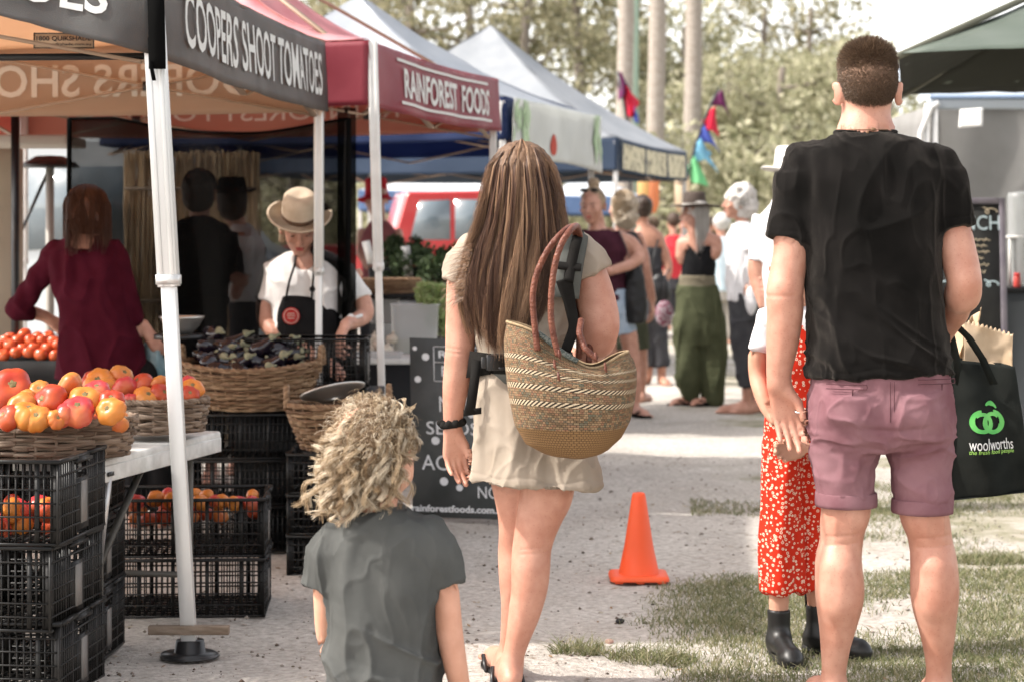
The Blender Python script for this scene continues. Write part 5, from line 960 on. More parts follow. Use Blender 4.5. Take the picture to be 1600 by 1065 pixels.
# ------------------------------------------------------------------ ground
def ground():
    m = bpy.data.materials.new('sandy_path'); m.use_nodes = True; n = m.node_tree.nodes; l = m.node_tree.links; b = n['Principled BSDF']; b.inputs['Roughness'].default_value = .95; b.inputs['Specular IOR Level'].default_value = .1
    tc = n.new('ShaderNodeTexCoord')
    def noi(s, d=5, st=(1,1,1)):
        mp = n.new('ShaderNodeMapping'); mp.inputs['Scale'].default_value = st; l.new(tc.outputs['Object'], mp.inputs[0]); q = n.new('ShaderNodeTexNoise'); q.inputs['Scale'].default_value = s; q.inputs['Detail'].default_value = d; q.inputs['Roughness'].default_value = .62; l.new(mp.outputs[0], q.inputs[0]); return q.outputs[0]
    def ramp(x, p0, c0, p1, c1):
        r = n.new('ShaderNodeValToRGB'); r.color_ramp.elements[0].position = p0; r.color_ramp.elements[0].color = (*c0,1); r.color_ramp.elements[1].position = p1; r.color_ramp.elements[1].color = (*c1,1); l.new(x, r.inputs[0]); return r.outputs[0]
    def mixc(f, a, c, mode='MIX'):
        q = n.new('ShaderNodeMix'); q.data_type = 'RGBA'; q.blend_type = mode
        if hasattr(f, 'links'): l.new(f, q.inputs[0])
        else: q.inputs[0].default_value = f
        l.new(a, q.inputs[6]); l.new(c, q.inputs[7]); return q.outputs[2]
    base = ramp(noi(.9, 8), .35, (.47,.435,.40), .65, (.60,.57,.535)); fine = ramp(noi(38, 6), .30, (.62,.60,.57), .72, (1.15,1.14,1.13)); c = mixc(1, base, fine, 'MULTIPLY')
    spk = ramp(noi(120, 2), .66, (1,1,1), .70, (.30,.25,.20)); c = mixc(.45, c, spk, 'MULTIPLY')
    deb = ramp(noi(22, 8, (1,.55,1)), .64, (1,1,1), .69, (.42,.35,.28)); c = mixc(.75, c, deb, 'MULTIPLY')
    far = n.new('ShaderNodeSeparateXYZ'); l.new(tc.outputs['Object'], far.inputs[0])
    gr = ramp(noi(3.2, 8), .35, (.17,.165,.09), .60, (.44,.40,.34)); 
    # turf where the grass grows: right of the path and beyond the stalls
    ad = n.new('ShaderNodeMath'); ad.operation = 'MULTIPLY_ADD'; l.new(far.outputs[0], ad.inputs[0]); ad.inputs[1].default_value = .10; l.new(noi(1.3, 6, (1,.6,1)), ad.inputs[2])
    tf = ramp(ad.outputs[0], .66, (0,0,0), .78, (1,1,1)); c = mixc(tf, c, gr)
    l.new(c, b.inputs['Base Color'])
    bp = n.new('ShaderNodeBump'); bp.inputs['Strength'].default_value = .9; bp.inputs['Distance'].default_value = .02; l.new(noi(55, 8), bp.inputs['Height']); l.new(bp.outputs[0], b.inputs['Normal'])
    def patch(name, x0, x1, y0, y1, nx, ny, amp, hole=None, dz=0):
        u, v = np.meshgrid(np.linspace(x0, x1, nx), np.linspace(y0, y1, ny), indexing='ij'); p = np.stack([u, v, 0*u], -1)
        z = amp*noise(p*1.7)+amp*.5*noise(p*5, 3)+amp*.22*noise(p*16, 5) if amp else 0*u
        i = np.arange(nx-1)[:,None]; j = np.arange(ny-1)[None]; q = np.stack(np.broadcast_arrays(i*ny+j, (i+1)*ny+j, (i+1)*ny+j+1, i*ny+j+1), -1)
        if hole is not None:
            cx = (u[:-1,:-1]+u[1:,1:])/2; cy = (v[:-1,:-1]+v[1:,1:])/2; q = q[~((cx > hole[0]) & (cx < hole[1]) & (cy > hole[2]) & (cy < hole[3]))]
        edge = np.clip(np.minimum.reduce([u-x0, x1-u, v-y0, y1-v])/.6, 0, 1)
        return mk(name, np.stack([u, v, z*edge+dz], -1).reshape(-1, 3), q.reshape(-1, 4), m)
    a = patch('ground', -4, 5, 3, 17, 360, 500, .014); tag(a, kind='structure')
    c2 = patch('ground', -150, 150, -20, 280, 301, 301, 0, (-4, 5, 3, 17), 0); tag(c2, kind='structure')
def gz(x, y):
    p = np.stack([x, y, 0*x], -1); return .014*noise(p*1.7)+.007*noise(p*5, 3)+.003*noise(p*16, 5)
def grass():
    r_ = np.random.default_rng(5)
    gm = mat('grass_blade', (.1,.11,.05), .7, island=[(.085,.11,.04),(.15,.165,.07),(.30,.27,.16),(.115,.14,.055),(.40,.35,.24)], trans=.3)
    def blades(name, label, x, y, hmin, hmax, lean, w_, par=None):
        N = len(x); z = gz(x, y)-.004; h = r_.uniform(hmin, hmax, N); a = r_.uniform(0, 6.28, N); L = lean*r_.random(N)*h*1.6
        t = np.array((0,.5,1.)); P0 = np.stack([x, y, z], 1); d = np.stack([np.cos(a), np.sin(a), 0*a], 1)
        c = P0[:,None]+d[:,None]*(L[:,None]*t**1.6)[...,None]+np.array((0,0,1.))*(h[:,None]*(t*(1-.25*lean*t)))[...,None]
        b2 = r_.uniform(0, 6.28, N); s_ = np.stack([np.cos(b2), np.sin(b2), 0*a], 1)*w_/2; wt = np.array((1,.75,.12))
        V = np.stack([c-s_[:,None]*wt[None,:,None], c+s_[:,None]*wt[None,:,None]], 2).reshape(-1, 3)
        i = np.arange(N)[:,None]*6; q = np.concatenate([i+np.array((0,1,3,2)), i+np.array((2,3,5,4))]); return mk(name, V, q, gm, par)
    # turf patches: density mask in picture-measured places
    def dens(x, y):
        p = np.stack([x, y, 0*x], -1); base = noise(p*np.array((1.2,1.0,1)), 21)+.5*noise(p*3.3, 22)+.25*noise(p*9, 23)
        s_ = F/y; px = HX+x*s_; py = HY+CZ*s_
        right = np.clip((px-990-1.1*(1000-py)*0)/160, -1, 1); m1 = np.where((py > 895), right*1.1-.05, -1)
        m2 = np.where((py > 740) & (py < 895) & (px > 1200), .25*np.clip((px-1200)/150, 0, 1)-.12, -1); m2 = np.where((py > 780) & (py < 830) & (px > 1080) & (px <= 1200), -.1, m2)
        far_ = np.where(py < 700, -1.2, -1)
        hole = np.where((px > 1290) & (px < 1450) & (py > 935) & (py < 1010), -.7, 0)
        return np.maximum(np.maximum(m1, m2), far_)+base*.55+hole
    N = 330000; x = r_.uniform(.2, 3.8, N); y = r_.uniform(5.2, 11.5, N); k = dens(x, y) > r_.uniform(-.05, .75, N)
    o = blades('grass', None, x[k], y[k], .010, .042, .9, .0040); tag(o, kind='stuff', label='short dry green and straw coloured turf on the sandy ground', cat='grass')
    for px, py, n_, rr, lab in ((905,1022,420,.09,'small tuft of grass on bare sand near the walking woman'),(1020,1030,700,.14,'widest spiky grass tuft on bare sand below the traffic cone'),(915,802,0,.05,''),(1545,880,900,.16,'thick grass tuft behind the tall man and below his bag'),(1340,826,0,.12,''),(660,600,0,.1,'')):
        if not n_: continue
        s_ = (py-HY)/CZ; cx, cy = (px-HX)/s_, F/s_; a = r_.uniform(0, 6.28, n_); q = rr*np.sqrt(r_.random(n_)); xx = cx+np.cos(a)*q; yy = cy+np.sin(a)*q*.8
        root = thing('grass_tuft', lab, 'grass tuft', (cx, cy, 0), 'grass tufts on the path'); blades('leaves', None, xx, yy, .02, .075, 1.1, .0035, root)
    # litter: leaf scraps and pebbles
    n_ = 5000; x = r_.uniform(-2.5, 3.2, n_); y = 5.2+7*r_.random(n_)**1.6; z = gz(x, y); r1 = r_.uniform(.002, .007, n_)*r_.uniform(.4, 1.5, n_)
    oc = np.array([(1,0,0),(0,1,0),(-1,0,0),(0,-1,0),(0,0,.7),(0,0,-.7)]); V = np.stack([x, y, z+r1*.3], 1)[:,None]+oc[None]*r1[:,None,None]*r_.uniform(.6, 1.4, (n_, 6, 1))
    f = np.array([(0,1,4),(1,2,4),(2,3,4),(3,0,4),(1,0,5),(2,1,5),(3,2,5),(0,3,5)]); t = (np.arange(n_)[:,None,None]*6+f[None]).reshape(-1, 3)
    o = mk('gravel', V.reshape(-1, 3), t, mat('grit', (.1,.08,.06), .9, island=[(.06,.045,.035),(.22,.19,.16),(.12,.09,.065),(.42,.38,.34),(.08,.05,.035)]), smooth=False); tag(o, 'scattered grit and bark crumbs over the pale path', 'gravel', kind='stuff')
    n_ = 700; x = r_.uniform(-1.6, 3.0, n_); y = 5.2+5*r_.random(n_)**1.3; z = gz(x, y)+.002; a = r_.uniform(0, 6.28, n_); L = r_.uniform(.006, .022, n_); w_ = L*r_.uniform(.2, .45, n_); t = np.stack([np.cos(a), np.sin(a), r_.uniform(-.2,.3,n_)], 1); s_ = np.stack([-np.sin(a), np.cos(a), r_.uniform(-.3,.3,n_)], 1); c = np.stack([x, y, z+.002], 1)
    V = np.stack([c-t*L[:,None], c+s_*w_[:,None], c+t*L[:,None], c-s_*w_[:,None]], 1).reshape(-1, 3); o = mk('leaf_litter', V, np.arange(4*n_).reshape(n_, 4), mat('dry_leaf', (.2,.14,.08), .8, island=[(.16,.10,.05),(.34,.25,.15),(.22,.13,.06),(.42,.36,.26)]), smooth=False); tag(o, 'scattered dry brown leaf scraps on the pale path', 'leaf litter', kind='stuff')
    for px, py, s2, lab in ((968,973,.022,'black pebble lying on the sand in front of the traffic cone'),(952,1005,.02,'pinkish pebble on the sand beside the grass tuft')):
        s_ = (py-HY)/CZ; cx, cy = (px-HX)/s_, F/s_; q = Sdf(.002, .003); q.ell((cx, cy, .008), (s2*.75, s2*.55, s2*.45))
        o = q.build('pebble', mat('pebble_dark' if py < 990 else 'pebble_pink', (.03,.03,.03) if py < 990 else (.38,.24,.2), .8), None, lambda W, N: .003*noise(W*90, 3)); tag(o, lab, 'pebble')
# ------------------------------------------------------------------ cloth helpers
def sheet(f, nu, nv, name, m, parent, m2=None, th=.0025, seed=0, amp=.0, ns=6, smooth=True):
    """cloth surface f(u,v)->(...,3); with m2 the inner side is a second ply"""
    u, v = np.meshgrid(np.linspace(0,1,nu), np.linspace(0,1,nv), indexing='ij'); V = f(u, v)
    du = np.gradient(V, axis=0); dv = np.gradient(V, axis=1); N = np.cross(du, dv); N /= np.linalg.norm(N, axis=-1)[...,None]+1e-9
    if amp: V = V+N*(amp*(noise(V*ns, seed)+.5*noise(V*ns*2.4, seed+1)))[...,None]
    W = V-N*th; i = np.arange(nu-1)[:,None]; j = np.arange(nv-1)[None]; q = np.stack(np.broadcast_arrays(i*nv+j, (i+1)*nv+j, (i+1)*nv+j+1, i*nv+j+1), -1).reshape(-1, 4)
    n_ = nu*nv; A = np.concatenate([V.reshape(-1, 3), W.reshape(-1, 3)]); e = []
    idx = np.arange(n_).reshape(nu, nv)
    for a in (idx[:,0][::-1], idx[:,-1], idx[0], idx[-1][::-1]): e.append(np.stack([a[:-1], a[1:], a[1:]+n_, a[:-1]+n_], 1))
    e = np.concatenate(e); fc = np.concatenate([q, q[:, ::-1]+n_, e]); mi = np.concatenate([np.zeros(len(q), int), np.ones(len(q), int) if m2 else np.zeros(len(q), int), np.zeros(len(e), int)])
    return mk(name, A, fc, [m, m2] if m2 else m, parent, smooth, mi=mi), (lambda uu, vv, off=.004: bil(V, N, uu, vv, off))
def bil(V, N, u, v, off):
    nu, nv = V.shape[:2]; x = np.clip(np.asarray(u)*(nu-1), 0, nu-1.001); y = np.clip(np.asarray(v)*(nv-1), 0, nv-1.001); i = x.astype(int); j = y.astype(int); a = (x-i)[:,None]; b = (y-j)[:,None]
    g = lambda A: A[i,j]*(1-a)*(1-b)+A[i+1,j]*a*(1-b)+A[i,j+1]*(1-a)*b+A[i+1,j+1]*a*b
    return g(V)+g(N)*off
ALU = mat('aluminium_leg', (.55,.55,.54), .42, c2=(.66,.66,.65), nscale=14, metal=.55, spec=.5, bump=.1, bscale=50, stretch=(1,1,.15))
WHT = mat('white_powder_coat', (.66,.65,.63), .45, c2=(.55,.54,.52), nscale=9, spec=.4)
TANB = mat('truss_tan', (.34,.24,.17), .5, spec=.4)
BLKP = mat('black_plastic', (.012,.012,.013), .35, spec=.5)
def leg(root, a, b, m=WHT, w_=.042, foot_=True):
    a = np.array(a, float); b = np.array(b, float); mb = MB(); mid = a+(b-a)*.52; mb.bar(a, mid+(b-a)*.03, w_*.72); mb.bar(mid, b, w_)
    for s_ in (-1, 1): mb.bar(mid+np.array((s_*w_*.28,-w_*.52,0)), b+np.array((s_*w_*.28,-w_*.52,0)), w_*.22, .004, up=(0,1,0))
    o = bevel(mb.build('leg', m, root), .003)
    q = MB(); c = mid+(b-a)*.01; q.box(c, (w_*1.12, w_*1.12, .03)); q.build('leg_clip', m, o)
    if foot_: q = MB(); q.lathe([(0,0),(w_*1.5,0),(w_*1.4,.006),(w_*.8,.012),(w_*.7,.05),(0,.05)], (a[0], a[1], 0), 20); q.build('foot', BLKP, o, True)
    return o
def tent(name, label, corners, ztop, val, peak, roofm, valm, liner, legs=(0,1,2,3), legm=WHT, sag=.10, truss=True, vals=(0,1,2,3), peakxy=None, seed=0, vamp=.012, legbot=None, fold=1.0):
    """corners: near-left, near-right, far-right, far-left seen from the camera (x, y)"""
    C = [np.array((c[0], c[1], ztop)) for c in corners]; cen = sum(C)/4; root = thing(name, label, 'market tent', (cen[0], cen[1], 0), 'market tents along the path')
    pk = np.array((cen[0], cen[1], peak)) if peakxy is None else np.array((*peakxy, peak)); out = []
    for i in range(4):
        a, b = C[i], C[(i+1)%4]
        def f(u, v, a=a, b=b):
            e = a+(b-a)*u[...,None]; p = e+(pk-e)*v[...,None]; s_ = -sag*np.sin(np.pi*v)*(1+.5*np.sin(np.pi*u)); s_ = s_-.03*np.sin(np.pi*u)*(1-v); p[...,2] += s_; return p
        sheet(f, 30, 22, 'roof_panel', roofm, root, liner, seed=seed+i, amp=.014, ns=2.3)
        if i in vals:
            nrm = np.cross(b-a, (0,0,1.)); nrm /= np.linalg.norm(nrm)
            def g(u, v, a=a, b=b, nrm=nrm):
                e = a+(b-a)*u[...,None]; p = e-np.array((0,0,1.))*(val*(1-v))[...,None]; p[...,2] -= .02*np.sin(np.pi*u); p = p+nrm*((1-v)*(.012+fold*.014*np.sin(u*23+seed)+fold*.010*noise(np.stack([u*9, v*2, 0*u], -1), seed+i)))[...,None]; return p
            o, fn = sheet(g, 90, 12, 'valance', valm, root, liner, seed=seed+9+i, amp=vamp*.4*fold, ns=9); out.append((i, o, fn, np.linalg.norm(b-a)))
    for i in legs:
        t_ = C[i]+np.array((0,0,-.03))+(cen-C[i])/np.linalg.norm(cen-C[i])*.035; bt = np.array((t_[0], t_[1], 0)); 
        if legbot and i in legbot: bt = np.array((legbot[i][0], legbot[i][1], 0))
        leg(root, bt, t_, legm)
    if truss:
        inn = [c+(cen-c)/np.linalg.norm(cen-c)*.06 for c in C]
        for i in range(4):
            a, b = inn[i], inn[(i+1)%4]; n_ = 2; 
            for j in range(n_):
                p = a+(b-a)*j/n_; q = a+(b-a)*(j+1)/n_; h0, h1 = np.array((0,0,-.07)), np.array((0,0,-.34))
                MB().bar(p+h0, q+h1, .024, .012).build('truss_bar', TANB, root); MB().bar(p+h1+np.array((.004,.004,0)), q+h0+np.array((.004,.004,0)), .024, .012).build('truss_bar', TANB, root)
                MB().box((p+q)/2+np.array((0,0,-.205)), (.05,.05,.04)).build('joint', BLKP, root)
        for i in range(4): MB().bar(inn[i]+np.array((0,0,-.1)), pk-np.array((0,0,.12)), .026, .014).build('roof_bar', TANB, root)
        MB().bar(pk-np.array((0,0,.5)), pk-np.array((0,0,.03)), .03).build('centre_post', TANB, root)
    return root, dict((i, (o, fn, L)) for i, o, fn, L in out), C, pk
def cloth_mat(name, c, trans=.3, tcol=None, c2=None, rough=.75, bump=.35, bscale=900, spec=.25): return mat(name, c, rough, c2=c2, nscale=3, bump=bump, bscale=bscale, trans=trans, tcol=tcol, spec=spec)
def quadpts(*p): return [np.array(q, float) for q in p]
def tents():
    LET = mat('letter_white', (.68,.68,.66), .7, trans=.2); 
    # --- tomato stall
    P1 = (-1.126, 6.4); P2 = (-.854, 9.36); d = np.array(P2)-np.array(P1); nx = np.array((-d[1], d[0]))/np.linalg.norm(d)*3.1
    BR = (P1[0], P1[1]); NL = (P1[0]-3.1, P1[1]+.05); FL = (P2[0]-3.1, P2[1]+.02)
    root, V, C, pk = tent('market_tent', 'dark grey canopy of the tomato stall with white lettering and inner side tinted tan as sun glow', [NL, P1, P2, FL], 2.19, .32, 3.05, cloth_mat('charcoal_canopy', (.045,.046,.045), .5, (.80,.55,.38)),
        cloth_mat('charcoal_valance', (.040,.042,.042), .10, (.60,.38,.23), (.085,.087,.086), bump=.8, bscale=260, rough=.6, spec=.2), cloth_mat('tan_sun_glow', (.72,.51,.37), .5, (.85,.60,.42)), legs=(2,3), legm=ALU, seed=3, vals=(1,2,3), sag=.14, fold=.5)  # inner ply coloured tan to stand for sun glowing through the dark cloth
    # front valance, blown up and out at the left
    vm = MATS['charcoal_valance']; 
    def g(u, v):
        x = P1[0]-3.1*(1-u); ztop_ = 2.19+0*u; zb = 1.87+.14*np.clip((1-u)*3.1/.55, 0, 1.6)**1.1; z = zb+(ztop_-zb)*v; y = P1[1]-(1-v)*(.03+.10*np.clip((1-u)*3.1/.5, 0, 1))-.012*np.sin(u*60+v*3)*(1-v)
        return np.stack([x+0*v, y, z], -1)
    o, fn = sheet(g, 140, 16, 'valance', vm, root, MATS['tan_sun_glow'], seed=17, amp=.007, ns=9)
    put_text('lettering', 'OES', lambda u, v: fn(1+u/3.1, v, -.0045+.009), LET, o, height=.13, width=.30, center=(-.40,.60*1), maxe=.05) if False else None
    W3 = lambda u, v: fn(1+u/3.1, .5+v/.3, .005)
    put_text('lettering', 'TOMATOES', W3, LET, o, height=.135, width=.86, center=(-.56,.005), maxe=.04, offset=.02)
    o, fn, L = V[1]; W1 = lambda u, v: fn(u/L, .5+v/.32, .010)
    put_text('lettering', 'COOPERS SHOOT TOMATOES', W1, LET, o, height=.19, width=2.45, center=(L/2+.10,.0), maxe=.05, offset=.012)
    o, fn, L = V[2]; W2 = lambda u, v: fn(1-(u/L), .5+v/.32, -.0075)
    put_text('lettering_seen_through', 'COOPERS SHOOT TOMATOES', lambda u, v: fn(u/L, .5+v/.32, -.0075), mat('letter_sun_glow', (.85,.80,.72), .8, trans=.3), o, height=.15, width=2.75, center=(L/2,.0), maxe=.05, offset=.015)  # mirrored letters painted cream for sunlight coming through the print
    leg(root, (-1.000, 6.36, 0), (-1.137, 6.43, 2.2), ALU, .062)
    MB().lathe([(0,0),(.085,0),(.085,.008),(.03,.014),(0,.014)], (-1.005,6.36,.002), 24).build('base_plate', BLKP, root, True)
    wood = mat('weathered_plank', (.17,.125,.09), .9, c2=(.28,.22,.17), nscale=6, stretch=(2,12,12), bump=.6, bscale=30)
    q = MB(); q.box((-1.00,6.34,.085), (.25,.03,.028)); bevel(q.build('cross_plank', wood, root), .003)
    bm_ = mat('velcro_strap', (.004,.004,.004), .95, spec=.03)
    def ribbon(pts, w_, name='strap'): 
        a = np.array(pts, float); V_ = np.array([[p+np.array((-w_/2,0,0)), p+np.array((w_/2,0,0))] for p in a]); o_ = MB().rings(V_, False, False).build(name, bm_, root, True); o_.modifiers.new('s', 'SOLIDIFY').thickness = .006
    ribbon([P(243,-30,500,-.07), P(245,40,500,-.065), P(246,90,500,-.06), P(246,108,500,-.055)], .052); ribbon([P(234,60,500,-.04), P(236,100,500,-.06), P(241,126,500,-.05)], .012)
    # sponsor sticker inside the front roof panel
    pl = planefn(P(53,54,480,.1), (1,.0,.02), (0,.35,1)); stc = mat('sticker_cream', (.5,.38,.27), .8); q = MB(); q.box((0,0,0), (.20,.003,.05)); 
    st = thing('tent_sticker', 'small printed phone number sticker inside the dark canopy front', 'sticker', P(95,64,480,.1)); c = P(100,64,480,.1)
    MB().box(c, (.20,.003,.052)).build('backing', stc, st); fr = MB(); fr.box(c+np.array((0,-.003,.0245)), (.20,.002,.003)); fr.box(c+np.array((0,-.003,-.0245)), (.20,.002,.003)); fr.box(c+np.array((-.0985,-.003,0)), (.003,.002,.046)); fr.box(c+np.array((.0985,-.003,0)), (.003,.002,.046)); fr.build('border', BLKP, st)
    put_text('number', '1800 QUIKSHADE', planefn(c+np.array((0,-.003,.006)), (1,0,0), (0,0,1), .002), BLKP, st, width=.18, height=.018, offset=.02); put_text('web_address', 'www.quikshade.com.au', planefn(c+np.array((0,-.003,-.013)), (1,0,0), (0,0,1), .002), BLKP, st, width=.18, height=.012, offset=.02)
    MB().bar((-4.1,6.47,1.845), (-1.15,6.47,1.87), .02, .02).build('truss_bar', BLKP, root)
    # --- red tent
    A = np.array((-.66, 9.42)); B = np.array((-.077, 11.75)); d = (B-A)/np.linalg.norm(B-A); n_ = np.array((-d[1], d[0])); 
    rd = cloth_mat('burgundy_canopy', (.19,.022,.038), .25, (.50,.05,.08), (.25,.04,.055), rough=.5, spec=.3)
    rf = cloth_mat('red_roof_sun_sheen', (.50,.17,.19), .25, (.55,.12,.14), (.62,.30,.31), rough=.4, spec=.5)  # roof painted pinkish for the sun glancing off its top
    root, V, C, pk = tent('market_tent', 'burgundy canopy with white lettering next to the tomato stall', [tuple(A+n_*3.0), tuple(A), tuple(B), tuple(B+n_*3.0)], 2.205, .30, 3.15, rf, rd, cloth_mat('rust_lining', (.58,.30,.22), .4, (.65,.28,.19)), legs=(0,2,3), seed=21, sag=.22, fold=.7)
    o, fn, L = V[1]; W1 = lambda u, v: fn(u/L, .5+v/.30, .009)
    put_text('lettering', 'RAINFOREST  FOODS', W1, LET, o, height=.145, width=L*.68, center=(L*.55,.0), maxe=.05, offset=.025)
    for v_, a_, b_ in ((.105,.17,.88),(-.098,.19,.92)):
        uu, vv = np.meshgrid(np.linspace(a_, b_, 40), np.linspace(v_-.007, v_+.007, 2), indexing='ij'); Q = W1(uu.ravel()*L, vv.ravel()).reshape(40, 2, 3); MB().rings(Q, False, False).build('stripe', LET, o)
    o, fn, L = V[2]; lr = mat('letter_sun_glow', (.74,.62,.48))
    put_text('lettering_seen_through', 'RAINFOREST FOODS', lambda u, v: fn(u/L, .5+v/.30, -.0075), lr, o, height=.10, width=L*.6, center=(L*.5,0), maxe=.05)
    leg(root, (-.575, 9.3, 0), (-.645, 9.45, 2.2), WHT, .045)
    # --- blue tent
    C1 = np.array((-.04, 13.1)); C2 = np.array((.62, 15.2)); d = (C2-C1)/np.linalg.norm(C2-C1); n_ = np.array((-d[1], d[0]))
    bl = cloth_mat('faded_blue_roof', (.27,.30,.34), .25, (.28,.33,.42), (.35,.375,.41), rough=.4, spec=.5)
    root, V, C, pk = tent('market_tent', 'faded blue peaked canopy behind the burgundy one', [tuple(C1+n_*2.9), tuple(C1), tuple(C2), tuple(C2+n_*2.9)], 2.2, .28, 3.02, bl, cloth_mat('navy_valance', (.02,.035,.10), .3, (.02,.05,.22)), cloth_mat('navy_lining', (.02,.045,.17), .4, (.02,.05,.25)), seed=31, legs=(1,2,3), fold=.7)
    # hanging banner on its path side
    bn = thing('banner', 'white leaf printed banner with a red drop hanging along the blue canopy', 'banner', P(860,200,225,-.1))
    def g(u, v):
        e = np.array((C1[0], C1[1], 0))[None,None]+np.array((*(C2-C1), 0))[None,None]*(u*1.0)[...,None]; e = e+np.array((*(-n_*.05), 0)); e[...,2] = 2.19-.42*(1-v)-.0*u+.04*np.sin(np.pi*u)*(v-1)*-1; return e
    o, fn = sheet(g, 60, 14, 'banner_cloth', cloth_mat('banner_white', (.62,.63,.60), .3, c2=(.70,.71,.68)), bn, None, seed=5, amp=.012, ns=4)
    gl = mat('leaf_print', (.30,.42,.24), .8, c2=(.45,.55,.38), nscale=14); r_ = np.random.default_rng(9)
    q = MB()
    for k in range(46):
        u0 = (r_.uniform(.0,.17) if k < 26 else r_.uniform(.86,.99)); v0 = r_.uniform(.08,.92); a = r_.uniform(.6, 2.4); s_ = r_.uniform(.05,.12); t = np.linspace(0, 2*np.pi, 10, endpoint=False); uu = np.cos(t)*s_; vv = np.sin(t)*s_*.22
        X = (uu*math.cos(a)-vv*math.sin(a))/2.2+u0; Y = (uu*math.sin(a)+vv*math.cos(a))/.42+v0; q.add(fn(np.clip(X,0,1), np.clip(Y,0,1), .006+k*.0002), None, [(0, i, i+1) for i in range(1, 9)])
    q.build('leaf_print', gl, o)
    t = np.linspace(0, 2*np.pi, 20, endpoint=False); MB().add(fn(.40+np.cos(t)*.035*(1-.35*np.sin(t)), .30+np.sin(t)*.19, .006), None, [(0, i, i+1) for i in range(1, 19)]).build('red_drop', mat('drop_red', (.38,.05,.03), .8), o)
    # --- grey-blue tent further on
    C1 = np.array((.96, 18.6)); C2 = np.array((1.87, 21.9)); d = (C2-C1)/np.linalg.norm(C2-C1); n_ = np.array((-d[1], d[0]))
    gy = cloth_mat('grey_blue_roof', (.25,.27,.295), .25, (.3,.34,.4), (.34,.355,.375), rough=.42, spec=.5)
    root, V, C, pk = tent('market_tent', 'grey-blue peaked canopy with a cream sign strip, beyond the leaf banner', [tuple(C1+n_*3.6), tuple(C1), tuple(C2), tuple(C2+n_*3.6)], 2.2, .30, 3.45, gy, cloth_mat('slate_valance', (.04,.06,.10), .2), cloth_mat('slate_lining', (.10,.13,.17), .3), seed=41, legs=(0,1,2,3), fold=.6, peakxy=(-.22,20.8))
    o, fn, L = V[1]; q = MB(); uu, vv = np.meshgrid(np.linspace(.03,.95,40), np.linspace(.08,.86,2), indexing='ij'); q.rings(fn(uu.ravel(), vv.ravel(), .01).reshape(40,2,3), False, False); q.build('sign_strip', mat('sign_cream', (.52,.47,.33), .8, c2=(.22,.20,.15), nscale=13, contrast=(.52,.6)), o)
    for k in range(3): q = MB(); uu, vv = np.meshgrid(np.linspace(.03+.31*k,.05+.31*k,2), np.linspace(.0,.95,2), indexing='ij'); q.rings(fn(uu.ravel(), vv.ravel(), .014).reshape(2,2,3), False, False); q.build('sign_divider', MATS['slate_valance'], o)
    # --- distant awnings
    for lab, xs, s_, m1, m2, pz in (('distant white awning with a blue edge behind the red utility vehicle', (560,845), 108, (.70,.72,.74), (.12,.19,.34), 2.55), ('distant pale blue awning behind the sunglasses woman', (850,1000), 96, (.62,.66,.70), (.10,.19,.36), 2.6)):
        x0, x1 = (xs[0]-HX)/s_, (xs[1]-HX)/s_; y0 = F/s_; nm = 'far_roof_%d' % xs[0]
        r2, V, C, pk = tent('market_tent', lab, [(x0,y0),(x1,y0),(x1,y0+3.5),(x0,y0+3.5)], 1.98, .30, pz, cloth_mat('far_awning_white' if s_ > 100 else 'far_awning_blue', m1, .2), cloth_mat('far_awning_edge', m2, .2), cloth_mat('far_awning_inner', (.08,.12,.2), .3), truss=False, seed=50, fold=.4)
    # small cafe umbrella-like red/white awning, grey marquee on the right
    gm_ = cloth_mat('umbrella_green', (.085,.105,.085), .10, (.05,.07,.05), (.11,.13,.11), rough=.55)
    um = thing('market_umbrella', 'dark green market umbrella canopy above the grey side wall', 'umbrella', (3.45,10.9,0)); NLc = P(1403,84,340); FLc = P(1407,149,262); NRc = NLc+np.array((3.0,-.1,.04)); FRc = FLc+np.array((2.6,0,.0)); ap = np.array((3.3,10.7,2.86)); cs = [NLc, NRc, FRc, FLc]
    for i in range(4):
        a, b = cs[i], cs[(i+1)%4]
        def f(u, v, a=a, b=b): e = a+(b-a)*u[...,None]; e[...,2] -= .03*np.sin(np.pi*u)*(1-v)*-1; p = e+(ap-e)*v[...,None]; p[...,2] -= .05*np.sin(np.pi*v); return p
        sheet(f, 24, 16, 'canopy_panel', gm_, um, cloth_mat('umbrella_under', (.022,.024,.018), .04), amp=.006, seed=i)
        MB().bar(a-np.array((0,0,.012)), ap-np.array((0,0,.035)), .02, .03).build('rib', mat('rib_olive', (.12,.12,.09), .6), um)
    MB().tube([(3.3,10.7,0),(3.3,10.7,2.84)], .026, 16).build('pole', mat('umbrella_pole', (.1,.08,.06), .6), um); MB().lathe([(0,0),(.28,0),(.28,.06),(.05,.09),(0,.09)], (3.3,10.7,0), 28).build('base', BLKP, um, True)
    mr = thing('marquee', 'grey canvas marquee with a white corner pole on the right of the path', 'marquee', (3.6,14,0)); gc = cloth_mat('canvas_grey', (.20,.195,.185), .15, (.25,.25,.24), (.25,.245,.235), bump=.5, bscale=300)
    x0 = (1454-HX)/230; y0 = F/230
    def f(u, v): x = x0+3.2*u; z = .02+2.17*v; y = y0-.05*u+.035*noise(np.stack([x*2.2-v*1.5, z*.8, 0*x], -1), 5)+.02*np.sin(x*9-z*2.2); return np.stack([x, y, z], -1)
    sheet(f, 90, 60, 'side_wall', gc, mr)
    def f2(u, v): return np.stack([x0+3.2*u, y0+.02+3*v, 2.2+.0*u+.75*v*(1-.3*v)], -1)
    def f4(u, v): return np.stack([x0+.01+0*u, y0+3*u, .02+2.17*v], -1)
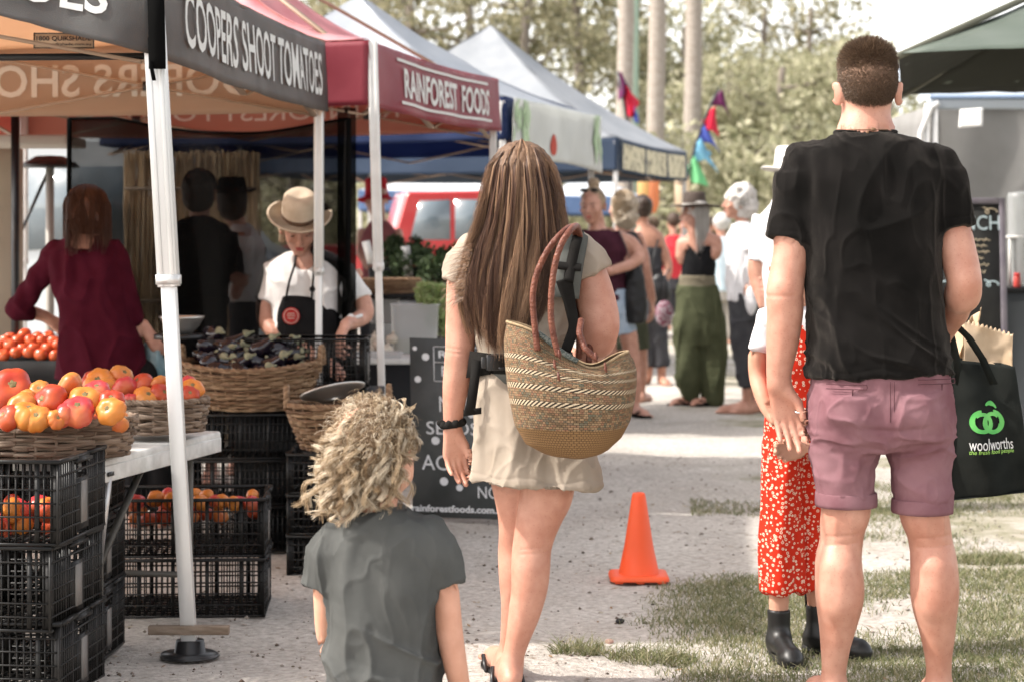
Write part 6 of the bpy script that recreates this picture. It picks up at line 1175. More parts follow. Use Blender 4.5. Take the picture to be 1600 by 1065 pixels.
    sheet(f2, 20, 12, 'roof_panel', cloth_mat('marquee_roof', (.42,.47,.53), .2), mr, amp=.01); sheet(f4, 30, 20, 'side_wall', gc, mr, amp=.02, ns=2)
    def f3(u, v): return np.stack([x0-.02+3.2*u, y0-.06-.03*v, 2.16+.07*v], -1)
    sheet(f3, 20, 5, 'roof_hem', cloth_mat('hem_blue_grey', (.48,.53,.58), .2), mr, amp=.006); MB().bar((x0-.02,y0-.09,2.245), (x0+3.2,y0-.11,2.25), .035,.03).build('roof_pipe', mat('pipe_blue', (.16,.22,.32), .5), mr)
    for dx in (-.045, .012): MB().tube([(x0+dx,y0-.1,0),(x0+dx,y0-.1,2.20)], .018, 12).build('corner_pole', WHT, mr, True)
    tr = MB(); tr.tube([(x0-.1,y0-.1,1.6),(x0-.09,y0-.12,2.0),(x0-.02,y0-.12,2.17),(x0+.03,y0-.12,2.20)], .02, 8).build('tie_cloth', WHT, mr, True)
    pp = thing('paper_notice', 'blank white paper pinned high on the grey canvas wall', 'notice', P(1515,186,232,-.1))
    def f(u, v): p = P(1515,186,232,-.10); return np.stack([p[0]+(u-.5)*.155+.01*v, p[1]-.03*(1-v)*u-.01, p[2]+(v-.5)*.125+.012*u], -1)
    sheet(f, 8, 8, 'sheet', mat('paper', (.72,.71,.68), .8), pp, th=.001)
# ------------------------------------------------------------------ baskets, produce, crates
WK = mat('wicker_grey_brown', (.12,.085,.06), .7, island=[(.085,.055,.036),(.17,.12,.085),(.26,.20,.15),(.12,.08,.055)], bump=.4, bscale=140)
WK2 = mat('wicker_honey', (.25,.15,.08), .6, island=[(.10,.05,.025),(.19,.11,.06),(.27,.175,.10),(.14,.075,.038)], bump=.4, bscale=140)
def wicker(name, label, c, a, b, h, rows, stakes, flare=.86, m=WK, r_=.006, rz=0, rimr=.009, handles=None, group=None, sag=0, jit=.25, ax=0):
    """oval woven basket; c = centre of its foot, a/b = half-widths at the rim; handles = angles"""
    c = np.array(c, float); root = thing(name, label, 'basket', c, group); rg = np.random.default_rng(int(abs(c[0])*1000)+rows); Rz = rotz(rz)
    n = stakes*8; th = np.linspace(0, 2*np.pi, n+1)
    def surf(t, v, off=0): k = flare+(1-flare)*v**.8; z = h*v+ (sag*np.cos(t)**2*v); return np.stack([(a*k+off)*np.cos(t), (b*k+off)*np.sin(t), z+0*t], -1)@Rz.T+c
    pts = []; rr = []
    for i in range(rows):
        for dup in range(2):
            v = (i+.5+dup*.35)/rows; ph = np.pi*(i+dup*.0); o = r_*1.05*np.sin(th*stakes/2+ph)+rg.normal()*r_*.12; zz = rg.normal()*r_*jit
            # each rod runs part of the way round, then the next one starts
            k0 = rg.integers(0, n); w_ = surf(th, v, 0); dirn = (w_-c); dirn[:,2] = 0; dirn /= np.linalg.norm(dirn, axis=1)[:,None]; wob = noise(np.stack([np.cos(th)*3+i*7, np.sin(th)*3, dup+0*th], -1), 4)*r_*.8
            P_ = w_+dirn*o[:,None]; P_[:,2] += zz+wob
            cuts = sorted(rg.integers(0, n, 4)); cuts = [0]+list(cuts)+[n]
            for s0, s1 in zip(cuts[:-1], cuts[1:]):
                if s1-s0 > 3: pts.append(P_[s0:s1+1]); rr.append(r_*rg.uniform(.75, 1.1))
    mb = MB()
    for p, q in zip(pts, rr): mb.tube(p, q, 6)
    for k in range(stakes): t = np.full(6, 2*np.pi*k/stakes+.02); mb.tube(surf(t, np.linspace(0, 1, 6)), r_*.8, 5)
    mb.build('woven_side', m, root, True)
    q = MB(); t = np.linspace(0, 2*np.pi, 80)
    for k in range(3):
        p = surf(t, 1.0+0*t); dn = p-c; dn[:,2] = 0; dn /= np.linalg.norm(dn, axis=1)[:,None]; p = p+dn*(rimr*.8*np.sin(t*stakes/1.0+k*2.09))[:,None]; p[:,2] += rimr*.8*np.cos(t*stakes/1.0+k*2.09)+rimr*.4; q.tube(p, rimr*.72, 6, False)
    q.build('braided_rim', m, root, True)
    MB().rings(np.array([surf(t[:-1], 0*t[:-1], -.004)+np.array((0,0,.004)), surf(t[:-1], 0*t[:-1]+.03, -.006)])).build('base', m, root, True)
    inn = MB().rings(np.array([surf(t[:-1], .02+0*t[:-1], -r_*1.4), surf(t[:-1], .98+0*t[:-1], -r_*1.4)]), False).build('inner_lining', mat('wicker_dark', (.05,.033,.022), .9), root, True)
    for ang, hw, hh in (handles or []):
        tt = np.linspace(0, np.pi, 26); p0 = surf(np.array([ang]), np.array([1.0]))[0]; tg = np.array((-a*math.sin(ang), b*math.cos(ang), 0))@Rz.T; tg /= np.linalg.norm(tg); hm = MB()
        for k in range(2): hp = p0+np.outer(np.cos(tt)*hw, tg)+np.outer(np.sin(tt)*hh-.01, (0,0,1)); hp = hp+np.stack([.006*np.cos(tt*14+k*3.14), .006*np.sin(tt*14+k*3.14), 0*tt], 1); hm.tube(hp, rimr*.9, 7)
        hm.build('handle', m, root, True)
    return root
TOMR = mat('tomato_red', (.36,.025,.015), .36, c2=(.45,.09,.025), nscale=9, spec=.35, contrast=(.4,.75)); TOMO = mat('tomato_orange', (.56,.155,.025), .36, c2=(.52,.19,.035), nscale=11, spec=.35); TOMY = mat('tomato_yellow', (.46,.17,.035), .38, c2=(.50,.11,.03), nscale=8, spec=.35, contrast=(.45,.7)); TOMP = mat('tomato_pink_red', (.45,.04,.045), .3, c2=(.60,.20,.06), nscale=7, spec=.355, contrast=(.5,.75))
SCAR = mat('tomato_stem_scar', (.10,.075,.03), .9, c2=(.22,.17,.08), nscale=90)
def tomato_mesh(r, lobes, sq, seed, m, par=None, loc=(0,0,0), M=np.eye(3), stem=True, name='tomato'):
    n, k = 40, 22; ph = np.linspace(-np.pi/2, np.pi/2, k); th = np.linspace(0, 2*np.pi, n, endpoint=False); rg = np.random.default_rng(seed); offs = rg.uniform(0, 6.28, 3)
    P_, T_ = np.meshgrid(ph, th, indexing='ij'); lob = 1+.11*np.abs(np.cos((T_*lobes/2+offs[0])))*np.cos(P_)**.7*(lobes > 0)+.05*np.cos(2*T_+offs[1])*np.cos(P_)+.05*np.cos(3*T_+offs[2])*np.cos(P_)
    x = r*lob*np.cos(P_)*np.cos(T_); y = r*lob*np.cos(P_)*np.sin(T_); z = r*sq*np.sin(P_); rho = np.sqrt(x*x+y*y)/r; z = z-np.where(P_ > 0, .22*r*np.exp(-(rho/.35)**2), -.10*r*np.exp(-(rho/.35)**2)); V = np.stack([x, y, z], -1)@np.array(M).T+np.array(loc)
    mb = MB().rings(V); o = mb.build(name, m, par, True, **({} if par is not None else dict(loc=loc)))
    if stem:
        q = MB(); zs = r*sq-.20*r; t = np.linspace(0, 2*np.pi, 16, endpoint=False); w_ = .17+.05*np.cos(5*t); ring = lambda s_, dz: np.stack([r*w_*s_*np.cos(t), r*w_*s_*np.sin(t), zs+dz+0*t], 1)@np.array(M).T+np.array(loc); q.rings(np.array([ring(1.3,.0), ring(1.1,r*.03), ring(.4,r*.01)])); q.build('stem_scar', SCAR, o, True)
    return o
WHERE = lambda x, y: ''
def tomatoes():
    # (picture x, y, pixel radius, colour, label) front basket s=500ish
    L = [(18,610,33,'R','large red-orange tomato at the cut left edge of the front basket'),(42,622,14,'Y','green-shouldered yellow tomato beside the large red-orange one'),(33,636,22,'Y','streaky yellow tomato with a dark stem scar, left in the front basket'),(14,652,20,'R','red tomato low against the rim at the far left of the front basket'),(42,650,24,'O','ribbed golden tomato lying against the front rim'),(62,612,18,'Y','yellow tomato with green top behind the dark red ribbed one'),(78,628,26,'R','dark red ribbed tomato in the middle of the front basket'),(108,603,23,'Y','tall yellow ribbed tomato standing proud in the front basket'),(133,626,24,'O','glossy orange tomato between the yellow and pink ones'),(121,643,25,'P','long pink-red tomato against the front rim'),(100,648,18,'P','pink-red double-lobed tomato against the front rim'),(173,642,21,'O','plain apricot coloured tomato at the right end of the front basket'),(174,626,18,'R','brownish red tomato behind the apricot coloured one'),(58,654,20,'O','amber tomato low at the front of the front basket'),(152,610,19,'P','rosy tomato peeping between two orange ones'),(88,655,14,'Y','small yellow tomato wedged low at the front rim'),
         (165,607,19,'O','orange tomato with ribs at the front of the second basket'),(155,600,24,'O','broad orange ribbed tomato at the left of the second basket'),(190,588,18,'Y','yellow tomato on top of the second basket pile'),(196,608,20,'P','shiny red tomato with a pale split shoulder'),(222,600,18,'R','bright red tomato beside the tent pole'),(229,622,19,'O','smooth orange tomato low beside the tent pole'),(248,600,14,'Y','small yellow tomato just left of the tent pole'),(252,616,17,'R','red tomato partly hidden by the tent pole'),(294,600,13,'P','pink tomato right of the tent pole at the back'),(300,607,17,'O','pale orange tomato at the right end of the second basket'),(296,616,14,'R','red tomato tucked low right of the tent pole'),(270,610,17,'O','orange tomato hidden behind the tent pole'),(205,626,12,'P','small pinkish tomato by the second basket rim'),(145,594,16,'R','red tomato at the back left of the second basket')]
    MM = dict(R=TOMR, O=TOMO, Y=TOMY, P=TOMP)
    for i, (x, y, r, c, lab) in enumerate(L):
        first = i < 16; s_ = (535 if first else 478); dy = (655-y)/(70.) * (.26 if first else .22); dy = dy-(.13 if first else .12)
        p = P(x, y, s_, dy+.0); rg = np.random.default_rng(i+40); M = rotz(rg.uniform(0, 6.28))@rotx(rg.uniform(.2, 1.3)) if i % 3 == 1 else rotx(rg.uniform(.45, 1.15))@roty(rg.uniform(-.7,.7))@rotz(rg.uniform(0,6))
        root = tomato_mesh(r/s_*1.04, int(rg.integers(6, 10)), rg.uniform(.72, .86), i, MM[c], loc=p, M=M)
        tag(root, lab, 'tomato', 'heirloom tomatoes in the front baskets' if first else 'heirloom tomatoes in the second basket')
    # heap filler hidden low in each basket: further tomatoes lying beneath
    rg = np.random.default_rng(77)
    for k in range(26):
        first = k < 14; s_ = 520 if first else 470; x = rg.uniform(0, 185) if first else rg.uniform(165, 305); p = P(x, rg.uniform(650, 668) if first else rg.uniform(628, 642), s_, rg.uniform(-.08, .12)); o = tomato_mesh(.036, 7, .8, 900+k, (TOMR, TOMO, TOMY)[k % 3], loc=p, M=rotz(k), stem=False); tag(o, 'tomato buried underneath the others in the front basket' if first else 'tomato buried underneath the others in the second basket', 'tomato', 'buried tomatoes in the front basket' if first else 'buried tomatoes in the second basket')
    # small red tomatoes on the rear table
    RR = mat('tomato_small_red', (.50,.045,.02), .22, c2=(.60,.12,.04), nscale=8, spec=.5); rg = np.random.default_rng(5)
    k = 0
    for row, (yy, xs) in enumerate(((553,(5,25,45,64,86)),(542,(-4,15,35,54,74,92)),(533,(8,28,48,66,84)),(524,(16,38,58,76)))):
        for x in xs:
            o = tomato_mesh(rg.uniform(.028,.036), 0, .9, 300+k, RR, loc=P(x, yy+rg.uniform(-3,3), 322, -.12+.075*row), M=rotz(k)@rotx(rg.uniform(0,1)), stem=False); tag(o, 'small round red tomato heaped on the black cloth at the left', 'tomato', 'small red tomatoes on the rear table'); k += 1
def aubergines():
    SKN = mat('aubergine_skin', (.004,.003,.005), .14, c2=(.012,.007,.013), nscale=6, spec=.6); CAL = mat('aubergine_calyx', (.13,.13,.08), .8, c2=(.27,.26,.17), nscale=40)
    rg = np.random.default_rng(31); c0 = P(395,602,372,.0)
    k = 0
    spots = [(333,516,.2,-.5),(308,537,.1,.2),(352,538,.12,.4),(388,541,.15,-.3),(366,552,.05,.9),(412,546,.1,.2),(340,556,-.02,-.2),(384,560,0,.1),(430,560,.02,-.6),(320,556,-.05,1.1),(352,572,-.1,.2),(400,574,-.08,.1),(372,578,-.13,-.2),(425,578,-.1,.3),(446,588,-.1,.05),(405,590,-.16,.1),(440,598,-.18,.1),(462,596,-.13,.4),(382,592,-.19,.3),(330,574,-.13,.5),(420,566,.06,.8),(360,530,.2,.0),(455,576,.02,-.4),(345,585,-.17,.1),(400,556,.12,.5)]
    spots += [(rg.uniform(320,450), rg.uniform(535,575), rg.uniform(0,.14), rg.uniform(-1,1)) for _ in range(16)]
    for x, y, dy, a in spots:
        if y > 568: y -= 15; dy += .05
        x = min(max(x, 325), 450); s_ = 372; p = P(x, y, s_, dy); L_ = rg.uniform(.10, .16); r = rg.uniform(.028, .038); n = 18; t = np.linspace(0, 1, n); yaw = a+rg.normal()*.5; pit = rg.uniform(-.35, .5); d = np.array((math.cos(yaw)*math.cos(pit), math.sin(yaw)*math.cos(pit)*.8, math.sin(pit))); 
        rad = r*np.interp(t, (0,.06,.2,.45,.75,.93,1), (.12,.55,.92,1.0,.70,.50,.42)); bend = np.array((0,0,-1.))*(.018*np.sin(np.pi*t))[:,None]; pts = p+np.outer(t-.5, d)*L_+bend
        o = MB().tube(pts, rad, 18).build('aubergine', SKN, None, True, loc=p); tag(o, 'glossy dark aubergine with a pale green cap heaped in the big wicker basket', 'aubergine', 'aubergines heaped in the wicker basket')
        e = pts[-1]; q = MB(); q.tube([e-d*.016, e-d*.008, e, e+d*.010, e+d*.030], (r*.60, r*.58, r*.46, .007, .005), 12); q.build('calyx', CAL, o, True); k += 1
def crate_parts(w_, d_, h_, back=True):
    """vented black harvest crate, origin at the middle of its foot; returns list of (part, MB)"""
    body = MB(); b = .0045
    for sx, sy, ln, ax in ((0,-1,w_,0),(0,1,w_,0),(-1,0,d_,1),(1,0,d_,1)):
        cx, cy = sx*w_/2, sy*d_/2; nb = int(ln/.019)
        for z in np.linspace(.004, h_-.006, 7 if h_ > .2 else 6):
            q = .006 if .01 < z < h_-.02 else .011; body.box((cx, cy, z), (ln+.004, .010, q*.7) if ax == 0 else (.010, ln+.004, q*.7))
        for k in range(nb+1):
            u = -ln/2+ln*k/nb; thick = .013 if k % 6 == 0 else .0038
            if abs(u) < .055 and ax == 1: continue
            body.box((u, cy, h_/2) if ax == 0 else (cx, u, h_/2), (thick, .0065, h_-.008) if ax == 0 else (.0065, thick, h_-.008))
    for sx in (-1,1):
        for sy in (-1,1): body.box((sx*(w_/2-.008), sy*(d_/2-.008), h_/2), (.020,.020,h_+.002)); 
        body.box((sx*w_/2, 0, h_*.40), (.0075,.10,h_*.62)); body.box((sx*w_/2, 0, h_*.93), (.014,.11,.016))
    floor = MB()
    for k in range(int(w_/.03)): floor.box((-w_/2+.015+k*.03, 0, .010), (.008, d_-.01, .006))
    for k in range(int(d_/.05)): floor.box((0, -d_/2+.025+k*.05, .009), (w_-.01, .010, .004))
    rim = MB(); 
    for sy in (-1,1): rim.box((0, sy*(d_/2+.003), h_-.004), (w_+.014,.016,.010))
    for sx in (-1,1): rim.box((sx*(w_/2+.003), d_*.32, h_-.004), (.016,d_*.34,.010)); rim.box((sx*(w_/2+.003), -d_*.32, h_-.004), (.016,d_*.34,.010)); rim.box((sx*(w_/2+.003), 0, h_-.018), (.016,d_*.32,.010))
    return body, floor, rim
CRM = mat('crate_black', (.004,.004,.004), .45, c2=(.010,.009,.008), nscale=14, spec=.30, bump=.15, bscale=90)
_cr = {}
def crate(label, loc, rz=0, dims=(.52,.34,.24), group='black vented harvest crates'):
    if dims not in _cr:
        r = thing('harvest_crate', label, 'crate', loc, group); b, f, rm = crate_parts(*dims); 
        for nm, q in (('vented_side', b), ('slatted_floor', f), ('rim', rm)):
            o = q.build(nm, CRM, None); o.parent = r
        # label holder on each end
        for sx in (-1, 1): q = MB(); q.box((sx*(dims[0]/2+.006), 0, dims[2]*.42), (.004,.052,dims[2]*.5)); o = q.build('card_holder', mat('crate_card', (.17,.16,.15), .6), None); o.parent = r
        _cr[dims] = r
    else: r = copy_tree(_cr[dims]); r.location = [float(v) for v in loc]; r['label'] = label; r['group'] = group
    r.rotation_euler = (0,0,rz); return r
def stall():
    # front table
    TB = mat('table_worn_white', (.46,.46,.44), .6, c2=(.60,.60,.58), nscale=22, bump=.5, bscale=120, detail=8); TL = mat('table_leg_steel', (.10,.095,.085), .5, metal=.3)
    s0, s1 = 528, 455; a = P(147,715,s0); b_ = P(346,666,s1); zt = .635; a[2] = zt; b_[2] = zt
    tb = thing('folding_table', 'worn white folding table under the tomato baskets', 'table', (-1.45,6.5,0)); d = (b_-a); d[2] = 0; L = np.linalg.norm(d); d /= L; n = np.array((-d[1], d[0], 0))
    c = (a+b_)/2; ext = 1.1; A = b_-d*L; cen = b_-d*(L)/2+n*.38; M = np.stack([d, n, np.array((0,0,1.))], 1)
    A2 = a+n*0; 
    q = MB(); q.box(cen+np.array((0,0,-.018)), (L,.76,.036), M=M); o = bevel(q.build('table_top', TB, tb), .01, 3)
    q = MB(); q.box(cen-n*.375+np.array((0,0,-.045)), (L-.02,.02,.05), M=M); bevel(q.build('edge_rail', TB, tb), .004)
    for u in (.16, L-.14):
        for v in (.06, .68):
            p = a+d*u+n*v; q = MB(); q.tube([(p[0],p[1],0),(p[0],p[1],zt-.03)], .014, 10).build('leg', TL, tb, True)
        p = a+d*u+n*.06; p2 = a+d*u+n*.68; MB().tube([(p[0],p[1],.16),(p2[0],p2[1],.16)], .010, 8).build('cross_bar', TL, tb)
    p = a+d*.16+n*.06; p3 = a+d*.5+n*.06; MB().bar((p[0],p[1],.30), (p3[0],p3[1],zt-.05), .022,.008).build('brace', TL, tb); MB().bar((p[0],p[1],.30),(a+d*.1)[:2].tolist()+[zt-.06], .02,.008).build('brace', mat('steel_bright', (.5,.5,.5), .35, metal=.8), tb)
    q = MB(); w_ = a+d*.09-n*.012; q.box(w_+np.array((0,0,-.045)), (.035,.006,.012), M=M); q.build('handle_slot', BLKP, tb)
    # tomato baskets
    wicker('wicker_basket', 'flat oval wicker basket full of mixed tomatoes at the left edge', P(55,705,520,.02)-np.array((0,0,.005)), .300, .20, .105, 8, 30, .90, WK, .0065, .05, .0075)
    wicker('wicker_basket', 'flat round wicker basket of tomatoes partly behind the tent pole', P(250,672,478,.06), .155, .15, .10, 8, 20, .88, WK, .006, 0, .0075)
    tomatoes()
    # rear table with black cloth and small tomatoes
    rt = thing('draped_table', 'table draped in black cloth carrying small red tomatoes and scales', 'table', P(40,600,322,.1)); p0 = P(40,558,322,.12)
    def f(u, v): x = p0[0]-.75+1.35*u; z = p0[2]*v; y = p0[1]-.28+.02*np.sin(x*22)*(1-v); return np.stack([x, y, z], -1)
    bc = mat('black_cloth', (.006,.006,.007), .6, spec=.25, bump=.6, bscale=30); sheet(f, 70, 10, 'cloth_front', bc, rt); MB().box((p0[0]-.075,p0[1]+.05,p0[2]-.01), (1.36,.64,.02)).build('table_top', bc, rt)
    def f(u, v): z = p0[2]*v; y = p0[1]-.28+.62*u; x = p0[0]+.602+.02*np.sin(y*25)*(1-v); return np.stack([x+0*v, y, z], -1)
    sheet(f, 40, 10, 'cloth_end', bc, rt)
    sc2 = thing('kitchen_scales', 'weighing scales with a pale tray beside the small red tomatoes', 'scales', P(50,512,318,.3)); pz = P(55,515,318,.3); pz[2] = p0[2]; MB().box(pz+np.array((0,0,.035)), (.22,.18,.07)).build('base', BLKP, sc2); bevel(MB().box(pz+np.array((0,0,.085)), (.30,.24,.02)).build('tray', mat('steel_pale', (.5,.49,.47), .35, metal=.4), sc2), .006)
    # blue plastic bag held by the shopper
    bg = thing('plastic_bag', 'pale blue plastic carrier bag hanging from the burgundy shopper\'s hand', 'bag', P(240,550,345,0)); B = Sdf(.006, .02); f_ = lambda y, x0, x1, d_: ((lambda c: (c[2], c[0], c[1], (x1-x0)/2/345, d_))(P((x0+x1)/2, y, 345, 0)))
    B.loft([f_(522,232,238,.02), f_(535,226,244,.04), f_(560,226,258,.06), f_(585,230,268,.07), f_(600,234,266,.05)], p=2); B.build('bag_body', mat('blue_film', (.16,.33,.40), .3, c2=(.35,.52,.58), nscale=9, trans=.4, spec=.5), bg, lambda W, N: .010*noise(W*np.array((40,40,12)), 3)+.005*noise(W*70, 4))
    MB().tube([P(236,524,345), P(231,516,345), P(228,512,345,-.02)], .006, 6).build('handle', MATS['blue_film'], bg, True)
    # steel bowl
    sb = thing('steel_bowl', 'steel mixing bowl behind the tent pole near the aubergines', 'bowl', P(285,520,375,.3)); c = P(284,522,375,.3); MB().lathe([(.0,0),(.04,0),(.075,.035),(.092,.075),(.098,.078),(.095,.070),(.07,.03),(.03,.008),(0,.008)], c, 36).build('bowl', mat('brushed_steel', (.55,.53,.50), .3, metal=.85), sb, True)
    MB().lathe([(0,0),(.12,0),(.12,.02),(0,.02)], c-np.array((0,0,.02)), 24).build('stand', BLKP, sb)
    # aubergine basket on a stack of crates
    w_ = wicker('wicker_basket', 'large oval wicker basket of aubergines with loop handles', P(392,637,372,.0), .300, .215, .165, 13, 34, .72, WK2, .0062, -.08, .009, [(0.02,.05,.075),(math.pi-.02,.05,.075)], sag=.03)
    aubergines(); 
    cA = P(392,640,372,.0); tp = cA[2]
    hgt = .24
    names = ['topmost crate under the aubergine basket','second crate down under the aubergine basket','third crate down under the aubergine basket','bottom crate under the aubergine basket']
    hh = (tp-.004)/3
    for k in range(3): crate('black crate in the stack under the aubergine basket, '+('topmost','middle one','on the ground')[k], (cA[0], cA[1]+.05, tp-(k+1)*hh), .03, (.52,.42,round(hh-.004,3)), 'black crates stacked under the aubergine basket')
    for k in range(3): crate('black crate right of the aubergine basket stack, '+('at its top','in its middle','on the ground')[k], (cA[0]+.36-.02, cA[1]-.02-.02*k, (2-k)*.215), -.05, (.17,.40,.21), 'narrow black crates beside the aubergine stack')
    MB()
    # crate the seller reaches into
    cB = P(487,558,362,.12); crate('black crate on the seller\'s counter that her hands reach into', (cB[0], cB[1]-.12, P(487,600,350,0)[2]), 0, (.50,.32,.225), None)
    ct = thing('counter', 'black-draped counter carrying the seller\'s crate', 'table', (cB[0], cB[1], 0)); zc = P(487,600,350,0)[2]-.002
    bevel(MB().box((cB[0]-.0,cB[1]-.09,zc-.02), (.62,.5,.036)).build('top', bc, ct), .004); MB().box((cB[0],cB[1]-.30,zc/2-.02), (.60,.02,zc-.045)).build('cloth_front', bc, ct); MB().box((cB[0]+.30,cB[1]-.09,zc/2-.02), (.02,.46,zc-.045)).build('cloth_end', bc, ct)
    # small round basket with steel scoop bowl
    c = P(528,700,400,.0); wicker('wicker_basket', 'deep round wicker basket with two loop handles behind the curly child', c, .200, .165, .17, 11, 24, .66, WK2, .0062, .1, .009, [(math.pi,.045,.085),(0,.045,.085)])
    for k in range(3): crate('black crate supporting the deep round basket, '+('uppermost','middle','lowest')[k], (c[0], c[1]+.04, (2-k)*(c[2]-.004)/3), 0, (.36,.34,round((c[2]-.004)/3-.003,3)), 'black crates under the deep round basket')
    sc3 = thing('metal_scoop_bowl', 'oval steel pan resting in the deep round basket', 'pan', P(520,622,400,-.02)); R1 = rotx(-.35)@roty(-.22); MB().lathe([(0,0),(.055,0),(.10,.03),(.118,.034),(.116,.028),(.10,.022),(.055,-.004+.008),(0,.006)], (0,0,0), 36); mb = MB(); mb.lathe([(0,0),(.055,0),(.10,.03),(.118,.034),(.116,.028),(.10,.022),(.05,.006),(0,.006)], P(522,622,400,-.03), 36, M=R1@np.diag((1.1,.75,1))); mb.build('pan', MATS['brushed_steel'], sc3, True)
    # front-left stack
    top = P(75,712,560)[2]; hs = .236; z = top
    for k in range(4):
        z -= hs+.003; cc = ((75-HX)/560.-.085+(.004,-.012,.0,-.006)[k], F/560.+.14+.01*k, max(z, .0)); cr_ = crate('black crate in the tall stack at the left edge, '+('topmost','second from the top','third from the top','bottom one')[k], (cc[0], cc[1], z if z > 0 else 0), (-.10,-.13,-.09,-.12)[k], (.30,.42,hs), 'black crates in the tall front stack')
        if z < .02: break
    for k in range(3): crate('black crate in the rear row behind the tall left stack, '+('on top','in the middle','on the ground')[k], ((75-HX)/560.-.13, F/560.+.64, (2-k)*.225), -.04, (.34,.44,.222), 'black crates behind the tall front stack')
    rg = np.random.default_rng(8); zc0 = top-hs+.03
    for k in range(14):
        o = tomato_mesh(.034, 7, .85, 500+k, (TOMR, TOMP, TOMR, TOMO)[k % 4], loc=((75-HX)/560-.085+rg.uniform(-.11,.10), F/560+.14+rg.uniform(-.16,.16), zc0+.045*(k//7)), M=rotz(k)@rotx(k), stem=False); tag(o, 'red tomato inside the topmost crate of the left stack', 'tomato', 'tomatoes in the topmost left crate')
    # crates of tomatoes under the table
    c1 = P(285,985,455); x1 = c1[0]
    for k in range(2): crate('black crate of tomatoes standing on the ground under the table' if k else 'upper black crate of tomatoes under the table', (x1, F/455+.16, .0 if k else .205), .06, (.54,.38,.20), 'black crates of tomatoes under the table')
    for k in range(34):
        xx = x1+rg.uniform(-.24,.24); yy = F/455+.16+rg.uniform(-.16,.16); o = tomato_mesh(.029, 7, .85, 700+k, (TOMR, TOMO, TOMY, TOMP)[k % 4], loc=(xx, yy, .205+.125+.05*(k % 2)), M=rotz(k)@rotx(k), stem=False); tag(o, 'tomato in the upper crate under the table', 'tomato', 'tomatoes in the crate under the table')
    # blackboard
    bb = thing('blackboard_sign', 'leaning grey chalkboard with white writing beside the walking woman', 'sign', P(715,810,360)); 
    TLc, BLc, BRc = P(640,528,338,.05), P(645,806,338,-.10), P(798,811,338,-.10); TLc = P(640,528,338,.12); ux = (BRc-BLc); w0 = np.linalg.norm(ux); ux /= w0; uy = TLc-BLc; h0 = np.linalg.norm(uy); uy /= h0; nn = np.cross(ux, uy); w0 = .47
    M = np.stack([ux, uy, nn], 1); cen = BLc+ux*w0/2+uy*h0/2; bd = MB().box(cen, (w0,h0,.02), M=M).build('board', mat('chalkboard', (.055,.060,.058), .7, c2=(.095,.10,.10), nscale=5, detail=8), bb)
    ch = mat('chalk_white', (.62,.62,.62), .9); fn = lambda cx, cy: planefn(BLc+ux*cx+uy*cy+nn*.012, ux, uy, .001); sX = w0/160.
    X = lambda px: (px-640)*sX; Y = lambda py: (808-py)/280*h0
    put_text('writing', 'RAIN', fn(X(712), Y(553)), ch, bd, width=.155, height=.035, offset=.02); put_text('writing', 'FOODS', fn(X(718), Y(580)), ch, bd, width=.165, height=.05, offset=.02); 
    fr = MB(); 
    for yy in (541,566,596): fr.box(BLc+ux*X(715)+uy*Y(yy)+nn*.0125, (.215,.004,.002), M=M)
    for xx in (678, 752): fr.box(BLc+ux*X(xx)+uy*Y(568.5)+nn*.0125, (.004,.160,.002), M=M)
    fr.build('chalk_frame', ch, bd)
    for t_, x, y, w_, h_ in (('BY YOUR',712,604,.12,.018),('NUTS',716,632,.18,.075),('SEEDS',705,670,.24,.06),('ACAI',690,724,.20,.07),('NO. 1',768,768,.15,.055)): put_text('writing', t_, fn(X(x), Y(y)), ch, bd, width=w_, height=h_)
    put_text('writing', 'rainforestfoods.com.au', fn(X(712), Y(795)), ch, bd, width=.43, height=.032, offset=.03)
    dots = []
    for x, y, r in ((665,558,5),(652,594,4.5),(735,648,4),(678,690,5.5),(690,753,5.5),(714,762,4.5),(776,785,4),(745,700,4),(648,545,3)):
        t = np.linspace(0, 2*np.pi, 12, endpoint=False); q = BLc+ux*X(x)+uy*Y(y)+nn*.0125; MB().add(q+np.outer(np.cos(t)*r*sX*1.2, ux)+np.outer(np.sin(t)*r*sX*1.2, uy), None, [(0, i, i+1) for i in range(1, 11)]).build('chalk_dot', ch, bd)
    MB().bar(cen+uy*(h0/2-.05)-nn*.03, (cen[0]-ux[0]*.0, cen[1]+.42, .02), .03, .02).build('rear_strut', MATS['weathered_plank'], bb)
    # cone
    co = thing('traffic_cone', 'bright orange traffic cone standing on the sandy path', 'traffic cone', P(998,905,415)); cx, cy = (998-HX)/411., F/411.; CM = mat('cone_orange', (.80,.085,.02), .5, c2=(.70,.10,.03), nscale=4, spec=.35, bump=.15, bscale=60)
    MB().lathe([(.083,.018),(.078,.022),(.055,.13),(.026,.318),(.022,.328),(.016,.330),(.014,.322),(0,.30)], (cx,cy,0), 40, cap=False).build('cone', CM, co, True)
    q = MB(); t = np.linspace(0, 2*np.pi, 64, endpoint=False); sup = lambda w_, z: np.stack([cx+w_*np.sign(np.cos(t))*np.abs(np.cos(t))**.25, cy+w_*np.sign(np.sin(t))*np.abs(np.sin(t))**.25, z+0*t], 1)@np.eye(3); q.rings(np.array([sup(.100,.006), sup(.112,.006), sup(.113,.010), sup(.108,.022), sup(.085,.026), sup(.06,.024)])); q.build('base', CM, co, True)
    for dx in (-.08, 0, .08): MB().box((cx+dx,cy-.098,.005), (.03,.02,.010)).build('base_foot', CM, co)
    # shopping bag with paper bag
    sb = thing('shopping_bag', 'black supermarket tote with a green emblem hanging at the tall man\'s right hand', 'bag', P(1540,650,530)); s_ = 530; dB = 0.0
    BM = fabric('tote_black', (.012,.014,.013), (.02,.022,.02), b=.6, sc_=400)
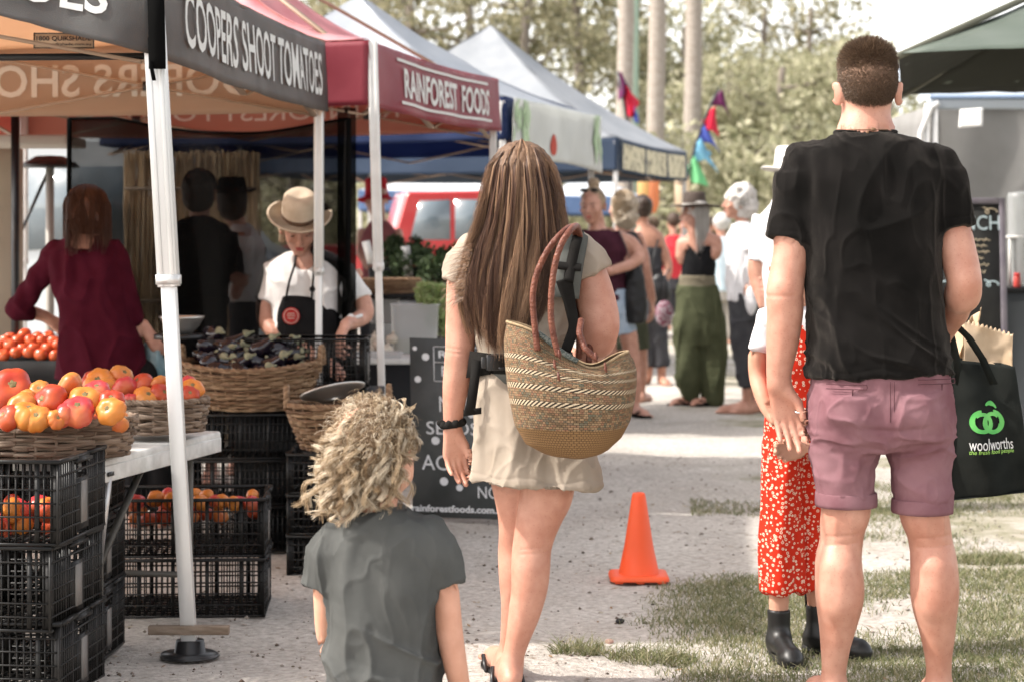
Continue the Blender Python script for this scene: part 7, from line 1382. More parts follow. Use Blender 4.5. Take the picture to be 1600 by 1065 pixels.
    tl, tr, br, bl_ = P(1483,560,s_), P(1585,572,s_), P(1612,768,s_), P(1484,782,s_)
    def f(u, v, dep=0, k=1): a_ = bl_+(br-bl_)*u[...,None]; b2 = tl+(tr-tl)*u[...,None]; p = a_+(b2-a_)*v[...,None]; p[...,1] += dep+k*(.03*np.sin(np.pi*u)*np.sin(np.pi*v)*(-1 if dep == 0 else 1)+.012*np.sin(u*9+v*3)); return p
    o, fn2 = sheet(f, 50, 40, 'front_panel', BM, sb, amp=.006, ns=9, seed=2); sheet(lambda u, v: f(u, v, .17), 30, 30, 'back_panel', BM, sb, amp=.006, ns=9, seed=4)
    def side(a1, b1): return lambda u, v: (lambda a_, b2: a_+(b2-a_)*v[...,None]+np.array((1,0,0))*(-.03*np.sin(np.pi*u)*np.sin(np.pi*v)*(1 if a1[0] > 1.5 else -1))[...,None])(a1+np.array((0,.17,0))*u[...,None], b1+np.array((0,.17,0))*u[...,None])
    sheet(side(br, tr), 14, 20, 'gusset', BM, sb, amp=.004, ns=9); sheet(side(bl_, tl), 14, 20, 'gusset', BM, sb, amp=.004, ns=9)
    sheet(lambda u, v: bl_+(br-bl_)*u[...,None]+np.array((0,.17,0))*v[...,None]+np.array((0,0,.003)), 10, 6, 'base_panel', BM, sb)
    wB = np.linalg.norm(br-bl_); hB = np.linalg.norm(tl-bl_); gn = mat('emblem_green', (.06,.36,.08), .6, c2=(.16,.52,.13), nscale=14); wt = mat('print_white', (.72,.72,.72), .7); lg = mat('print_lime', (.30,.55,.12), .7)
    onbag = lambda px, py: ((px-1484)/128., (782-py)/216.)
    def W(cx, cy): u0, v0 = onbag(cx, cy); return lambda u, v: fn2(u0+u/wB, v0+v/hB-.03*u/wB*0, -.0055+.0025) if False else fn2(u0+np.asarray(u)/wB, v0+np.asarray(v)/hB, sgn)
    sgn = .005
    if fn2(np.array([.5]), np.array([.5]), .01)[0,1] > fn2(np.array([.5]), np.array([.5]), 0)[0,1]: sgn = -.0075
    def arc(cx, cy, R_, a0, a1, w1, w2, nm): t = np.linspace(a0, a1, 40); w_ = np.interp(np.linspace(0,1,40), (0,.5,1), (w1,w2,w1)); uu = np.stack([(R_-w_/2)*np.cos(t), (R_+w_/2)*np.cos(t)], 1); vv = np.stack([(R_-w_/2)*np.sin(t), (R_+w_/2)*np.sin(t)], 1); Q = W(cx, cy)(uu.ravel(), vv.ravel()).reshape(40,2,3); MB().rings(Q, False, False).build(nm, gn, o, True)
    arc(1537,662,.026, -2.9+.0, 2.4, .008,.016,'emblem'); arc(1555,662,.028, .75, 6.2, .010,.016,'emblem'); arc(1536,660,.030, 1.6, 4.9, .010,.017,'emblem'); arc(1557,660,.032,-1.5,1.5,.010,.018,'emblem'); arc(1553,643,.024,.4,2.4,.006,.016,'emblem')
    put_text('shop_name', 'woolworths', W(1553,696), wt, o, width=.142, height=.036, maxe=.03); put_text('slogan', 'the fresh food people', W(1553,709), lg, o, width=.142, height=.017, maxe=.03, shear=.2, offset=.01)
    for x0, x1 in ((1498,1530),(1540,1520)): pass
    def strap(pts): pp = np.array([P(*p) for p in pts]); V_ = np.array([[p+np.array((-.012,0,0)), p+np.array((.012,0,0))] for p in pp]); q = MB().rings(V_, False, False).build('handle', BM, sb, True); q.modifiers.new('s', 'SOLIDIFY').thickness = .004
    strap([(1500,600,530,-.01),(1494,560,530,-.02),(1487,530,530,-.06),(1481,512,530,-.14),(1476,506,568,.21)]); strap([(1553,600,530,-.02),(1535,560,530,-.03),(1514,528,530,-.06),(1493,508,530,-.12),(1477,504,568,.20)])
    pb = thing('paper_bag', 'brown paper bag sticking out of the black tote', 'bag', P(1545,545,515,.05)); KP = mat('kraft_paper', (.46,.33,.21), .85, c2=(.55,.42,.29), nscale=11, bump=.5, bscale=30)
    bx_ = [P(1502,590,515), P(1578,594,515)]; tp_ = [P(1504,500,515), P(1580,522,515)]
    def g(u, v, y0=.0): a_ = bx_[0]+(bx_[1]-bx_[0])*u[...,None]; b2 = tp_[0]+(tp_[1]-tp_[0])*u[...,None]; p = a_+(b2-a_)*v[...,None]; p[...,1] += y0+.01*noise(np.stack([u*5, v*4, 0*u+y0*9], -1), 3); p[...,2] += .006*np.sin(u*70)*(v > .98); return p
    for y0 in (-.02, .11): sheet(lambda u, v: g(u, v, y0), 60, 20, 'paper_side', KP, pb, amp=.004, ns=16, th=.001)
    for k in (0, 1): sheet(lambda u, v, k=k: bx_[k]+(tp_[k]-bx_[k])*v[...,None]+np.array((0,.13,0))*(u[...,None])+np.array((0,-.02,0))+np.array((.012 if k == 0 else -.012,0,0))*np.sin(np.pi*u)[...,None], 10, 16, 'paper_end', KP, pb, th=.001)
    q = MB(); g2 = lambda u, v: np.array(P(1486+10*u+14*v, 590-100*v-30*(v > 2), 487, -.02)); 
    def g3(u, v): x = 1487+26*v+26*u*(1-.35*v); y = 585-88*v-18*v*u; Pp = np.stack([(x-HX)/512., F/512.-.035+.015*np.sin(u*6), CZ-(y-HY)/512.], -1); return Pp
    sheet(g3, 16, 20, 'paper_flap', KP, pb, amp=.005, ns=20, th=.001)
# ------------------------------------------------------------------ trees, vehicles, background stalls
LFA = mat('leaf_olive', (.1,.1,.05), .6, island=[(.17,.165,.09),(.27,.25,.15),(.38,.35,.23),(.22,.20,.12),(.12,.12,.065)], trans=.35)
LFB = mat('leaf_pale', (.2,.2,.1), .6, island=[(.28,.28,.165),(.42,.41,.27),(.55,.52,.37),(.34,.33,.21),(.20,.205,.115)], trans=.35)
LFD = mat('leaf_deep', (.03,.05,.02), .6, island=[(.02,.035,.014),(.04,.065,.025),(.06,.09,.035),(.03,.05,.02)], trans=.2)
BRK = mat('bark_grey', (.16,.135,.11), .95, c2=(.25,.215,.185), nscale=5, stretch=(3,3,.6), bump=.8, bscale=20, bdist=.02)
def leafcloud(blobs, n, size, rg, hollow=.25):
    """leaf faces spread through several uneven sprays"""
    B = np.array([b[:3] for b in blobs]); Rr = np.array([b[3:6] for b in blobs]); w_ = Rr.prod(1)**(.66); k = rg.choice(len(blobs), n, p=w_/w_.sum())
    v = rg.normal(size=(n,3)); v /= np.linalg.norm(v, axis=1)[:,None]; rr = (hollow+(1-hollow)*rg.random(n))**.5; c = B[k]+v*rr[:,None]*Rr[k]
    g = noise(c*1.5, 77)+.5*noise(c*3.7, 78); keep = g > rg.uniform(-.75, .25, n); c = c[keep]; n = len(c)
    a = rg.normal(size=(n,3)); a /= np.linalg.norm(a, axis=1)[:,None]; b = rg.normal(size=(n,3)); b -= (b*a).sum(1)[:,None]*a; b /= np.linalg.norm(b, axis=1)[:,None]
    s_ = size*rg.uniform(.5, 1.3, n)[:,None]; V = np.stack([c-a*s_, c+b*s_*.42, c+a*s_, c-b*s_*.42], 1).reshape(-1, 3); return V, np.arange(n*4).reshape(n, 4)
def tree(name, label, px, s_, h, R_, leafm, n=6000, size=.13, th=.22, lean=0, crown0=.35, seed=0, group='trees beyond the market', nb=16, bark=BRK):
    rg = np.random.default_rng(seed+int(px)); x, y = (px-HX)/s_, F/s_; root = thing(name, label, 'tree', (x, y, 0), group)
    t = np.linspace(0, 1, 12); tr = np.stack([x+lean*t**2+.12*np.sin(t*5+px), y+.1*np.sin(t*4), h*.9*t-.1], 1); mb = MB().tube(tr, th*(1-.75*t)+.02, 10); blobs = []
    for k in range(nb):
        u = rg.uniform(crown0, .95); p = tr[int(u*11)]; a = rg.uniform(0, 6.28); L = R_*rg.uniform(.45, 1.0)*(1.15-.5*u); e = p+np.array((math.cos(a)*L, math.sin(a)*L*.8, rg.uniform(.1, .6)*L)); m_ = (p+e)/2+np.array((0,0,-.1*L)); mb.tube([p, m_, e], (th*.3, th*.18, th*.05), 6)
        q = R_*rg.uniform(.25, .5); blobs.append((*e, q, q, q*rg.uniform(.55, .9)))
    mb.build('trunk', bark, root, True); V, Q = leafcloud(blobs, n, size, rg); mk('crown', V, Q, leafm, root, False); return root
def bush(name, label, px, s_, w_, h, leafm, n, size, cat='bush', group='bushes beyond the market', z0=0, seed=0):
    rg = np.random.default_rng(seed+int(px)); x, y = (px-HX)/s_, F/s_; root = thing(name, label, cat, (x, y, z0), group); bl = []; mb = MB()
    for k in range(12):
        bx, by, bz = x+rg.uniform(-.42,.42)*w_, y+rg.uniform(-.3,.3)*w_*.6, z0+h*rg.uniform(.25,.82); q = w_*rg.uniform(.14,.26); bl.append((bx, by, bz, q, q, min(q, h*.3))); mb.tube([(x, y, z0), ((x+bx)/2, (y+by)/2, z0+h*.35), (bx, by, bz)], (.03*w_/2+.004, .02*w_/2+.003, .002), 5)
    mb.build('stem', BRK, root); V, Q = leafcloud(bl, n, size, rg, .05); mk('foliage', V, Q, leafm, root, False); return root
def background():
    # three straight trunks near the middle, their crowns above the picture
    for px, s_, wpx, lab in ((977,82,25,'leftmost of three tall straight pale trunks'),(1026,76,27,'middle one of three tall straight pale trunks'),(1083,70,27,'rightmost of three tall straight pale trunks, beside the rainbow flag')):
        x, y = (px-HX)/s_, F/s_; root = thing('tall_tree', lab, 'tree', (x, y, 0), 'three tall straight trunks'); r = wpx/2/s_; t = np.linspace(0, 1, 26); mb = MB().tube(np.stack([x+.02*np.sin(t*17), y+0*t, -.1+12.5*t], 1), r*(1.12-.25*t)*(1+.02*np.sin(t*60)), 18); mb.build('trunk', mat('palm_trunk', (.25,.215,.185), .95, c2=(.36,.32,.28), nscale=7, stretch=(1,1,5), bump=.6, bscale=12, bdist=.02), root, True)
        rg = np.random.default_rng(int(px)); fr = []
        for k in range(18):
            a = k*2.4; q = np.linspace(0, 1, 14); e = rg.uniform(.2, 1.1); X = 3.0*q*math.cos(a)*math.cos(e*.6); Y = 3.0*q*math.sin(a)*math.cos(e*.6); Z = 12.3+2.2*q*math.sin(e)-2.4*q**2; fr.append(np.stack([x+X, y+Y, Z], 1))
            for j in range(2, 14):
                for sd in (-1, 1):
                    for m_ in range(2): p = fr[k][j]; d = np.array((-math.sin(a)*sd*.45+math.cos(a)*.3, math.cos(a)*sd*.45+math.sin(a)*.3, -.35-.1*m_)); fr.append(p+np.outer(np.linspace(0, 1, 14), d*rg.uniform(.8, 1.2)))
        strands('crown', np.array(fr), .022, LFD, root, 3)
    x, y = (990-HX)/80, F/80; g = thing('green_pole', 'slim pale green pole against the leftmost tall trunk', 'pole', (x,y,0)); MB().tube([(x,y-.4,0),(x,y-.4,11)], .075, 12).build('shaft', mat('pale_green_paint', (.28,.38,.31), .6), g, True); MB().lathe([(0,0),(.14,0),(.12,.1),(.08,.12),(0,.12)], (x,y-.4,0), 16).build('collar', MATS['pale_green_paint'], g, True)
    T = [(545,60,10.5,3.6,LFA,'loose olive gum tree above the blue canopy peak',3200,.16),(640,66,9.5,3.0,LFA,'olive gum tree with open crown between the two canopy peaks',3000,.15),(735,58,11.5,3.2,LFA,'tall sparse gum tree with sky showing through over the grey-blue canopy',2600,.17),(825,63,9.6,2.6,LFA,'thin-crowned gum tree near the leftmost tall trunk',2000,.15),
         (905,54,12.0,4.0,LFA,'broad gum tree behind the leftmost tall trunk',4200,.18),(1000,50,10.5,3.6,LFB,'pale bushy tree behind the three trunks',5200,.17),(1135,62,6.3,3.0,LFB,'pale leafy tree right of the rainbow flag',8500,.13),(1215,66,6.0,2.6,LFB,'pale leafy tree behind the white-haired woman',8000,.12),(1300,60,6.6,3.0,LFB,'pale tree behind the tall man\'s head',8500,.13),(1190,48,9.8,3.2,LFA,'darker gum crown rising behind the pale leafy trees',3600,.17),(1270,46,10.2,3.0,LFA,'high thin gum crown left of the tall man\'s head',2600,.18),(1075,52,8.6,3.4,LFB,'pale tree filling the gap behind the rightmost trunk',7000,.16),(1390,64,5.2,2.2,LFB,'low pale tree between the tall man and the umbrella',4200,.12),(460,56,10,3,LFA,'olive gum tree mostly behind the burgundy canopy',2200,.17)]
    for i, (px, s_, h, R_, lm, lab, n, sz) in enumerate(T): tree('gum_tree' if lm is LFA else 'leafy_tree', lab, px, s_, h, R_, lm, int(n*(1.9 if lm is LFA else 2.0)), sz*.85, seed=i, crown0=.30 if lm is LFA else .12, nb=20)
    for i, (px, s_, w_, h, lab) in enumerate(((930,74,5.0,2.6,'low pale bush behind the sunglasses woman'),(1045,72,5.0,3.1,'low pale bush behind the green trousered woman'),(1150,76,5.2,3.6,'pale bush beyond the curly-haired woman'),(1250,74,5.5,4.2,'tall pale bush behind the pale hat'),(1345,76,5,4.0,'pale bush right behind the tall man'),(1430,70,4.6,3.0,'pale bush left of the grey marquee'),(780,70,5.2,2.4,'low bush beyond the distant awnings'),(600,66,6,2.4,'low bush beyond the red vehicle'),(420,62,6.5,2.4,'low bush behind the tomato stall'),(250,60,7,2.6,'low bush behind the bamboo screen'),(80,60,7,2.6,'low bush behind the pale van'))): bush('bush', lab, px, s_, w_, h, LFB, 4200, .13, seed=i)
    far_bg = bush('tree_line', 'far line of pale trees closing the view', 900, 32, 70, 5.5, LFB, 16000, .38, cat='tree line', group=None); far_bg['kind'] = 'stuff'
    # flags
    seg = dict(a=(.13,.02,.09), b=(.62,.02,.06), c=(.08,.12,.45), d=(.22,.50,.66), e=(.20,.58,.28))
    fm = {k: mat('flag_'+{'a':'plum','b':'red','c':'blue','d':'sky','e':'green'}[k], v, .7, trans=.4) for k, v in seg.items()}
    def flag(label, s_, polepts, parts):
        b0 = P(*polepts[0], s_); root = thing('feather_flag', label, 'flag', (b0[0], b0[1], 0), 'rainbow feather flags'); pts = [np.array((b0[0]-.05, b0[1], 0))]+[P(x, y, s_) for x, y in polepts]; MB().tube(np.array(pts), .018, 8).build('pole', BLKP, root, True)
        for k, poly in parts:
            mx_ = sum(p_[0] for p_ in poly)/4; A, B_, C_, D_ = [P(mx_+(x-mx_)*1.45+4, y, s_) for x, y in poly]
            def f(u, v): e = A*((1-u)*(1-v))[...,None]+B_*(u*(1-v))[...,None]+C_*(u*v)[...,None]+D_*((1-u)*v)[...,None]; e[...,1] += .08*np.sin(u*5+v*3); return e
            sheet(f, 14, 12, 'flag_cloth', fm[k], root, amp=.012, ns=5)
    flag('rainbow feather flag curving against the pale trees right of the trunks', 118, [(1078,262),(1086,228),(1098,195),(1112,160),(1123,139)], [('a',[(1110,168),(1123,140),(1134,192),(1126,160)]),('b',[(1096,203),(1109,168),(1116,214),(1102,200)]),('b',[(1096,190),(1110,166),(1112,196),(1100,206)]),('c',[(1090,220),(1098,195),(1116,240),(1104,222)]),('d',[(1082,240),(1091,216),(1112,272),(1094,246)]),('d',[(1080,250),(1090,226),(1104,240),(1092,252)]),('e',[(1073,268),(1081,244),(1098,292),(1080,286)])])
    flag('plum and red feather flag in front of the leftmost trunk', 112, [(985,262),(984,215),(976,165),(965,112)], [('a',[(963,120),(966,112),(978,140),(964,158)]),('b',[(970,135),(976,134),(991,160),(980,186)]),('b',[(971,140),(976,136),(986,184),(976,182)]),('c',[(984,172),(987,168),(994,192),(988,192)])])
    for i, (px, py, c, lab) in enumerate(((1008,286,(.72,.55,.25),'cream and amber paper lantern under the far canopy'),(1018,300,(.80,.36,.18),'orange paper lantern beside the middle trunk'),(1066,300,(.70,.60,.45),'pale bell tent pennant left of the hat'))):
        root = thing('paper_lantern', lab, 'lantern', P(px, py, 120)); c0 = P(px, py, 120); MB().lathe([(0,-.28),(.06,-.27),(.10,-.15),(.10,.15),(.06,.27),(0,.28)], c0, 20).build('shade', mat('lantern_%s' % ('amber','orange','pale')[i], c, .8, trans=.5), root, True); MB().tube([c0+np.array((0,0,.27)), c0+np.array((0,0,.75))], .006, 5).build('cord', BLKP, root)
    # red utility vehicle behind the herb stall
    RP = mat('car_red', (.45,.03,.035), .25, c2=(.5,.05,.05), nscale=2, spec=.6, coat=.6); GL = mat('car_glass', (.12,.15,.17), .08, spec=.8); TY = mat('tyre', (.02,.02,.02), .8); CH = mat('chrome_pale', (.6,.6,.6), .25, metal=.6)
    def vehicle(name, label, prof, win, x, y, w_, paint, wheels, rz=0, cat='car'):
        root = thing(name, label, cat, (x, y, 0)); pr = np.array(prof, float); Rz = rotz(rz); n = len(pr)
        V = []
        for yy, k in ((-w_/2,.93),(-w_/2+.06,1),(w_/2-.06,1),(w_/2,.93)):
            c = pr.mean(0); q = c+(pr-c)*k; V.append(np.stack([q[:,0], yy+0*q[:,0], q[:,1]], 1)@Rz.T+np.array((x,y,0)))
        V = np.array(V); mb = MB(); K = 4; i = np.arange(K-1)[:,None]; j = np.arange(n)[None]; q = np.stack(np.broadcast_arrays(i*n+j, i*n+(j+1)%n, (i+1)*n+(j+1)%n, (i+1)*n+j), -1).reshape(-1, 4); W = V.reshape(-1, 3); me_f = [q]
        import bmesh
        o = mk('body', W, [q, np.array([list(range(n))]), np.array([list(range(3*n, 4*n))[::-1]])], paint, root, False); bevel(o, .03, 3)
        for poly in win:
            pp = np.array(poly, float); m_ = len(pp)
            for sd in (-1, 1): A = np.stack([pp[:,0], 0*pp[:,0]+sd*(w_/2+.012), pp[:,1]], 1)@Rz.T+np.array((x,y,0)); B_ = np.stack([pp[:,0], 0*pp[:,0]+sd*(w_/2-.02), pp[:,1]], 1)@Rz.T+np.array((x,y,0)); MB().rings(np.array([A, B_])).build('window', GL, root)
        for wx in wheels:
            for sd in (-1, 1):
                c = np.array((wx, sd*(w_/2-.08), .34))@Rz.T+np.array((x,y,0)); M = Rz@rotx(R(90)); o = MB().lathe([(.20,-.10),(.33,-.10),(.345,-.05),(.345,.05),(.33,.10),(.20,.10)], c, 28, M, False).build('wheel', TY, root, True); MB().lathe([(0,-.07),(.19,-.08),(.21,-.10),(.21,.10),(.19,.08),(0,.07)], c, 24, M).build('rim', CH, o, True)
        return root
    ute = vehicle('utility_vehicle', 'red utility vehicle parked behind the herb table', [(-2.4,.45),(-2.4,1.15),(-.75,1.18),(-.55,1.86),(.55,1.88),(1.05,1.28),(2.15,1.12),(2.3,.70),(2.3,.45)], [[(-.50,1.26),(-.38,1.74),(.0,1.76),(.0,1.26)],[(.06,1.26),(.06,1.76),(.48,1.76),(.82,1.28)]], (692-HX)/122., F/122., 1.7, RP, (-1.5,1.45), R(8))
    van = vehicle('van', 'pale van parked behind the tomato stall at the left edge', [(-2.3,.35),(-2.35,1.9),(-2.2,2.02),(1.2,2.0),(1.9,1.25),(2.45,1.05),(2.5,.35)], [[(.35,1.2),(.35,1.8),(1.15,1.8),(1.6,1.25)],[(-.9,1.2),(-.9,1.8),(.2,1.8),(.2,1.2)],[(-2.1,1.2),(-2.1,1.8),(-1.05,1.8),(-1.05,1.2)]], (10-HX)/205., F/205., 1.8, mat('van_paint', (.52,.56,.58), .3, spec=.5, coat=.4), (-1.6,1.6), R(-4), 'van')
    # trailer side and awning at the far left
    tr = thing('food_trailer', 'cream catering trailer with a black corner post at the left edge', 'trailer', (-2.75,10.4,0)); c = P(-30,400,312,.5); bevel(MB().box((c[0],c[1]+.1,1.15), (.36,.2,1.25)).build('body', mat('trailer_cream', (.30,.25,.19), .6, c2=(.36,.30,.23), nscale=3), tr), .02); p = P(24,300,318); MB().box((p[0],p[1],1.0), (.035,.035,2.0)).build('corner_post', BLKP, tr)
    f = P(35,222,312,.2); bevel(MB().box((f[0]-.15,f[1],f[2]), (.85,.5,.05)).build('awning', mat('awning_cream', (.55,.52,.46), .7), tr), .01)
    MB().box((c[0],c[1]+.12,.28), (.3,.14,.5)).build('chassis', BLKP, tr)
    for sd in (0,): MB().lathe([(0,-.09),(.28,-.09),(.3,0),(.28,.09),(0,.09)], (c[0],c[1]-.06,.3), 24, rotx(R(90))).build('wheel', TY, tr, True)
    ht = thing('patio_heater', 'grey post with a domed black heater head beside the pale van', 'patio heater', P(76,260,270)); h0 = P(78,262,270); MB().tube([(h0[0],h0[1],0),(h0[0],h0[1],h0[2]+.02)], .025, 12).build('post', mat('post_grey', (.33,.31,.28), .5), ht, True); MB().lathe([(0,.07),(.08,.065),(.16,.02),(.17,0),(0,.0)], h0, 24).build('heater_head', BLKP, ht, True); MB().tube([h0+np.array((0,0,.0)), h0+np.array((-.18,0,-.4)), h0+np.array((-.25,0,-.55))], .010, 6).build('hose', BLKP, ht, True); MB().lathe([(0,0),(.2,0),(.2,.05),(0,.08)], (h0[0],h0[1],0), 24).build('base', BLKP, ht, True)
    # black shade mesh behind the tomato stall
    m = bpy.data.materials.new('shade_mesh'); m.use_nodes = True; n = m.node_tree.nodes; l = m.node_tree.links; b = n['Principled BSDF']; b.inputs['Base Color'].default_value = (.003,.0028,.0026,1); b.inputs['Roughness'].default_value = .9; b.inputs['Specular IOR Level'].default_value = .05
    tc = n.new('ShaderNodeTexCoord'); no = n.new('ShaderNodeTexNoise'); no.inputs['Scale'].default_value = 2.5; l.new(tc.outputs['Object'], no.inputs[0]); mr_ = n.new('ShaderNodeMapRange'); mr_.inputs[1].default_value = .3; mr_.inputs[2].default_value = .7; mr_.inputs[3].default_value = .56; mr_.inputs[4].default_value = .80; l.new(no.outputs[0], mr_.inputs[0])
    tp = n.new('ShaderNodeBsdfTransparent'); mx = n.new('ShaderNodeMixShader'); l.new(mr_.outputs[0], mx.inputs[0]); l.new(tp.outputs[0], mx.inputs[1]); l.new(b.outputs[0], mx.inputs[2]); l.new(mx.outputs[0], n['Material Output'].inputs[0])
    sm = thing('shade_cloth', 'black see-through mesh screen hung across the back of the tomato stall', 'shade cloth', P(330,370,336)); a, b_ = P(106,185,334), P(545,185,334)
    def f(u, v): p = a+(b_-a)*u[...,None]; zt = a[2]+.0-.07*np.sin(np.pi*np.clip(u*1.2-.2,0,1)); p[...,2] = .28+(zt-.28)*v; p[...,1] += .03*np.sin(u*17+v*2)+.02*noise(np.stack([u*9, v*4, 0*u], -1), 3); return p
    sheet(f, 90, 40, 'mesh_panel', m, sm, th=.001)
    for v_, r_ in ((1.0,.012),): u = np.linspace(0, 1, 60); MB().tube(f(u, 0*u+v_), .007, 6).build('hem', MATS['velcro_strap'], sm, True)
    for u_ in (0.0, 1.0): v = np.linspace(0, 1, 20); MB().tube(f(0*v+u_, v), .012, 6).build('edge_tape', MATS['velcro_strap'], sm, True)
    def f(u, v): p = P(528,168,336)+(P(556,168,336)-P(528,168,336))*u[...,None]; p = p*np.ones(u.shape+(1,)); p[...,2] = .35+1.55*v; p[...,1] += .05*np.sin(u*9)-.02; return p
    sheet(f, 12, 30, 'gathered_end', m, sm, th=.001)
    # bamboo screen
    bs = thing('bamboo_screen', 'sunlit tan brushwood screen standing behind the black mesh', 'screen', P(300,360,250)); rg = np.random.default_rng(4); x0, x1 = P(196,0,250)[0], P(402,0,250)[0]; y = F/250; N = 260; xs = np.linspace(x0, x1, N)+rg.normal(size=N)*.004; zz = np.array((0,.5,1.,1.5,1.82)); Pt = np.stack([np.stack([xs+rg.normal(size=N)*.008, y+rg.normal(size=N)*.01, 0*xs+z_+rg.normal(size=N)*.012], 1) for z_ in zz], 1)
    strands('brush_canes', Pt, .0055, mat('brushwood', (.6,.45,.28), .8, island=[(.52,.38,.23),(.78,.62,.42),(.64,.48,.30),(.42,.29,.17)]), bs, 5, taper=1)
    for z_ in (.25, .9, 1.6): MB().bar((x0,y-.025,z_), (x1,y-.025,z_), .01, .02).build('batten', MATS['weathered_plank'], bs)
    # herb stall: table, tubs, herbs
    ht = thing('herb_table', 'black covered table with clear trays, left of the chalkboard', 'table', P(600,600,292)); zt = P(600,560,292)[2]; c = P(600,600,292,.35); bc = MATS['black_cloth']; bevel(MB().box((c[0]-.05,c[1],zt-.015), (.80,.72,.03)).build('table_top', MATS['table_worn_white'], ht), .006); MB().box((c[0]-.05,c[1]-.35,zt/2-.015), (.78,.01,zt-.03)).build('cloth_front', bc, ht); MB().box((c[0]+.345,c[1],zt/2-.015), (.01,.70,zt-.03)).build('cloth_end', bc, ht)
    clear = mat('clear_plastic', (.62,.64,.64), .15, spec=.6, alpha=.45)
    def tub(label, x, y, s_, w_, d_, h_, rz, m=clear, dy=.2, tilt=0):
        r_ = thing('plastic_tub', label, 'tub', P(x, y, s_, dy)); c = P(x, y, s_, dy); t = np.linspace(0, 2*np.pi, 40, endpoint=False); sq = lambda k, z: np.stack([w_/2*k*np.sign(np.cos(t))*np.abs(np.cos(t))**.35, d_/2*k*np.sign(np.sin(t))*np.abs(np.sin(t))**.35, z+0*t], 1)@(rotz(rz)@rotx(tilt)).T+c
        MB().rings(np.array([sq(.86,.0), sq(.9,.02), sq(1,h_), sq(1.06,h_+.002), sq(1.06,h_+.008), sq(.97,h_+.006), sq(.86,.02)])).build('shell', m, r_, True); MB().rings(np.array([sq(.85,.012), sq(.92,h_*.35)])).build('contents', mat('pale_produce', (.45,.42,.34), .8, c2=(.25,.28,.16), nscale=30), r_, True); return r_
    tub('tall clear plastic tub propped on the herb table left of the long hair', 648, 560, 285, .27, .2, .30, .1, dy=.3); tub('shallow clear tray on the herb table corner', 590, 566, 292, .26, .18, .05, .1, dy=.1); tub('grey tub behind the seller\'s wrist', 600, 505, 270, .18, .15, .14, 0, mat('grey_tub', (.25,.25,.25), .5), dy=.5)
    for i, (x, y, d_) in enumerate(((575,546,.25),(590,540,.3),(562,552,.2),(604,548,.3),(583,530,.4),(612,530,.4),(597,556,.2))): 
        p = P(x, y, 290, d_); p[2] = max(p[2], zt+.03); q = Sdf(.005, .01); q.ell(p, (.035,.03,.026)); q.cone(p, p+np.array((.01,0,.045)), .012, .006); o = q.build('garlic_bulb', mat('garlic_skin', (.60,.55,.46), .7, c2=(.45,.38,.30), nscale=40), None, lambda W, N: .002*noise(W*90, 3)); tag(o, 'pale garlic bulb in the heap on the herb table', 'garlic', 'garlic bulbs heaped on the herb table')
    for nm, args in (('herb', None),):
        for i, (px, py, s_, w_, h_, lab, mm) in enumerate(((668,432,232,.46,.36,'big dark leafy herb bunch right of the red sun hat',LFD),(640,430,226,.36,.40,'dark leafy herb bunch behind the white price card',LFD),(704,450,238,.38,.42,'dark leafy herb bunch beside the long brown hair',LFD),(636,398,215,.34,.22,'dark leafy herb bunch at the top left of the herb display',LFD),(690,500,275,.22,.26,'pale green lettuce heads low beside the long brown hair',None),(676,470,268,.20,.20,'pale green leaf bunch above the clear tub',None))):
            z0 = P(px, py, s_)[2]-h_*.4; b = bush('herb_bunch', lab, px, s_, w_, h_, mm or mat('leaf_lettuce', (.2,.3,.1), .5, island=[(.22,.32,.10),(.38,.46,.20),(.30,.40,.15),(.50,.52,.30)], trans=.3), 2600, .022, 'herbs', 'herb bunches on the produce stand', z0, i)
    st = thing('produce_stand', 'dark stepped stand holding the herb bunches', 'stand', P(670,500,235,.2)); c = P(672,500,235,.25); MB().box((c[0],c[1],.44), (.7,.5,.86)).build('lower_step', bc, st); MB().box((c[0],c[1]+.45,.55), (.85,.4,1.08)).build('upper_step', bc, st)
    wicker('wicker_basket', 'long low wicker tray behind the seller\'s shoulder', P(605,458,262,.2), .20, .13, .08, 6, 20, .9, WK2, .005, 0, .007); c = P(605,458,262,.2); tb2 = thing('side_table', 'small dark table under the long wicker tray', 'table', (c[0],c[1],0)); MB().box((c[0],c[1],c[2]-.015), (.46,.34,.025)).build('table_top', bc, tb2)
    for sx in (-.2,.2):
        for sy in (-.14,.14): MB().tube([(c[0]+sx,c[1]+sy,0),(c[0]+sx,c[1]+sy,c[2]-.03)], .014, 8).build('leg', MATS['table_leg_steel'], tb2, True)
    for x, y, w_, h_, lab in ((576,395,.055,.16,'white price card held in front of the red vest'),(636,408,.06,.20,'white price card on a stick right of the red vest')):
        s_ = 232; p = P(x, y, s_); r_ = thing('price_card', lab, 'price card', p); M = rotz(.1)@roty(-.25 if x < 600 else -.12); MB().box(p, (w_, .004, h_), M=M).build('card', MATS['paper'], r_); MB().bar(p-np.array((0,0,h_*.45)), p-np.array((-.02,0,h_*.5+.35)), .008).build('stick', BLKP, r_)
    # right-hand stall: menu board, dispenser, bin, cloth
    mb_ = thing('menu_board', 'tall chalk menu board with purple-grey frame beside the grey marquee wall', 'sign', P(1512,500,268)); s_ = 268; A, Bq, Cq = P(1462,700,s_), P(1572,700,s_), P(1568,313,s_); w_ = 104/s_; h_ = (560-316)/s_; cen = P(1513,438,s_); M = rotx(-.08)@rotz(.0); bd = MB().box(cen, (w_, .02, h_), M=M).build('board', mat('menu_black', (.022,.022,.022), .7, c2=(.04,.04,.038), nscale=6), mb_)
    fr = mat('frame_purple_grey', (.14,.125,.15), .6, c2=(.2,.18,.2), nscale=9); 
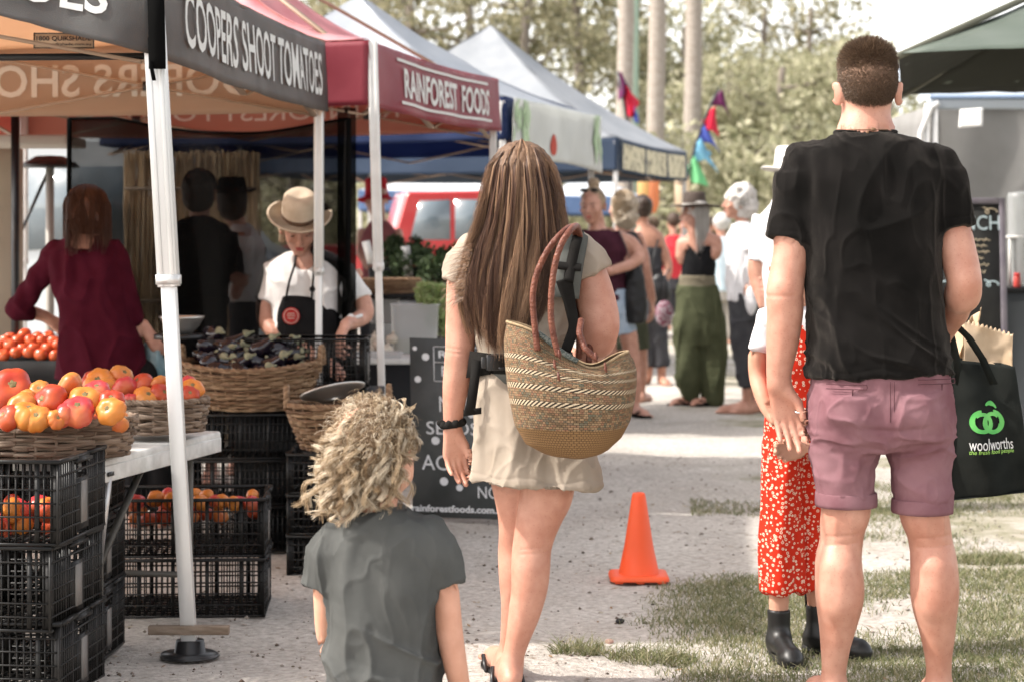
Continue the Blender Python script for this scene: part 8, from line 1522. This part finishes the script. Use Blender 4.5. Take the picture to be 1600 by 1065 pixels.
    for sx in (-1, 1): bevel(MB().box(cen+M@np.array((sx*(w_/2+.008),-.004,0)), (.035,.035,h_+.05), M=M).build('frame', fr, mb_), .006)
    for sz in (-1, 1): bevel(MB().box(cen+M@np.array((0,-.003,sz*(h_/2+.008))), (w_-.02,.034,.035), M=M).build('frame', fr, mb_), .006)
    for sx in (-1, 1): p = cen+np.array((sx*(w_/2),.02,-h_/2)); MB().bar(p, (p[0], p[1]-.06, 0), .03).build('leg', fr, mb_)
    fn = lambda x, z: planefn(cen+M@np.array((x,-.011,z)), M[:,0], M[:,2], .002); cw = mat('chalk_blue_white', (.45,.55,.58), .9); cy_ = mat('chalk_cream', (.5,.42,.3), .9)
    put_text('writing', 'LUNCH', fn(.02,.335), cw, bd, width=.33, height=.085)
    for z_, ln in ((.235,.26),(.20,.22),(.165,.25),(.13,.18),(.09,.24),(.05,.2)): t = np.linspace(0, 1, 60); MB().tube(cen+M@np.array((.0,-.013,z_))+np.outer((t-.5)*ln, M[:,0])+np.outer(.010*np.sin(t*ln*260)*np.sin(t*17+z_*90), M[:,2]), .0022, 4).build('writing', cy_, bd)
    for sgn_ in (-1, 1): t = np.linspace(0, 1, 50); MB().tube(cen+M@np.array((sgn_*.09,-.013,.405))+np.outer(sgn_*(t*.07+.02*np.sin(t*9)), M[:,0])+np.outer(.02*np.cos(t*9)*(1-t*.5), M[:,2]), .003, 5).build('scroll', cy_, bd); MB().tube(cen+M@np.array((sgn_*.09,-.013,-.02))+np.outer(sgn_*(t*.07+.02*np.sin(t*9)), M[:,0])+np.outer(.02*np.cos(t*9)*(1-t*.5), M[:,2]), .004, 5).build('scroll', cw, bd)
    tbl = thing('draped_counter', 'dark draped counter at the right edge under the drink dispenser', 'table', P(1600,600,262,.3)); c = P(1620,600,262,.3); zt = P(1600,450,262)[2]; bevel(MB().box((c[0]+.05,c[1],zt-.015), (.72,.6,.03)).build('table_top', bc, tbl), .004)
    def f(u, v): x = c[0]-.30+.70*u; return np.stack([x, c[1]-.29+.02*np.sin(x*30)*(1-v)-.04*(1-v), (zt-.02)*v+.01], -1)
    sheet(f, 60, 12, 'cloth_front', mat('slate_cloth', (.05,.055,.06), .9), tbl)
    def f(u, v): y = c[1]-.29+.58*u; return np.stack([c[0]-.305+.02*np.sin(y*26)*(1-v)-.03*(1-v), y, (zt-.02)*v+.01], -1)
    sheet(f, 30, 12, 'cloth_end', MATS['slate_cloth'], tbl)
    dp = thing('drink_dispenser', 'clear drink dispenser with a white frame at the right edge', 'dispenser', P(1590,400,262,.2)); p = P(1596,450,262,.2); p[2] = zt
    for q_ in ((-.085,-.06),(.085,-.06),(-.085,.06),(.085,.06)): MB().box(p+np.array((q_[0],q_[1],.15)), (.014,.014,.30)).build('post', WHT, dp)
    MB().box(p+np.array((0,0,.305)), (.19,.14,.014)).build('top_frame', WHT, dp); MB().lathe([(0,0),(.07,0),(.075,.02),(.085,.52),(.08,.55),(0,.56)], p+np.array((0,0,.02)), 24).build('jar', mat('clear_jar', (.5,.52,.52), .12, alpha=.35, spec=.6), dp, True)
    for k, (dx, dz, cm) in enumerate(((-.035,.10,(.45,.06,.05)),(.02,.14,(.12,.03,.03)),(.045,.08,(.55,.2,.15)))): j = thing('sauce_jar', ('red topped jar at the left of the dispenser shelf','dark jar behind the red topped jar','pinkish jar right of the dark jar')[k], 'jar', p+np.array((dx,-.12,0))); MB().lathe([(0,0),(.02,0),(.022,.01),(.022,.06),(.017,.07),(0,.07)], p+np.array((dx*1.6,-.12-.01*k,0)), 16).build('glass', mat('jar_%s' % 'abc'[k], cm, .3), j, True); MB().lathe([(0,.07),(.019,.07),(.019,.088),(0,.088)], p+np.array((dx*1.6,-.12-.01*k,0)), 16).build('lid', BLKP if k == 1 else MATS['badge_red'], j, True)
# ------------------------------------------------------------------ build
ground(); tents(); stall(); vendor(); background()
man(); woman(); basket_bag(); boy(); maroon_woman(); girl(); crowd(); grass()
for o in list(col.objects):
    if o.name.startswith('person') and o.parent is None: tuck(o)
